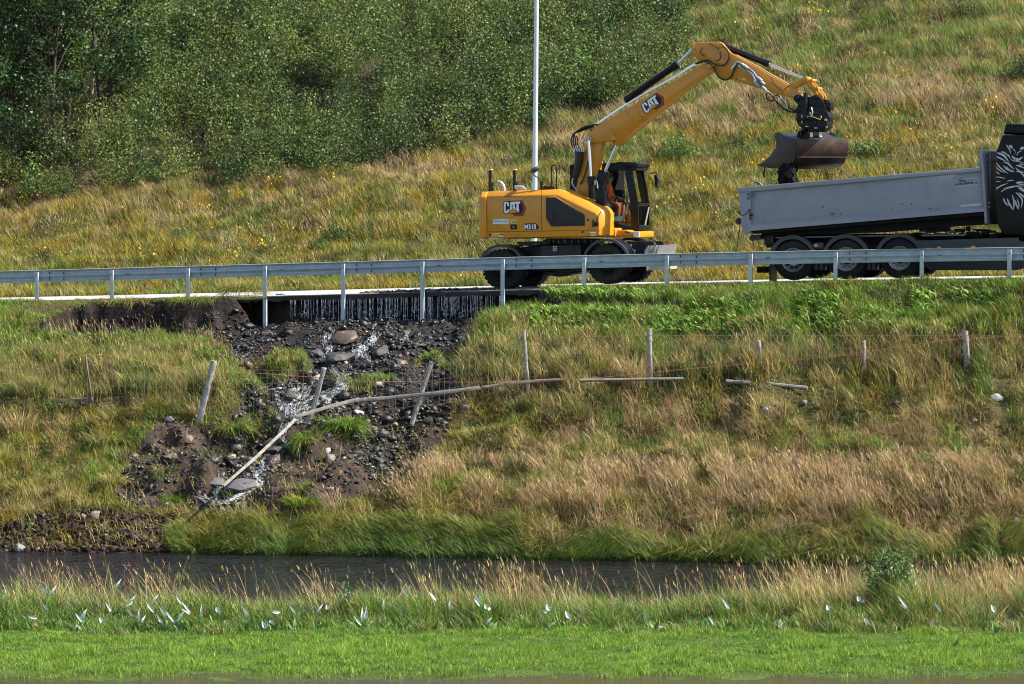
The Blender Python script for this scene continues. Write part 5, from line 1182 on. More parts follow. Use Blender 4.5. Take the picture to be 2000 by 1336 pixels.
def rand_in(px0, px1, py0, py1, n, y0, y1):
    """random ground points whose picture position falls in a box"""
    out = []
    while sum(len(o) for o in out) < n:
        y = rng.uniform(y0, y1, n*3); x = (rng.uniform(px0, px1, n*3)-CX)/F*y; z = H(x, y); px, py = proj(x, y, z)
        k = (py > py0) & (py < py1); out.append(np.stack([x, y, z, px, py], -1)[k])
        if k.sum() < 5: break
    return np.concatenate(out)[:n]
Pn = rand_in(60, 1345, 575, 1040, 60000, 85, 101.5)
zb = base_h(Pn[:,0], Pn[:,1]); dd, qx, qy = gmask(Pn[:,0], Pn[:,1], zb)
isl = np.zeros(len(Pn), bool)
for poly, hgt in ISLES[:3]: isl |= pdist(qx, qy, poly) > 2
k = (dd > 3) & ~isl; Pn = Pn[k]; qy = qy[k]; qx = qx[k]
_, vv = sv(Pn[:,0], Pn[:,1]); k = (vv < 1.3) & ((vv < .15) | (rng.random(len(Pn)) < .5)); Pn = Pn[k]; qy = qy[k]; qx = qx[k]
mudp = np.zeros(len(Pn), bool)
for p_ in MUDP: mudp |= inpoly(qx, qy, p_)
k = ~mudp | (rng.random(len(Pn)) < .45); Pn = Pn[k]; qy = qy[k]; qx = qx[k]
center = np.exp(-((qx-np.interp(qy, [560,760,860,1000], [760,650,560,450]))/np.interp(qy, [560,760,1000], [420,190,150]))**2)
mudp = np.zeros(len(Pn), bool)
for p_ in MUDP: mudp |= inpoly(qx+rng.normal(0, 9, len(Pn)), qy+rng.normal(0, 7, len(Pn)), p_)
soilp = (rng.random(len(Pn)) > .35+.75*center) | (mudp & (rng.random(len(Pn)) < .9)) | (fbm(Pn[:,0], Pn[:,1], .7, 2, 77) > .62)
R_ = np.exp(rng.normal(-3.55, .62, len(Pn))).clip(.008, .17)*np.where(qy > 700, 1.15, .85)
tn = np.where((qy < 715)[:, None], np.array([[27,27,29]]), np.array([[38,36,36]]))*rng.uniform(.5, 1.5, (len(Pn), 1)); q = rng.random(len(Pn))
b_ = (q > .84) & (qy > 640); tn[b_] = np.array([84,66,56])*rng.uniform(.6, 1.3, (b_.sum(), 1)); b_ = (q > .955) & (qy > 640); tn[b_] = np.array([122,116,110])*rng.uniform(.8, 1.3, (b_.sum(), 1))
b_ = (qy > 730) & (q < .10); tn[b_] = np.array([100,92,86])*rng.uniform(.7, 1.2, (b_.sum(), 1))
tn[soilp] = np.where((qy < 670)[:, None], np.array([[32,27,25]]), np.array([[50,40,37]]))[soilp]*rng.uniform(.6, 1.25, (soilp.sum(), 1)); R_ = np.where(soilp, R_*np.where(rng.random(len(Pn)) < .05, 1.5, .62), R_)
m_rub = attr_mat('wet_rubble', 1., .33, .6, bump=.6, bscale=30, noise=.3, nscale=30)
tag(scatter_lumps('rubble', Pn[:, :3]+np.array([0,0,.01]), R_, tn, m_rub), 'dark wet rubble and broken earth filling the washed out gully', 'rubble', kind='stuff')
# clods on the mud by the shore and debris on the road edge
Pn = rand_in(-60, 360, 985, 1100, 7000, 85, 93); d = mud_d(Pn[:,0], Pn[:,1], Pn[:,3], Pn[:,4]); Pn = Pn[(d > -4) & (Pn[:,2] > WATER+.01)][:5200]
R_ = np.exp(rng.normal(-3.7, .6, len(Pn))).clip(.012, .17); tn = np.array([[54,43,39]])*rng.uniform(.5, 1.3, (len(Pn), 1)); q = rng.random(len(Pn)); tn[q > .93] = [118,110,104]
m_clod = attr_mat('earth_clods', 1., .9, .2, bump=.8, bscale=25, noise=.35, nscale=20)
tag(scatter_lumps('mud_clods', Pn[:, :3], R_, tn, m_clod, squash=.8), 'broken brown clods of earth along the left river shore', 'earth', kind='stuff')
Pn = []
for k in range(900):
    px = rng.uniform(690, 975); p = rs(px, 572, 0); s = p[0]; v = abs(rng.normal(0, .9))+.2; P_ = rw(s, v, float(zrail(s))-.04); Pn.append(P_[:])
Pn = np.array(Pn); R_ = np.exp(rng.normal(-3.6, .5, len(Pn))).clip(.012, .09); tn = np.array([[84,72,62]])*rng.uniform(.5, 1.5, (len(Pn), 1))
tag(scatter_lumps('road_debris', Pn, R_, tn, m_clod), 'earth and gravel washed onto the broken road edge', 'gravel', kind='stuff')

# rushing water: sheets that follow the ground, and threads dripping off the road edge
def foam_mat():
    m = mat('white_water', (.55,.58,.62), rough=.25, spec=.6); nt = m.node_tree; b = nt.nodes['Principled BSDF']; L = nt.links
    tc = nt.nodes.new('ShaderNodeTexCoord'); n = nt.nodes.new('ShaderNodeTexNoise'); n.inputs['Scale'].default_value = 6.5; n.inputs['Detail'].default_value = 3; n.inputs['Roughness'].default_value = .62; n.inputs['Distortion'].default_value = 2.2
    mp = nt.nodes.new('ShaderNodeMapping'); mp.inputs['Scale'].default_value = (1.5, .5, .8); L.new(tc.outputs['Object'], mp.inputs[0]); L.new(mp.outputs[0], n.inputs['Vector']); r = nt.nodes.new('ShaderNodeMapRange'); r.inputs[1].default_value = .48; r.inputs[2].default_value = .80; L.new(n.outputs['Fac'], r.inputs[0])
    t = nt.nodes.new('ShaderNodeBsdfTransparent'); t.inputs[0].default_value = (.72,.72,.72,1); x = nt.nodes.new('ShaderNodeMixShader'); L.new(r.outputs[0], x.inputs[0]); L.new(t.outputs[0], x.inputs[1]); L.new(b.outputs[0], x.inputs[2]); L.new(x.outputs[0], nt.nodes['Material Output'].inputs[0])
    bp = nt.nodes.new('ShaderNodeBump'); bp.inputs['Distance'].default_value = .06; L.new(n.outputs['Fac'], bp.inputs['Height']); L.new(bp.outputs[0], b.inputs['Normal']); return m
m_foam = foam_mat()
RIV = [([(640,655),(636,672),(642,690),(640,705),(650,722)], 9), ([(722,668),(712,682),(702,696),(712,705)], 13), ([(735,655),(728,668),(722,680)], 8), ([(800,650),(794,658),(790,668)], 4), ([(668,735),(672,750),(660,765),(640,775),(610,792),(585,810)], 16),
       ([(610,752),(590,768),(570,785),(560,800),(572,815),(585,830)], 18), ([(575,832),(550,842),(545,860),(555,880)], 9), ([(560,880),(530,890),(515,905),(510,920),(500,938),(508,950),(490,962),(465,975),(440,988),(415,985),(395,975)], 8),
       ([(430,958),(424,972),(418,984),(430,990)], 4), ([(648,722),(655,735),(660,750)], 7), ([(385,975),(405,988),(425,992),(455,985)], 7)]
V = []; Fq = []
for pts, wd in RIV:
    Q = smooth_path([(a, b, 0) for a, b in pts], 6); n = len(Q)
    rows = []
    for i, q in enumerate(Q):
        t = (Q[min(i+1, n-1)]-Q[max(i-1, 0)]).normalized(); hw = wd*(.7+.6*rnd.random()); c = ground_at(q.x+rnd.uniform(-2,2), q.y, 84, 102)
        nx_ = hw/F*c[1]; row = []
        for k in range(5):
            x = c[0]+(k-2)/2*nx_; y = c[1]-(k-2)/2*nx_*.15; row.append((x, y, H1(x, y)+.045+rnd.uniform(0,.035)))
        rows.append(row)
    b = len(V); V += [p for r in rows for p in r]; Fq += [(b+i*5+k, b+i*5+k+1, b+i*5+6+k, b+i*5+5+k) for i in range(n-1) for k in range(4)]
tag(raw_mesh('stream_water', np.array(V), np.array(Fq), m=m_foam, smooth=True), kind='structure')
w = MB()
for pts, wd in RIV:
    for j in range(int(wd*1.5)+2):
        off = rnd.gauss(0, wd*.45); ph = rnd.uniform(0, 6); n0 = len(pts); i0 = rnd.random()*.4*(n0-1); i1 = min(n0-1, i0+rnd.uniform(.5, 1.)*(n0-1)); path = []
        for k in range(int((i1-i0)*7)+3):
            t = i0+(i1-i0)*k/(int((i1-i0)*7)+2); i = min(int(t), n0-2); f = t-i; a = pts[i][0]*(1-f)+pts[i+1][0]*f+off+2.5*math.sin(t*4+ph)+rnd.uniform(-.5,.5); b = pts[i][1]*(1-f)+pts[i+1][1]*f+rnd.uniform(-.8,.8)+off*.25
            c = ground_at(a, b, 84, 102); path.append((c[0], c[1]-.03, c[2]+rnd.uniform(.06,.085)))
        r0 = rnd.uniform(.003, .009); path = smooth_path(path, 2); w.tube(path, [r0*(.55+.45*math.sin(q*.9+ph)) for q in range(len(path))], 5)
o = w.build('stream_foam', mat('foam_thread', (.40,.43,.47), rough=.2, spec=.7), None, angle=80); tag(o, 'white foaming threads of water running down the washed out gully', 'water', kind='stuff')
V = []; Fq = []
m_drip = mat('falling_water', (.72,.75,.80), rough=.15, spec=.8)
w = MB(); rr = random.Random(12)
for k in range(190):
    px = rr.choice((rr.uniform(555, 985), rr.gauss(790, 90), rr.uniform(600, 980))); px = min(max(px, 560), 985)
    s = rs(px, 580, 0)[0]; zt = float(zrail(s))-.16+rr.uniform(-.03,0); v = .07+rr.uniform(-.02,.06); zl = zt-rr.uniform(.25, .75)*(1 if px > 620 else .7); z = zt; x = s
    while z > zl:
        L = rr.uniform(.05, .22); r_ = rr.uniform(.002, .0065); x2 = x+rr.uniform(-.008,.008)
        w.tube([rw(x, v, z), rw((x+x2)/2, v-.004, z-L*.5), rw(x2, v, z-L)], [r_*.5, r_, r_*.4], 4); z -= L+max(0, rr.uniform(-.03, .05)); x = x2
    if rr.random() < .6:
        for q_ in range(3): a = rw(x+rr.uniform(-.05,.05), v+rr.uniform(-.1,.05), zl-rr.uniform(0,.08)); w.cyl(a, a+Vector((0,0,.02)), .008, seg=4)
o = w.build('dripping_water', m_drip, None); tag(o, 'thin threads of water dripping from the undermined road edge', 'water', kind='stuff')

# ---------------------------------------------------------------- vegetation
m_grass = attr_mat('grass_blades', .80, .55, .35, trans=.32)
m_leaf = attr_mat('leaves', .80, .5, .3, trans=.30)
def blades(name, P, h, w, ldir, lean, tint, m, nseg=2, droop=.12, parent=None, yaw=None, sharp=.25):
    n = len(P); h = np.broadcast_to(h, n); w = np.broadcast_to(w, n); lean = np.broadcast_to(lean, n); droop = np.broadcast_to(droop, n)
    a = rng.uniform(0, math.pi, n) if yaw is None else yaw
    wd = np.stack([np.cos(a), np.sin(a), np.zeros(n)], -1); rows = []
    L = np.stack([np.cos(ldir), np.sin(ldir), np.zeros(n)], -1)
    for k in range(nseg+1):
        t = k/nseg; c = P+L*(h*lean*t**1.6)[:, None]; c[:, 2] += h*(t-droop*t*t*(1+lean)) 
        if k < nseg:
            ww = (w*(1-sharp*t)*.5)[:, None]*wd; rows += [c-ww, c+ww]
        else: rows.append(c)
    nv = 2*nseg+1; V = np.stack(rows, 1).reshape(-1, 3); b = (np.arange(n)*nv)[:, None]
    Fq = np.concatenate([b+np.array([[2*k, 2*k+1, 2*k+3, 2*k+2]]) for k in range(nseg-1)]) if nseg > 1 else None
    Ft = b+np.array([[2*nseg-2, 2*nseg-1, 2*nseg]])
    return raw_mesh(name, V, Fq, Ft, m=m, tint=np.repeat(tint, nv, 0), parent=parent)
def leaves(name, C, size, tint, m, parent=None, asp=.55, up=0.):
    n = len(C); d = rng.normal(size=(n, 3)); d[:, 2] += up; d /= np.linalg.norm(d, axis=1)[:, None]
    e = rng.normal(size=(n, 3)); e -= d*(e*d).sum(1)[:, None]; e /= np.linalg.norm(e, axis=1)[:, None]
    s = np.broadcast_to(size, n)[:, None]*rng.uniform(.6, 1.3, (n, 1)); V = np.stack([C-d*s*.5, C+e*s*asp*.5+d*s*.05, C+d*s*.5, C-e*s*asp*.5+d*s*.05], 1).reshape(-1, 3)
    return raw_mesh(name, V, (np.arange(n)*4)[:, None]+np.array([[0,1,2,3]]), m=m, tint=np.repeat(tint, 4, 0), parent=parent)
def tuss(x, y, c, seed=0):                                # tussocks: angle and distance from the tussock's middle, its own number
    ix = np.floor(x/c); iy = np.floor(y/c); cx_ = (ix+.2+.6*_h(ix, iy, seed))*c; cy_ = (iy+.2+.6*_h(ix, iy, seed+1))*c
    return np.arctan2(y-cy_, x-cx_), np.hypot(x-cx_, y-cy_)/c, _h(ix, iy, seed+2)
def bundle(idn, share):                                   # random numbers that mostly agree within one tussock
    n = len(idn); return np.where(rng.random(n) < share, (idn+rng.normal(0, .03, n)) % 1., rng.random(n))
def mixc(cols, wts, u=None):
    wts = [np.clip(np.asarray(q, float), 0, None) for q in wts]; tot = sum(wts)+1e-9
    pick = (rng.random(len(tot)) if u is None else u)*tot; out = np.zeros((len(tot), 3)); acc = 0
    for c, q in zip(cols, wts): k = (pick >= acc) & (pick < acc+q); out[k] = c; acc = acc+q
    out *= rng.uniform(.78, 1.22, (len(tot), 1)); out += rng.normal(0, 4, out.shape); return out
GREEN, LUSH, OLIVE, OCHRE, STRAW, PINK, BROWN, DKGR, BLUE, YEL = (108,136,54), (120,154,54), (128,130,56), (166,146,48), (182,166,106), (188,160,126), (128,106,74), (60,82,38), (74,112,66), (160,158,50)
def gauss(a, c, s): return np.exp(-((a-c)/s)**2)
W_LEAN = math.pi                                          # the wind has laid the tips over to the left

# thicket outline and the hillside meadow
THICK = [(-300,400),(0,392),(110,392),(200,384),(330,362),(520,360),(640,352),(700,345),(880,306),(1000,282),(1080,258),(1210,222),(1310,170),(1345,70),(1330,-260),(-300,-260)]
n = 760000; x = rng.uniform(-19.5, 19.5, n); y = rng.uniform(101, 131, n); _, v = sv(x, y); k = (v > 7.32); x, y, v = x[k], y[k], v[k]
z = H(x, y); px, py = proj(x, y, z); thd = pdist(px, py, THICK)
k = (py > -160) & ((thd < 10) | (rng.random(len(x)) < .05)) & (px > -260) & (px < 2260); x, y, z, v, px, py, thd = [q[k] for q in (x, y, z, v, px, py, thd)]
a1 = fbm(x, y, 2.6, 3, 101); a2 = fbm(x, y, .9, 3, 102); a3 = fbm(x, y, 1.2, 3, 103); a4 = fbm(x, y, 4.5, 2, 104)
band = gauss(py+(a1-.5)*90, np.interp(px, [900,1100,1350,1700,2050], [285,262,205,200,190]), 42)*sst(940, 1080, px)+.9*np.exp(-np.clip(-thd, 0, None)/26)*(px < 1150)
up = sst(300, 170, py+(a1-.5)*110)*(px > 900)
low = 1-up; ta, td, tid = tuss(x+.3*(a2-.5), y+.5*(a3-.5), .55, 500); tb, _, tid2 = tuss(x, y, 1.3, 510)
tn = mixc([GREEN, OLIVE, OCHRE, STRAW, PINK, DKGR, YEL, BROWN],
          u=bundle(tid, .6), wts=[up*(.9+2*sst(.45, .6, a2))+low*(.25+1.3*sst(.52, .68, a1)), .8+low*1.2*a3, low*2.6*sst(.38, .56, a3)*sst(120, 330, py), .35+1.0*sst(.45,.65,a2)+1.6*band, 2.6*band+.12+.5*sst(.58,.7,a3), .5*sst(.5, .62, a1)+.10, low*.7*sst(.5,.66,a4)*sst(250,400,py), .25+.5*band])
h = (.16+.24*a2+.22*a3)*rng.uniform(.5, 1.4, len(x))*(1.3-.6*td)*(.75+.5*tid2)*.60; h *= 1+.45*band
P = np.stack([x, y, z-.02], -1)
o = blades('meadow_grass', P, h, rng.uniform(.009, .017, len(x)), np.where(rng.random(len(x)) < .6, ta, W_LEAN)+rng.normal(0, .5, len(x)), rng.uniform(.15, .85, len(x)), tn, m_grass, 2)
tag(o, 'tall olive and straw coloured meadow grass covering the hillside behind the road', 'grass', kind='stuff')
# wildflowers
def specks(name, lab, P, size, col, cat='wildflowers'):
    o = leaves(name, P, size, np.array([col])*rng.uniform(.8, 1.15, (len(P), 1)), m_leaf, asp=1., up=0.); tag(o, lab, cat, kind='stuff')
i = rng.choice(len(P), 26, replace=False); k = i[(py[i] > 90) & (px[i] > 60)]
C = []
for px_, py_ in ((1560,150),(1585,30),(1600,35),(1770,165),(1790,260),(1740,235),(1835,290),(1850,310),(1370,390),(1350,375),(1455,405),(1480,60),(1610,250),(1690,295),(490,500),(520,490),(240,430),(410,425),(300,505),(440,515),(100,505),(30,505),(60,400),(540,370),(730,360),(640,350),(470,455),(1960,240),(1940,215),(1700,120),(1395,440),(1310,415),(1500,330),(620,470),(870,440),(1900,180)):
    g = ground_at(px_, py_+12, 95, 135); m_ = rng.integers(8, 30); C.append(g+np.stack([rng.normal(0, .26, m_), rng.normal(0, .35, m_), .25+rng.uniform(0, .35, m_)+0*rng.normal(size=m_)], -1))
specks('yellow_wildflowers', 'clusters of small yellow flowers dotted over the hillside meadow', np.concatenate(C), .062, (228,178,24))
i = rng.choice(len(P), 620, replace=False); Q = P[i].copy(); Q[:, 2] += rng.uniform(.2, .5, len(i)); kk = fbm(Q[:,0], Q[:,1], 2., 2, 140) > .48
specks('white_wildflowers', 'tiny white flower heads scattered through the hillside meadow', Q[kk], .035, (225,222,205))

# leafy thicket on the slope: lumpy shrubs grown into one another
n = 2600; x = rng.uniform(-20, 10, n); y = rng.uniform(104, 137, n); z = H(x, y); px, py = proj(x, y, z); d = pdist(px, py, THICK)
k = (d > 6) & (px > -260); x, y, z, px, py, d = [q[k] for q in (x, y, z, px, py, d)]
C = []; T_ = []; S_ = []; cnt = 0; lastp = []; stems = MB()
order = rng.permutation(len(x))
for i in order:
    if any((x[i]-a)**2+(y[i]-b)**2 < .62 for a, b in lastp): continue
    thin = sst(1040, 1330, px[i]); under = inpoly(np.array([px[i]]), np.array([py[i]]), [(-40,190),(230,150),(240,262),(120,262),(60,285),(-40,285)])[0]
    if under and rng.random() < .95: continue
    if rng.random() < thin*.55: continue
    lastp.append((x[i], y[i])); Hh = rng.uniform(.9, 1.9)*(1-.45*thin)*sst(-10, 60, d[i]+30); R_ = rng.uniform(.5, .85); nl = int(760*(1-.3*thin)*(R_/.7)*2.1)
    if under: Hh *= .5
    u_ = rng.normal(size=(nl, 3)); u_ /= np.linalg.norm(u_, axis=1)[:, None]; u_[:, 2] = np.abs(u_[:, 2])*1.0-.15*rng.random(nl)
    ph = rng.uniform(0, 6, 3); lump_ = 1+.20*np.sin(u_[:,0]*6+ph[0])*np.sin(u_[:,2]*7+ph[1])+.14*np.sin(u_[:,1]*11+u_[:,2]*9+ph[2]); rr_ = rng.random(nl)**.33*lump_
    c = np.stack([x[i]+u_[:,0]*R_*rr_-.12*u_[:,2], y[i]+u_[:,1]*R_*rr_, z[i]+.05+u_[:,2]*Hh*rr_], -1)
    sh = rng.random(int(nl*.06)); q_ = c[:len(sh)].copy(); q_[:, 2] = z[i]+Hh*(1+.28*sh)
    c[:len(sh)] = q_
    C.append(c); g = fbm(np.array([x[i]]), np.array([y[i]]), 3., 2, 160)[0]; base = np.array([(92,114,56), (102,120,60), (84,108,58), (110,122,62), (78,100,52)][rng.integers(5)])*rng.uniform(.85, 1.12)
    t = np.tile(base, (nl, 1))*rng.uniform(.65, 1.35, (nl, 1)); fl = rng.random(nl) < .015; t[fl] = (142,160,112); T_.append(t); S_.append(np.full(nl, rng.uniform(.055, .082)))  # few leaves tinted pale: glints painted into the colour
    for s_ in range(3): stems.tube([(x[i]+rng.normal(0,.1), y[i]+rng.normal(0,.1), z[i]-.05), (x[i]+rng.normal(0,.25), y[i]+rng.normal(0,.2), z[i]+Hh*.8)], [.02,.008], 4)
C = np.concatenate(C); T_ = np.concatenate(T_); S_ = np.concatenate(S_); print('thicket leaves', len(C), 'shrubs', len(lastp))
o = leaves('thicket', C, S_, T_, m_leaf, up=.3, asp=.72); tag(o, 'dense green thicket of willow and birch shrubs covering the left slope', 'shrubs', kind='stuff')
o = stems.build('thicket_stems', mat('twig_bark', (.06,.045,.035), rough=.9), None); tag(o, 'thin dark stems inside the leafy thicket', 'stems', kind='stuff')

def bush(name, px_, py_, R_, Hh, nl, base, lab, cat='bush', size=.055, Y=(90,140), glint=.06, pointed=.5, stemh=.8):
    g = ground_at(px_, py_, *Y); root = empty(name, g); tag(root, lab, cat)
    u_ = rng.normal(size=(nl, 3)); u_ /= np.linalg.norm(u_, axis=1)[:, None]; u_[:, 2] = np.abs(u_[:, 2]); ph = rng.uniform(0, 6, 3)
    rr_ = rng.random(nl)**.4*(1+.22*np.sin(u_[:,0]*7+ph[0])*np.sin(u_[:,2]*8+ph[1])+.12*np.sin(u_[:,1]*12+ph[2]))
    c = np.stack([u_[:,0]*R_*rr_, u_[:,1]*R_*rr_, .03+u_[:,2]*Hh*rr_], -1); t = np.tile(np.array(base, float), (nl, 1))*rng.uniform(.6, 1.4, (nl, 1)); fl = rng.random(nl) < glint; t[fl] = (165,185,140)  # pale leaf tint paints in glints; white flowers on the herb clump
    leaves('foliage', c, size, t, m_leaf, parent=root, up=.3, asp=pointed); w = MB()
    for s_ in range(7): a = s_*.9; w.tube([(0,0,-.05), (math.cos(a)*R_*.25, math.sin(a)*R_*.25, Hh*.4), (math.cos(a)*R_*.55, math.sin(a)*R_*.5, Hh*stemh)], [.015,.010,.004], 4)
    w.build('stem', mat('twig_bark'), root)
bush('bush', 1325, 312, .62, .75, 2600, (78,108,44), 'lone round green bush in the meadow between the boom and the excavator bucket')
bush('bush', 1160, 205, .55, 1.0, 2400, (46,72,34), 'dark bush at the lower right end of the thicket, left of the boom')
bush('bush', 1995, 155, .5, .7, 1800, (44,70,34), 'dark green bush at the right edge of the photograph high on the slope')
bush('bush', 1880, 30, .7, .45, 1600, (84,86,44), 'low brownish bush at the top right of the slope')
bush('bush', 1240, 30, .8, .9, 2400, (48,74,34), 'dark green bush at the top of the slope above the boom elbow')
bush('bush', 825, 60, .5, .9, 1600, (40,62,32), 'dark green conifer-like bush high in the middle of the thicket')
bush('bush', 1700, 300, .8, .4, 2200, (88,112,50), 'low spreading green bush in the meadow above the tipper body')
bush('bush', 660, 470, .5, .4, 1500, (70,96,46), 'low green bush in the meadow left of the excavator counterweight')
bush('bush', 355, 462, .35, .28, 900, (84,104,62), 'small grey green herb clump with white flowers in the left meadow', glint=.3)

# broad-leaved trees at the left edge
m_bark = mat('dark_bark', (.055,.045,.038), rough=.9, noise=.4, nscale=8, bump=.8, bscale=20); m_birch = mat('birch_bark', (.42,.38,.34), rough=.8, noise=.3, nscale=9)
def tree(px_, py_, wpx, Ht, Rc, low, nblob, nper, lab, base, bark=None, Y=None, group=None, size=.085, lean_=0.):
    g = ground_at(px_, py_, 100, 140) if Y is None else None
    if g is None: q = at(px_, py_, Y); g = np.array([q[0], Y, H1(q[0], Y)])
    root = empty('broadleaf_tree', g); tag(root, lab, 'tree', group); r = wpx/2/F*g[1]; w = MB(); rr = random.Random(int(px_*7+wpx))
    tp = [(lean_*t*Ht+.12*math.sin(t*5+px_), .1*math.sin(t*4), t*Ht*.95-.2) for t in np.linspace(0, 1, 12)]; w.tube(tp, [r*(1.15-t*.95) for t in np.linspace(0, 1, 12)], 10); C = []; T_ = []
    for b in range(nblob):
        t = rr.uniform(0, 1)**1.1; zc = low+(Ht-low)*t; Rr = Rc*math.sin(math.pi*min(1, .22+t*.78))**.6; a = rr.uniform(0, 6.28); rad = Rr*rr.uniform(.35, 1)
        c = np.array([math.cos(a)*rad+lean_*zc, math.sin(a)*rad, zc+rr.uniform(-.2,.2)]); br = rr.uniform(.32, .62)
        i0 = min(11, max(0, int((zc-.6)/Ht*11))); w.tube([tp[i0], (tp[i0][0]*.5+c[0]*.5, c[1]*.5, tp[i0][2]*.45+c[2]*.55), tuple(c)], [r*.28, r*.16, .008], 5)
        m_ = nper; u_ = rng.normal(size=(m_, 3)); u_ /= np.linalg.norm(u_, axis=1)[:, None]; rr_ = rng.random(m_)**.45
        C.append(c+u_*rr_[:, None]*br*np.array([1.15, 1.1, .75])+np.array([0, 0, -.05])); t_ = np.tile(np.array(base, float)*rr.uniform(.8, 1.2), (m_, 1))*rng.uniform(.6, 1.35, (m_, 1)); fl = rng.random(m_) < .04; t_[fl] = (150,166,126); T_.append(t_)  # pale tint on some crown leaves paints in lighter glints
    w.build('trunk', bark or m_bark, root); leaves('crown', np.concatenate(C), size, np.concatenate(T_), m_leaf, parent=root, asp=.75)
tree(80, 268, 15, 8.0, 2.3, 2.2, 70, 230, 'leafy tree with the thickest dark trunk at the upper left', (98,120,60), lean_=.01)
tree(126, 252, 11, 7.5, 1.8, 2.2, 44, 200, 'leafy tree with a slim dark trunk just right of the thickest trunk', (88,110,54), lean_=.02)
tree(8, 292, 11, 7.5, 1.9, 2.1, 50, 220, 'leafy tree with a twin stem at the far left edge', (82,106,56))
tree(224, 200, 10, 8.0, 1.9, 1.2, 60, 230, 'leafy tree whose bare stem shows at the top of the photograph', (76,100,46), lean_=.0)
tree(176, 200, 5, 6.0, 1.0, 1.6, 14, 150, 'slender pale birch stem in the gap between the dark trunks', (80,104,50), bark=m_birch)
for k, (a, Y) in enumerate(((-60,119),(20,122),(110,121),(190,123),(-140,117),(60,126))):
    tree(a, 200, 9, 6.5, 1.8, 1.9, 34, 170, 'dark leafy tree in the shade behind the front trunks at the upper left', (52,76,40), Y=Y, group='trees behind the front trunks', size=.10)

# ---------------------------------------------------------------- river bank grass
n = 1000000; x = rng.uniform(-17.5, 17.5, n); y = rng.uniform(84.2, 103, n); _, v = sv(x, y); ys = yshore(x); k = (v < .12) & (y > ys-.02); x, y, v, ys = x[k], y[k], v[k], ys[k]
zb = base_h(x, y); d, px, py = gmask(x, y, zb); d = np.where(px < 1400, d, -99.)
isl = np.full(len(x), -99.)
for poly, hgt in ISLES[:3]+[([(575,872),(590,838),(640,842),(640,880),(600,905)], 0), ([(640,838),(700,822),(715,858),(670,880)], 0), ([(310,958),(370,958),(372,990),(315,992)], 0), ([(560,958),(615,950),(625,990),(560,995)], 0), ([(305,940),(300,915),(350,915),(350,945)], 0), ([(470,690),(500,680),(520,740),(545,800),(500,850),(430,850),(405,800),(440,760)], 0)]:
    isl = np.maximum(isl, pdist(px, py, poly))
mdd = mud_d(x, y, px, py)
fringe = (v > -.42) & (v < .02) & (px < 524) & (px > 90)
island = isl > -2
_u = rng.random(len(x))
k = ((d < 1) | island | fringe | ((py > 800) & (_u < .06))) & ((mdd < -4) | (_u < .20)) & (~((px > 522) & (px < 985) & (py < 700) & (d > -3) & ~island)) & ((px < 985) | (px > 1085) | (py > 585) | True)
x, y, v, ys, zb, px, py, d, isl = [q[k] for q in (x, y, v, ys, zb, px, py, d, isl)]; fringe = fringe[k]; z = H(x, y); z = np.where(fringe, np.maximum(z, zb-.05), z); island = isl > -2
a1 = fbm(x, y, 2.2, 3, 201); a2 = fbm(x, y, .7, 3, 202); a3 = fbm(x, y, 1.1, 3, 203); a4 = fbm(x, y, .35, 2, 204)
right = sst(880, 960, px)
rp = np.interp(px, [0,500,1000,1500,2000], [592,584,575,562,552]); q = (py-rp)                         # rows below the shoulder
top = sst(110, 40, q+(a1-.5)*60); fenz = gauss(q, 150, 55)
leftz = 1-right
lowz = sst(170, 230, q+(a1-.5)*50)
bot = sst(930, 985, py+(a1-.5)*50); nearw = sst(.8, .25, y-ys+(a2-.5)*.5)*(px > 320)
ta, td, tid = tuss(x+.4*(a2-.5), y+.4*(a3-.5), .42, 520); tb, tbd, tid2 = tuss(x+.5*(a1-.5), y, 1.1, 530)
tn = mixc([GREEN, LUSH, OLIVE, STRAW, PINK, BROWN, DKGR, OCHRE], u=bundle(tid, .62), wts=
   [.8*top+2.5*nearw+.9*leftz*(1-bot)*.7+1.6*sst(.52,.64,a1)*(1-bot)+.2, 2.4*top+.8*sst(.56,.68,a3)*(1-lowz)+.25*leftz+3*island, .7+.8*leftz+lowz*.4, .35+1.3*fenz+lowz*1.4*sst(.42,.6,a2)+1.2*bot, (right*lowz*1.6*sst(.42,.6,a3)+2.6*bot*right+.25*lowz)*(1-.93*nearw), (lowz*right*1.3*sst(.45,.62,a1)+.45*fenz+.2*lowz)*(1-nearw), .4+.6*fenz*sst(.45,.6,a3)+.3*sst(.5,.6,a4), .25+.5*leftz*lowz+.3*bot])
h = (.10+.13*a2+.12*a3+.11*fenz)*rng.uniform(.5, 1.5, len(x))*(1.4-.85*td)*(.65+.7*tid2); h = np.where(v > -1.0, h*np.interp(px, [0,520,560,2000], [.34,.34,.5,.5]), h); h = np.where((px < 520) & (py < 725) & (d > -60), h*np.interp(d, [-60,-8], [1,.5]), h); h *= np.where(island, .55, 1); h *= 1+.35*bot
cl = np.zeros(len(x), bool)
for bx0, by0_, bx1, by1_ in [(1125,738,1345,768), (1410,738,1585,784), (1935,740,2060,768), (940,742,1100,770), (-30,776,250,800)]+[(p_[0]-p_[2]*1.3, p_[1]-p_[2]*.2, p_[0]+p_[2]*1.3, p_[1]+p_[2]*3) for p_ in STONES if p_[0] > 880]+[(p_[1][0]-9, p_[1][1]-30, p_[1][0]+12, p_[1][1]+22) for p_ in POSTS]:
    cl |= (px > bx0) & (px < bx1) & (py > by0_) & (py < by1_)
h = np.where(cl, h*.33, h); h = np.where(lowz > .5, h*.95, h); lean = rng.uniform(.1, .8, len(x)); lean = np.where((lowz > .4) & (rng.random(len(x)) < .5), lean+rng.uniform(.5,1.6,len(x)), lean)
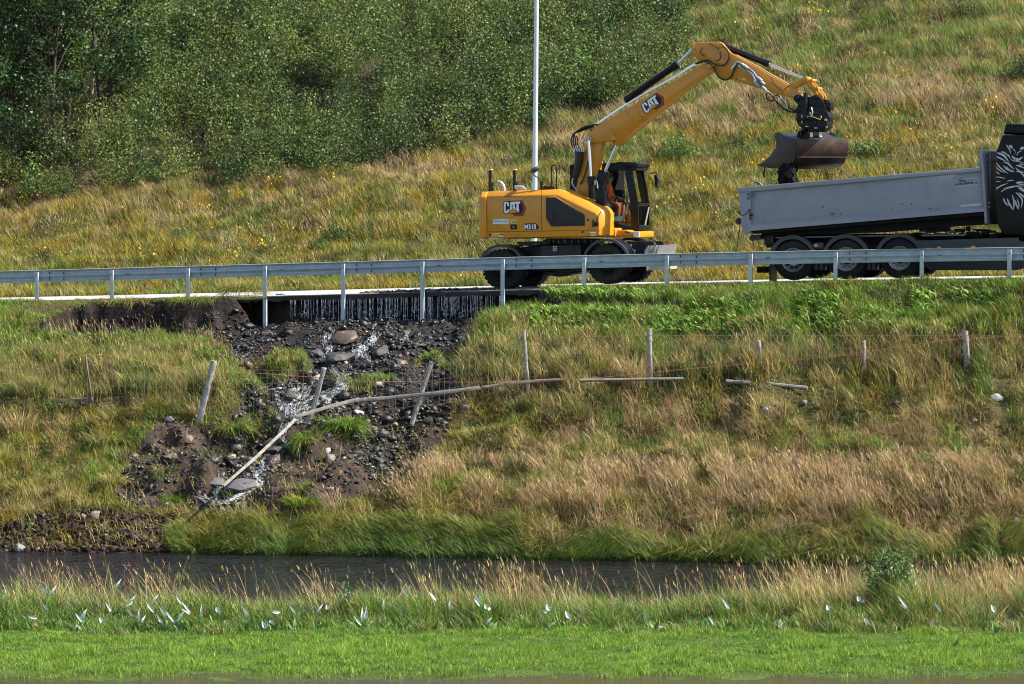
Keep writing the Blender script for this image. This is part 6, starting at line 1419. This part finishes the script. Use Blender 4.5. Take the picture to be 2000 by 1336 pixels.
r_ = rng.random(len(x)); ld = np.where(r_ < .45, ta, np.where(r_ < .7, tid*6.28, W_LEAN))+rng.normal(0, .45, len(x))
o = blades('bank_grass', np.stack([x, y, z-.02], -1), h, rng.uniform(.008, .017, len(x)), ld, lean, tn, m_grass, 2, droop=np.where(lean > .8, .3, .12))
tag(o, 'matted green and straw coloured grass on the river bank below the road', 'grass', kind='stuff')
# tufts hanging over the broken edge and fallen sods
def tuft(px_, py_, n_, R_, hh, base, lab, Y=(84,103), lift=0., dr=.5, ln=(.3, 1.6), name='grass_tuft', w_=.012, grp=None):
    g = ground_at(px_, py_, *Y); g[2] += lift; a = rng.uniform(0, 6.28, n_); r = R_*np.sqrt(rng.random(n_)); P = np.stack([np.cos(a)*r, np.sin(a)*r*.8, -.03-.0*r+.10*(1-(r/R_)**2)], -1)
    t = np.array([base[rng.integers(len(base))] for _ in range(n_)], float)*rng.uniform(.75, 1.25, (n_, 1))
    o = blades(name, P, hh*rng.uniform(.5, 1.2, n_), rng.uniform(.7, 1.3, n_)*w_, a+rng.normal(0, .5, n_), rng.uniform(*ln, n_), t, m_grass, 4, droop=rng.uniform(.1, dr, n_)); o.location = g
    tag(o, lab, 'grass tuft', grp); return o
tuft(1022, 600, 700, .42, .22, [GREEN, OLIVE, DKGR], 'low mossy sod overhanging right of the dripping edge', dr=.9, w_=.009)
tuft(250, 590, 500, .6, .2, [OLIVE, STRAW, GREEN], 'thin grass fringe hanging over the left scarp', dr=.95, w_=.009)
tuft(380, 588, 500, .6, .2, [OLIVE, GREEN], 'green grass fringe hanging over the scarp under the third rail post', dr=.95, w_=.009)
tuft(472, 592, 900, .45, .42, [GREEN, STRAW, OLIVE], 'loose sod of grass hanging over the scarp left of the first hanging rail post', lift=.3, dr=.9)
tuft(676, 845, 900, .38, .36, [LUSH, GREEN], 'bright green grass sod stranded in the middle of the rubble', lift=.12, dr=.8)
tuft(598, 868, 500, .24, .36, [LUSH, GREEN, OLIVE], 'smaller green sod beside the stranded one, right of the lower rail', lift=.05, dr=.9)
tuft(455, 838, 700, .42, .36, [GREEN, LUSH, STRAW], 'long leaved green clump left of the cascade below the first leaning post', dr=.8)
tuft(215, 862, 500, .5, .42, [OLIVE, GREEN, STRAW], 'drooping grass clump above the left earth heap', dr=.8)
tuft(590, 985, 500, .35, .26, [LUSH, LUSH, YEL], 'small bright green clump at the foot of the gully')
tuft(340, 980, 500, .38, .22, [LUSH, GREEN], 'low bright green clump left of the slate slabs')
tuft(220, 945, 300, .3, .3, [STRAW, OLIVE], 'straw tuft on the left earth heap')
tuft(1880, 905, 1100, .42, .5, [STRAW, BROWN, PINK], 'drooping brown tussock on the right bank', dr=.95, ln=(.4,1.8))
tuft(385, 815, 260, .16, .42, [STRAW, PINK], 'dry straw tuft clinging to the foot of the first leaning post', dr=.9, ln=(.1,.8))
tuft(1240, 755, 360, .3, .8, [STRAW, PINK], 'tall dry grass clump at the foot of the upright post over the planks', dr=.2, ln=(.1,.6))
tuft(40, 850, 260, .3, .7, [PINK, STRAW], 'tall dry reddish grass clump at the left edge below the low rail', dr=.2, ln=(.1,.6))
# broad leaves along the top of the bank
def broad(px0, px1, py0, py1, n_, cols, name, lab, h0, h1, w0, w1, Y=(85,103)):
    Pn = rand_in(px0, px1, py0, py1, n_, *Y); kk = fbm(Pn[:,0], Pn[:,1], .9, 2, 230) > .42; Pn = Pn[kk]
    if py0 < 700: 
        dd_ = pdist(Pn[:,3], Pn[:,4], GULLY); Pn = Pn[dd_ < -3]
    m_ = len(Pn); t = np.array([cols[rng.integers(len(cols))] for _ in range(m_)], float)*rng.uniform(.8, 1.2, (m_, 1))
    o = blades(name, Pn[:, :3], rng.uniform(h0, h1, m_), rng.uniform(w0, w1, m_), W_LEAN+rng.normal(0, 1., m_), rng.uniform(.2, 1.1, m_), t, m_leaf, 4, droop=.3, sharp=.05); tag(o, lab, 'leaves', kind='stuff')
broad(1040, 2150, 572, 655, 9000, [(134,172,72), LUSH, (160,186,110)], 'broad_leaves', 'broad pale green leaves along the top of the right bank', .16, .38, .03, .05)
broad(-150, 470, 635, 720, 1600, [(120,146,56), LUSH], 'broad_leaves', 'broad green leaves on the left bank below the scarp', .12, .28, .025, .045)
broad(-80, 2100, 1196, 1232, 2600, [(96,132,50), (120,152,70), (84,116,46), (140,160,104)], 'verge_leaves', 'broad leaved weeds low in the near verge', .12, .34, .02, .05, Y=(66,74))
broad(-60, 1250, 1168, 1226, 900, [(150,168,136), (168,182,156), (120,146,90)], 'silver_leaves', 'small silvery leaves scattered through the near verge', .10, .26, .012, .03, Y=(66,74))
# tall seeding grass in front of and behind the fence
def stalks(name, lab, Pn, h0, h1, cols, w_=.006, lean0=.1, lean1=.6, head=True):
    m_ = len(Pn); t = np.array([cols[rng.integers(len(cols))] for _ in range(m_)], float)*rng.uniform(.8, 1.2, (m_, 1)); h = rng.uniform(h0, h1, m_); ld = tuss(Pn[:,0], Pn[:,1], .5, 550)[2]*2.4-1.2+W_LEAN+rng.normal(0, .6, m_); ln = rng.uniform(lean0, lean1, m_)
    o = blades(name, Pn[:, :3], h, rng.uniform(.8, 1.3, m_)*w_, ld, ln, t, m_grass, 4, droop=.05, sharp=.3); tag(o, lab, 'grass', kind='stuff')
    if head:
        T_ = Pn[:, :3]+np.stack([np.cos(ld)*h*ln, np.sin(ld)*h*ln, h*(1-.05*(1+ln))], -1); d = np.stack([np.cos(ld)*ln*.5, np.sin(ld)*ln*.5, np.ones(m_)], -1); hl = rng.uniform(.05, .12, m_)
        o = blades(name.replace('stalks', 'seed_heads'), T_-d*hl[:, None], hl*1.4, w_*rng.uniform(1.6, 2.6, m_), ld, ln, t*.95, m_grass, 2, droop=.1, sharp=.1); tag(o, 'seed heads of the '+lab, 'seed heads', kind='stuff')
Pn = rand_in(-100, 2100, 640, 770, 7000, 86, 101); dd_ = pdist(Pn[:,3], Pn[:,4], GULLY); Pn = Pn[(dd_ < -4)]
kk = fbm(Pn[:,0], Pn[:,1], .8, 2, 240) > .47; Pn = Pn[kk]
for p_ in POSTS: Pn = Pn[~((abs(Pn[:,3]-p_[1][0]) < 12) & (Pn[:,4] > p_[1][1]-45) & (Pn[:,4] < p_[1][1]+40))]
stalks('fence_stalks', 'tall bleached grass stalks along the sheep fence', Pn, .28, .62, [STRAW, STRAW, OLIVE, PINK, BROWN], .007)
Pn = rand_in(640, 2100, 920, 1010, 11000, 83, 90); Pn = Pn[fbm(Pn[:,0], Pn[:,1], .7, 2, 241) > .46]; stalks('bank_foot_stalks', 'bleached pinkish grass stalks at the foot of the bank above the sedge', Pn[(pdist(Pn[:,3], Pn[:,4], GULLY) < -3)], .3, .62, [PINK, PINK, STRAW, (190,160,120)], .008, .2, .9)
# sedge fringe that droops over the water
n = 60000; px = rng.uniform(325, 2150, n); x = (px-1000)/F*86; ys = yshore(x); lump_ = fbm(x, x*0+3, .8, 2, 260); y = ys+rng.uniform(-.12, .75, n); z = np.maximum(H(x, y), WATER); dens = .45+.9*lump_-.5*sst(1530, 1700, px)*(lump_ < .55)
k = rng.random(n) < dens; x, y, z, ys, px, lump_ = [q[k] for q in (x, y, z, ys, px, lump_)]; fr = sst(.55, .0, y-ys); cl = fbm(x, y, .9, 2, 261)
ang = np.where(fbm(x, x*0+9, .9, 1, 262) > .5, 0., math.pi)+rng.normal(0, .5, len(x))-.9*fr*np.sign(rng.random(len(x))-.0)*.6
tn = mixc([BLUE, GREEN, DKGR, (136,146,62), STRAW, PINK, (176,120,60)], [1.0*fr*sst(330,500,px), 1.6+fr, .5*fr, 1.6*(1-fr)+.4, .5*(1-fr)*sst(.4,.6,cl), .15*(1-fr)+.6*sst(1500,1700,px), .5*gauss(px, 1840, 60)+.25*gauss(px,1440,40)])
o = blades('sedge', np.stack([x, y, z-.03], -1), (.30+.24*lump_)*rng.uniform(.6, 1.3, len(x)), rng.uniform(.007, .014, len(x)), ang, rng.uniform(.25, 1.0, len(x)), tn, m_grass, 4, droop=rng.uniform(.1, .42, len(x)))
tag(o, 'lush sedge drooping over the far edge of the river', 'sedge', kind='stuff')

# ---------------------------------------------------------------- near bank: lawn, verge, tall weeds
n = 330000; y = 62.4+7.5*rng.random(n)**.9; x = rng.uniform(-10.3, 10.3, n)*(y/70*1.05); z = H(x, y); a1 = fbm(x, y, .8, 3, 301); a2 = fbm(x, y, .25, 2, 302); wet = sst(63.7, 62.5, y+(a1-.5)*1.8)
k = rng.random(n) > wet*.75; x, y, z, a1, a2, wet = [q[k] for q in (x, y, z, a1, a2, wet)]
tn = mixc([(116,154,46), (138,170,60), (92,130,42), (168,180,90), (104,122,56)], u=bundle(tuss(x, y, .14, 540)[2], .5), wts=[1.0+0*x, 2.4*sst(.42,.62,a1), .5+2.2*sst(.48,.62,a2)*sst(.6,.45,a1), .22+0*x, .15+3*wet])
o = blades('lawn_grass', np.stack([x, y, z-.005], -1), (.02+.11*sst(.2,.8,a2)*sst(.2,.75,a1))*rng.uniform(.6, 1.6, len(x)), rng.uniform(.005, .010, len(x)), rng.uniform(0, 6.28, len(x)), rng.uniform(.1, .9, len(x)), tn, m_grass, 2)
tag(o, 'short bright green lawn in the foreground', 'grass', kind='stuff')
n = 260000; x = rng.uniform(-12, 12, n); y = rng.uniform(68.4, 76.2, n); px = 1000+F*x/y; a1 = fbm(x, y, 1.0, 3, 311); a2 = fbm(x, y, .4, 2, 312)
tall = np.interp(px, [0,200,400,640,900,1050,1250,1480,1600,1800,1900,2050], [.62,.6,.55,.5,.6,.62,.45,.6,.85,.9,.7,.95])
dens = sst(68.5, 69.6, y+(a1-.5)*1.4)*(1-.94*sst(71.0, 72.8, y-(tall-.55)*2.2+(a1-.5)*1.6)); k = rng.random(n) < dens; x, y, px, a1, a2, tall = [q[k] for q in (x, y, px, a1, a2, tall)]; z = H(x, y)
g = sst(72.5, 70, y+(a2-.5)*2)
tn = mixc([(92,128,44), (116,146,56), OLIVE, STRAW, PINK, (128,148,112), DKGR], u=bundle(tuss(x, y, .3, 560)[2], .5), wts=[1.5*g+.6, 1.1*g+.6, .6, .22+.3*(1-g)+.9*sst(1500,1620,px), .12+.3*(1-g)+.8*sst(1500,1620,px), .35+0*x, .6*g])
h = (.10+.40*sst(.25,.75,a1)+.34*sst(.25,.75,a2))*tall/.6*rng.uniform(.5, 1.35, len(x))*(.35+.65*sst(68.8, 70.4, y))*.85
o = blades('verge_grass', np.stack([x, y, np.maximum(z, WATER)-.02], -1), h, rng.uniform(.007, .015, len(x)), W_LEAN+rng.normal(0, 1.5, len(x)), rng.uniform(.1, .95, len(x)), tn, m_grass, 3)
tag(o, 'mixed long grass and weeds on the near river bank behind the lawn', 'grass', kind='stuff')
Q = []
for c0, s_, m_, y0, y1 in ((90,60,90,70,73),(230,90,110,70,73),(320,18,40,70,73),(400,70,50,70,73),(560,60,26,70,72),(640,14,30,70,72),(700,60,20,70,72),(850,20,50,70,73),(900,40,40,70,73),(1000,28,150,70,73.5),(1065,22,70,70,73),(1130,60,40,70,73),(1230,90,22,70,72),(1380,50,40,70,73),(1455,20,30,70,73),(1500,60,40,70,73),(1600,45,300,70,75.5),(1700,80,170,70,75),(1850,60,120,70,74.5),(1960,55,480,70,76),(2050,50,300,70,76)):
    px = rng.normal(c0, s_, m_); y = rng.uniform(y0, y1, m_); x = (px-1000)/F*y; Q.append(np.stack([x, y, np.maximum(H(x, y), WATER)], -1))
Q = np.concatenate(Q); stalks('verge_stalks', 'tall bleached grass stalks on the near bank in front of the river', Q, .55, 1.15, [STRAW, STRAW, PINK, (170,120,80), OLIVE, (196,168,120)], .0075, .1, .65)
m_thst = mat('thistle_stem', (.10,.085,.05), rough=.8); m_pur = mat('purple_flower', (.36,.07,.30), rough=.7); m_head = mat('dark_seed_head', (.07,.035,.03), rough=.9)
def thistle(px_, py_, kind, Y, lab):
    t = at(px_, py_, Y); x0 = t[0]+rnd.uniform(.02, .16); g = Vector((x0, Y, H1(x0, Y))); g.z = max(g.z, WATER); root = empty('thistle', g); tag(root, lab, 'thistle', 'thistles on the near bank')
    top = Vector(t)-g; w = MB(); w.tube(smooth_path([(0,0,-.05), (top.x*.3, 0, top.z*.5), tuple(top)], 5), .0055, 5); w.build('stem', m_thst, root)
    w = MB(); w.lathe([(.004,-.03),(.020,-.02),(.024,0),(.014,.014),(.002,.018)], tuple(top), 'z', 8)
    if kind == 'p':
        for k in range(16): a = k*.39; w.tube([(top.x, top.y, top.z), (top.x+.034*math.cos(a), top.y+.034*math.sin(a), top.z+.035)], [.010,.006], 3, 1)
    w.build('flower_head', [m_head, m_pur], root)
for px_, py_, kd, Y, lab in ((842,1053,'p',72.4,'tall thistle with a purple flower standing alone against the sedge'),(242,1107,'p',72.4,'thistle with the largest purple flower on the left against the water'),(252,1108,'p',72.2,'thistle with a purple flower leaning on its larger twin at the left'),(93,1072,'p',72.8,'tall thistle with a small pink head on the far left'),(203,1074,'p',73,'tall thin thistle rising in front of the mud bank on the left'),
    (189,1147,'p',72,'low thistle with a pink flower between the white leaves on the left'),(291,1140,'p',72,'low pinkish thistle at the right of the left purple flowers'),(439,1122,'d',72.2,'brown headed thistle, left one of the pair against open water'),(457,1125,'d',72.1,'brown headed thistle, right one of the pair against open water'),(412,1146,'d',72.1,'short brown headed thistle left of the pair against open water'),
    (810,1073,'d',72.5,'brown headed thistle just left of the tall purple one'),(750,1103,'d',72.3,'dark purple headed thistle in the middle of the river view'),(727,1120,'d',72.2,'brown thistle left of the dark purple headed one'),(711,1118,'d',72.2,'thin brown thistle left of the two middle ones'),(926,1098,'d',72.5,'thin brown thistle right of the tall purple one'),(106,1098,'d',72.6,'brown headed thistle on the left beside the tall pink one'),(268,1112,'d',72.4,'brown headed thistle right behind the largest purple flower'),(178,1125,'d',72.4,'brown thistle left of the low pink one')):
    thistle(px_, py_, kd, Y, lab)
m_white = mat('white_leaf_underside', (.70,.75,.70), rough=.7, noise=.08, nscale=30, bump=.3)
m_lfg = mat('fresh_leaf', (.12,.22,.05), rough=.6)
def white_plant(px_, py_, kind, Y=69.2, lab=None):
    t = at(px_, py_, Y); g = Vector((t[0]+rnd.uniform(-.05,.05), Y, H1(t[0], Y))); root = empty('white_leaved_plant', g); tag(root, lab or 'plant in the near verge with pale leaves turned white side up', 'plant', 'white leaved plants in the verge')
    c = Vector(t)-g; rr = random.Random(int(px_*13+py_))
    def leaf(base, dirv, L, wd, m):
        w = MB(); d = Vector(dirv).normalized(); s1 = d.cross(Vector((rr.uniform(-.3,.3), -1, rr.uniform(-.2,.3)))).normalized(); nrm = s1.cross(d); vs = []; n_ = 7
        for k in range(n_):
            q = k/(n_-1); ww = wd*math.sin(math.pi*(q**.75*.9+.08))**1.1*(1+.12*math.sin(q*17+px_)); cc = base+d*(L*q)+nrm*(.08*L*math.sin(q*3.1)); vs += [cc-s1*ww+nrm*ww*.5, cc, cc+s1*ww+nrm*ww*.45]
        w.add(vs, [(k*3+i, k*3+i+1, k*3+4+i, k*3+3+i) for k in range(n_-1) for i in range(2)]); return w.build('leaf', m, root, angle=80)
    D = {'\\': (-.62, 0, .78), 'i': (.03, 0, 1), '/': (.6, 0, .8), '-': (-.95, 0, .2), 'o': (-.3, 0, .5)}[kind]; L = {'o': .13, '-': .2}.get(kind, .23)*rnd.uniform(.7, 1.2); wd = .042 if kind == 'o' else .022
    b0 = c-Vector(D).normalized()*L*.5; w = MB(); w.tube(smooth_path([(0, 0, -.03), (b0.x*.5, 0, b0.z*.5), tuple(b0)], 4), .005, 5); w.build('stalk', m_lfg, root)
    leaf(b0, D, L, wd, m_white)
    if rr.random() < .4: leaf(b0+Vector((rr.uniform(-.05,.05), .02, -.03)), (D[0]+rr.uniform(-.7,.7), rr.uniform(-.3,.3), D[2]*.8), L*.7, wd*.8, m_white)
    for k in range(2): leaf(Vector((0, 0, .02)), (rr.uniform(-1,1), rr.uniform(-.5,.5), .9), .2, .035, m_lfg)
for px_, py_, kd in ((86,1150,'\\'),(103,1153,'/'),(88,1184,'\\'),(63,1206,'-'),(164,1198,'/'),(154,1206,'\\'),(212,1184,'\\'),(254,1196,'\\'),(272,1201,'i'),(293,1187,'\\'),(312,1208,'\\'),(332,1204,'\\'),(350,1172,'\\'),(363,1185,'\\'),(148,1225,'/'),(198,1212,'o'),(230,1140,'/'),(258,1172,'/'),(303,1170,'/'),(354,1201,'/'),
    (425,1190,'o'),(480,1193,'\\'),(530,1214,'o'),(516,1220,'o'),(572,1190,'\\'),(538,1193,'-'),(640,1185,'o'),(624,1188,'/'),(707,1200,'i'),(698,1212,'\\'),(716,1196,'i'),(750,1180,'i'),(845,1165,'\\'),(879,1182,'i'),(950,1184,'o'),(955,1213,'/'),(790,1155,'\\'),(934,1170,'\\'),(1070,1186,'o'),(1108,1200,'o'),(1417,1178,'\\'),(1520,1218,'o'),(1392,1215,'\\'),(1617,1186,'o'),(1677,1169,'o'),(1692,1213,'o'),(1940,1188,'o'),(1762,1175,'\\'),(1832,1186,'\\'),(1946,1243,'\\'),(1868,1296,'i'),(1286,1222,'-'),(1330,1222,'-')):
    special = {(394, 0): ''}
    white_plant(px_, py_, kd, Y=(66.5 if py_ > 1290 else 68.4 if py_ > 1240 else 69.2))
white_plant(394, 1192, 'i', 69.1, 'tall upright white leaf standing alone, the brightest of the verge')
white_plant(318, 1192, '\\', 69.1, 'large white leaf folded over beside the dark green leaves on the left')
def leafy(px_, py_, Hh, R_, nl, lab, base, size=.07, Y=70.6):
    q = at(px_, py_, Y); bush_g = np.array([q[0], Y, H1(q[0], Y)]); root = empty('leafy_shrub', bush_g); tag(root, lab, 'shrub'); w = MB(); C = []
    for s_ in range(max(3, nl//60)):
        a = rng.uniform(0, 6.28); r = R_*rng.random(); tx, ty, tz = math.cos(a)*r-.12, math.sin(a)*r*.7, Hh*rng.uniform(.55, 1.05); w.tube([(0,0,-.03), (tx*.5, ty*.5, tz*.55), (tx, ty, tz)], [.008,.006,.003], 4)
        for k in range(60): t = .25+.75*rng.random(); C.append((tx*t+rng.normal(0,.045), ty*t+rng.normal(0,.045), tz*t+rng.normal(0,.03)))
    C = np.array(C); t = np.tile(np.array(base, float), (len(C), 1))*rng.uniform(.6, 1.35, (len(C), 1)); fl = rng.random(len(C)) < .12; t[fl] = (176,196,160)
    leaves('foliage', C, size, t, m_leaf, parent=root, asp=.35, up=.8); w.build('stem', m_thst, root)
leafy(1745, 1222, 1.25, .62, 6500, 'bushy green willow shrub on the near bank at the right', (82,116,52))
leafy(682, 1205, .78, .14, 420, 'slender leafy plant in the middle of the near bank', (92,118,70))
leafy(6, 1210, .62, .16, 500, 'grey leaved plant at the left edge of the near bank', (110,132,104))
leafy(250, 1222, .22, .5, 1500, 'low dark green leafy patch at the edge of the lawn on the left', (58,98,34), .06, 70.4)
leafy(1000, 1212, .35, .35, 700, 'low green leafy weeds right of the middle of the verge', (88,124,46), .06, 70.9)
leafy(1450, 1205, .42, .22, 800, 'leafy green weed left of the willow shrub on the near bank', (100,140,50), .09, 71.0)
leafy(1520, 1205, .35, .5, 900, 'grey green herb left of the willow shrub by the water', (110,128,96), .05, 71.4)
leafy(1900, 1215, .35, .45, 900, 'low grey green herbs right of the willow shrub', (104,134,76), .055, 71.0)
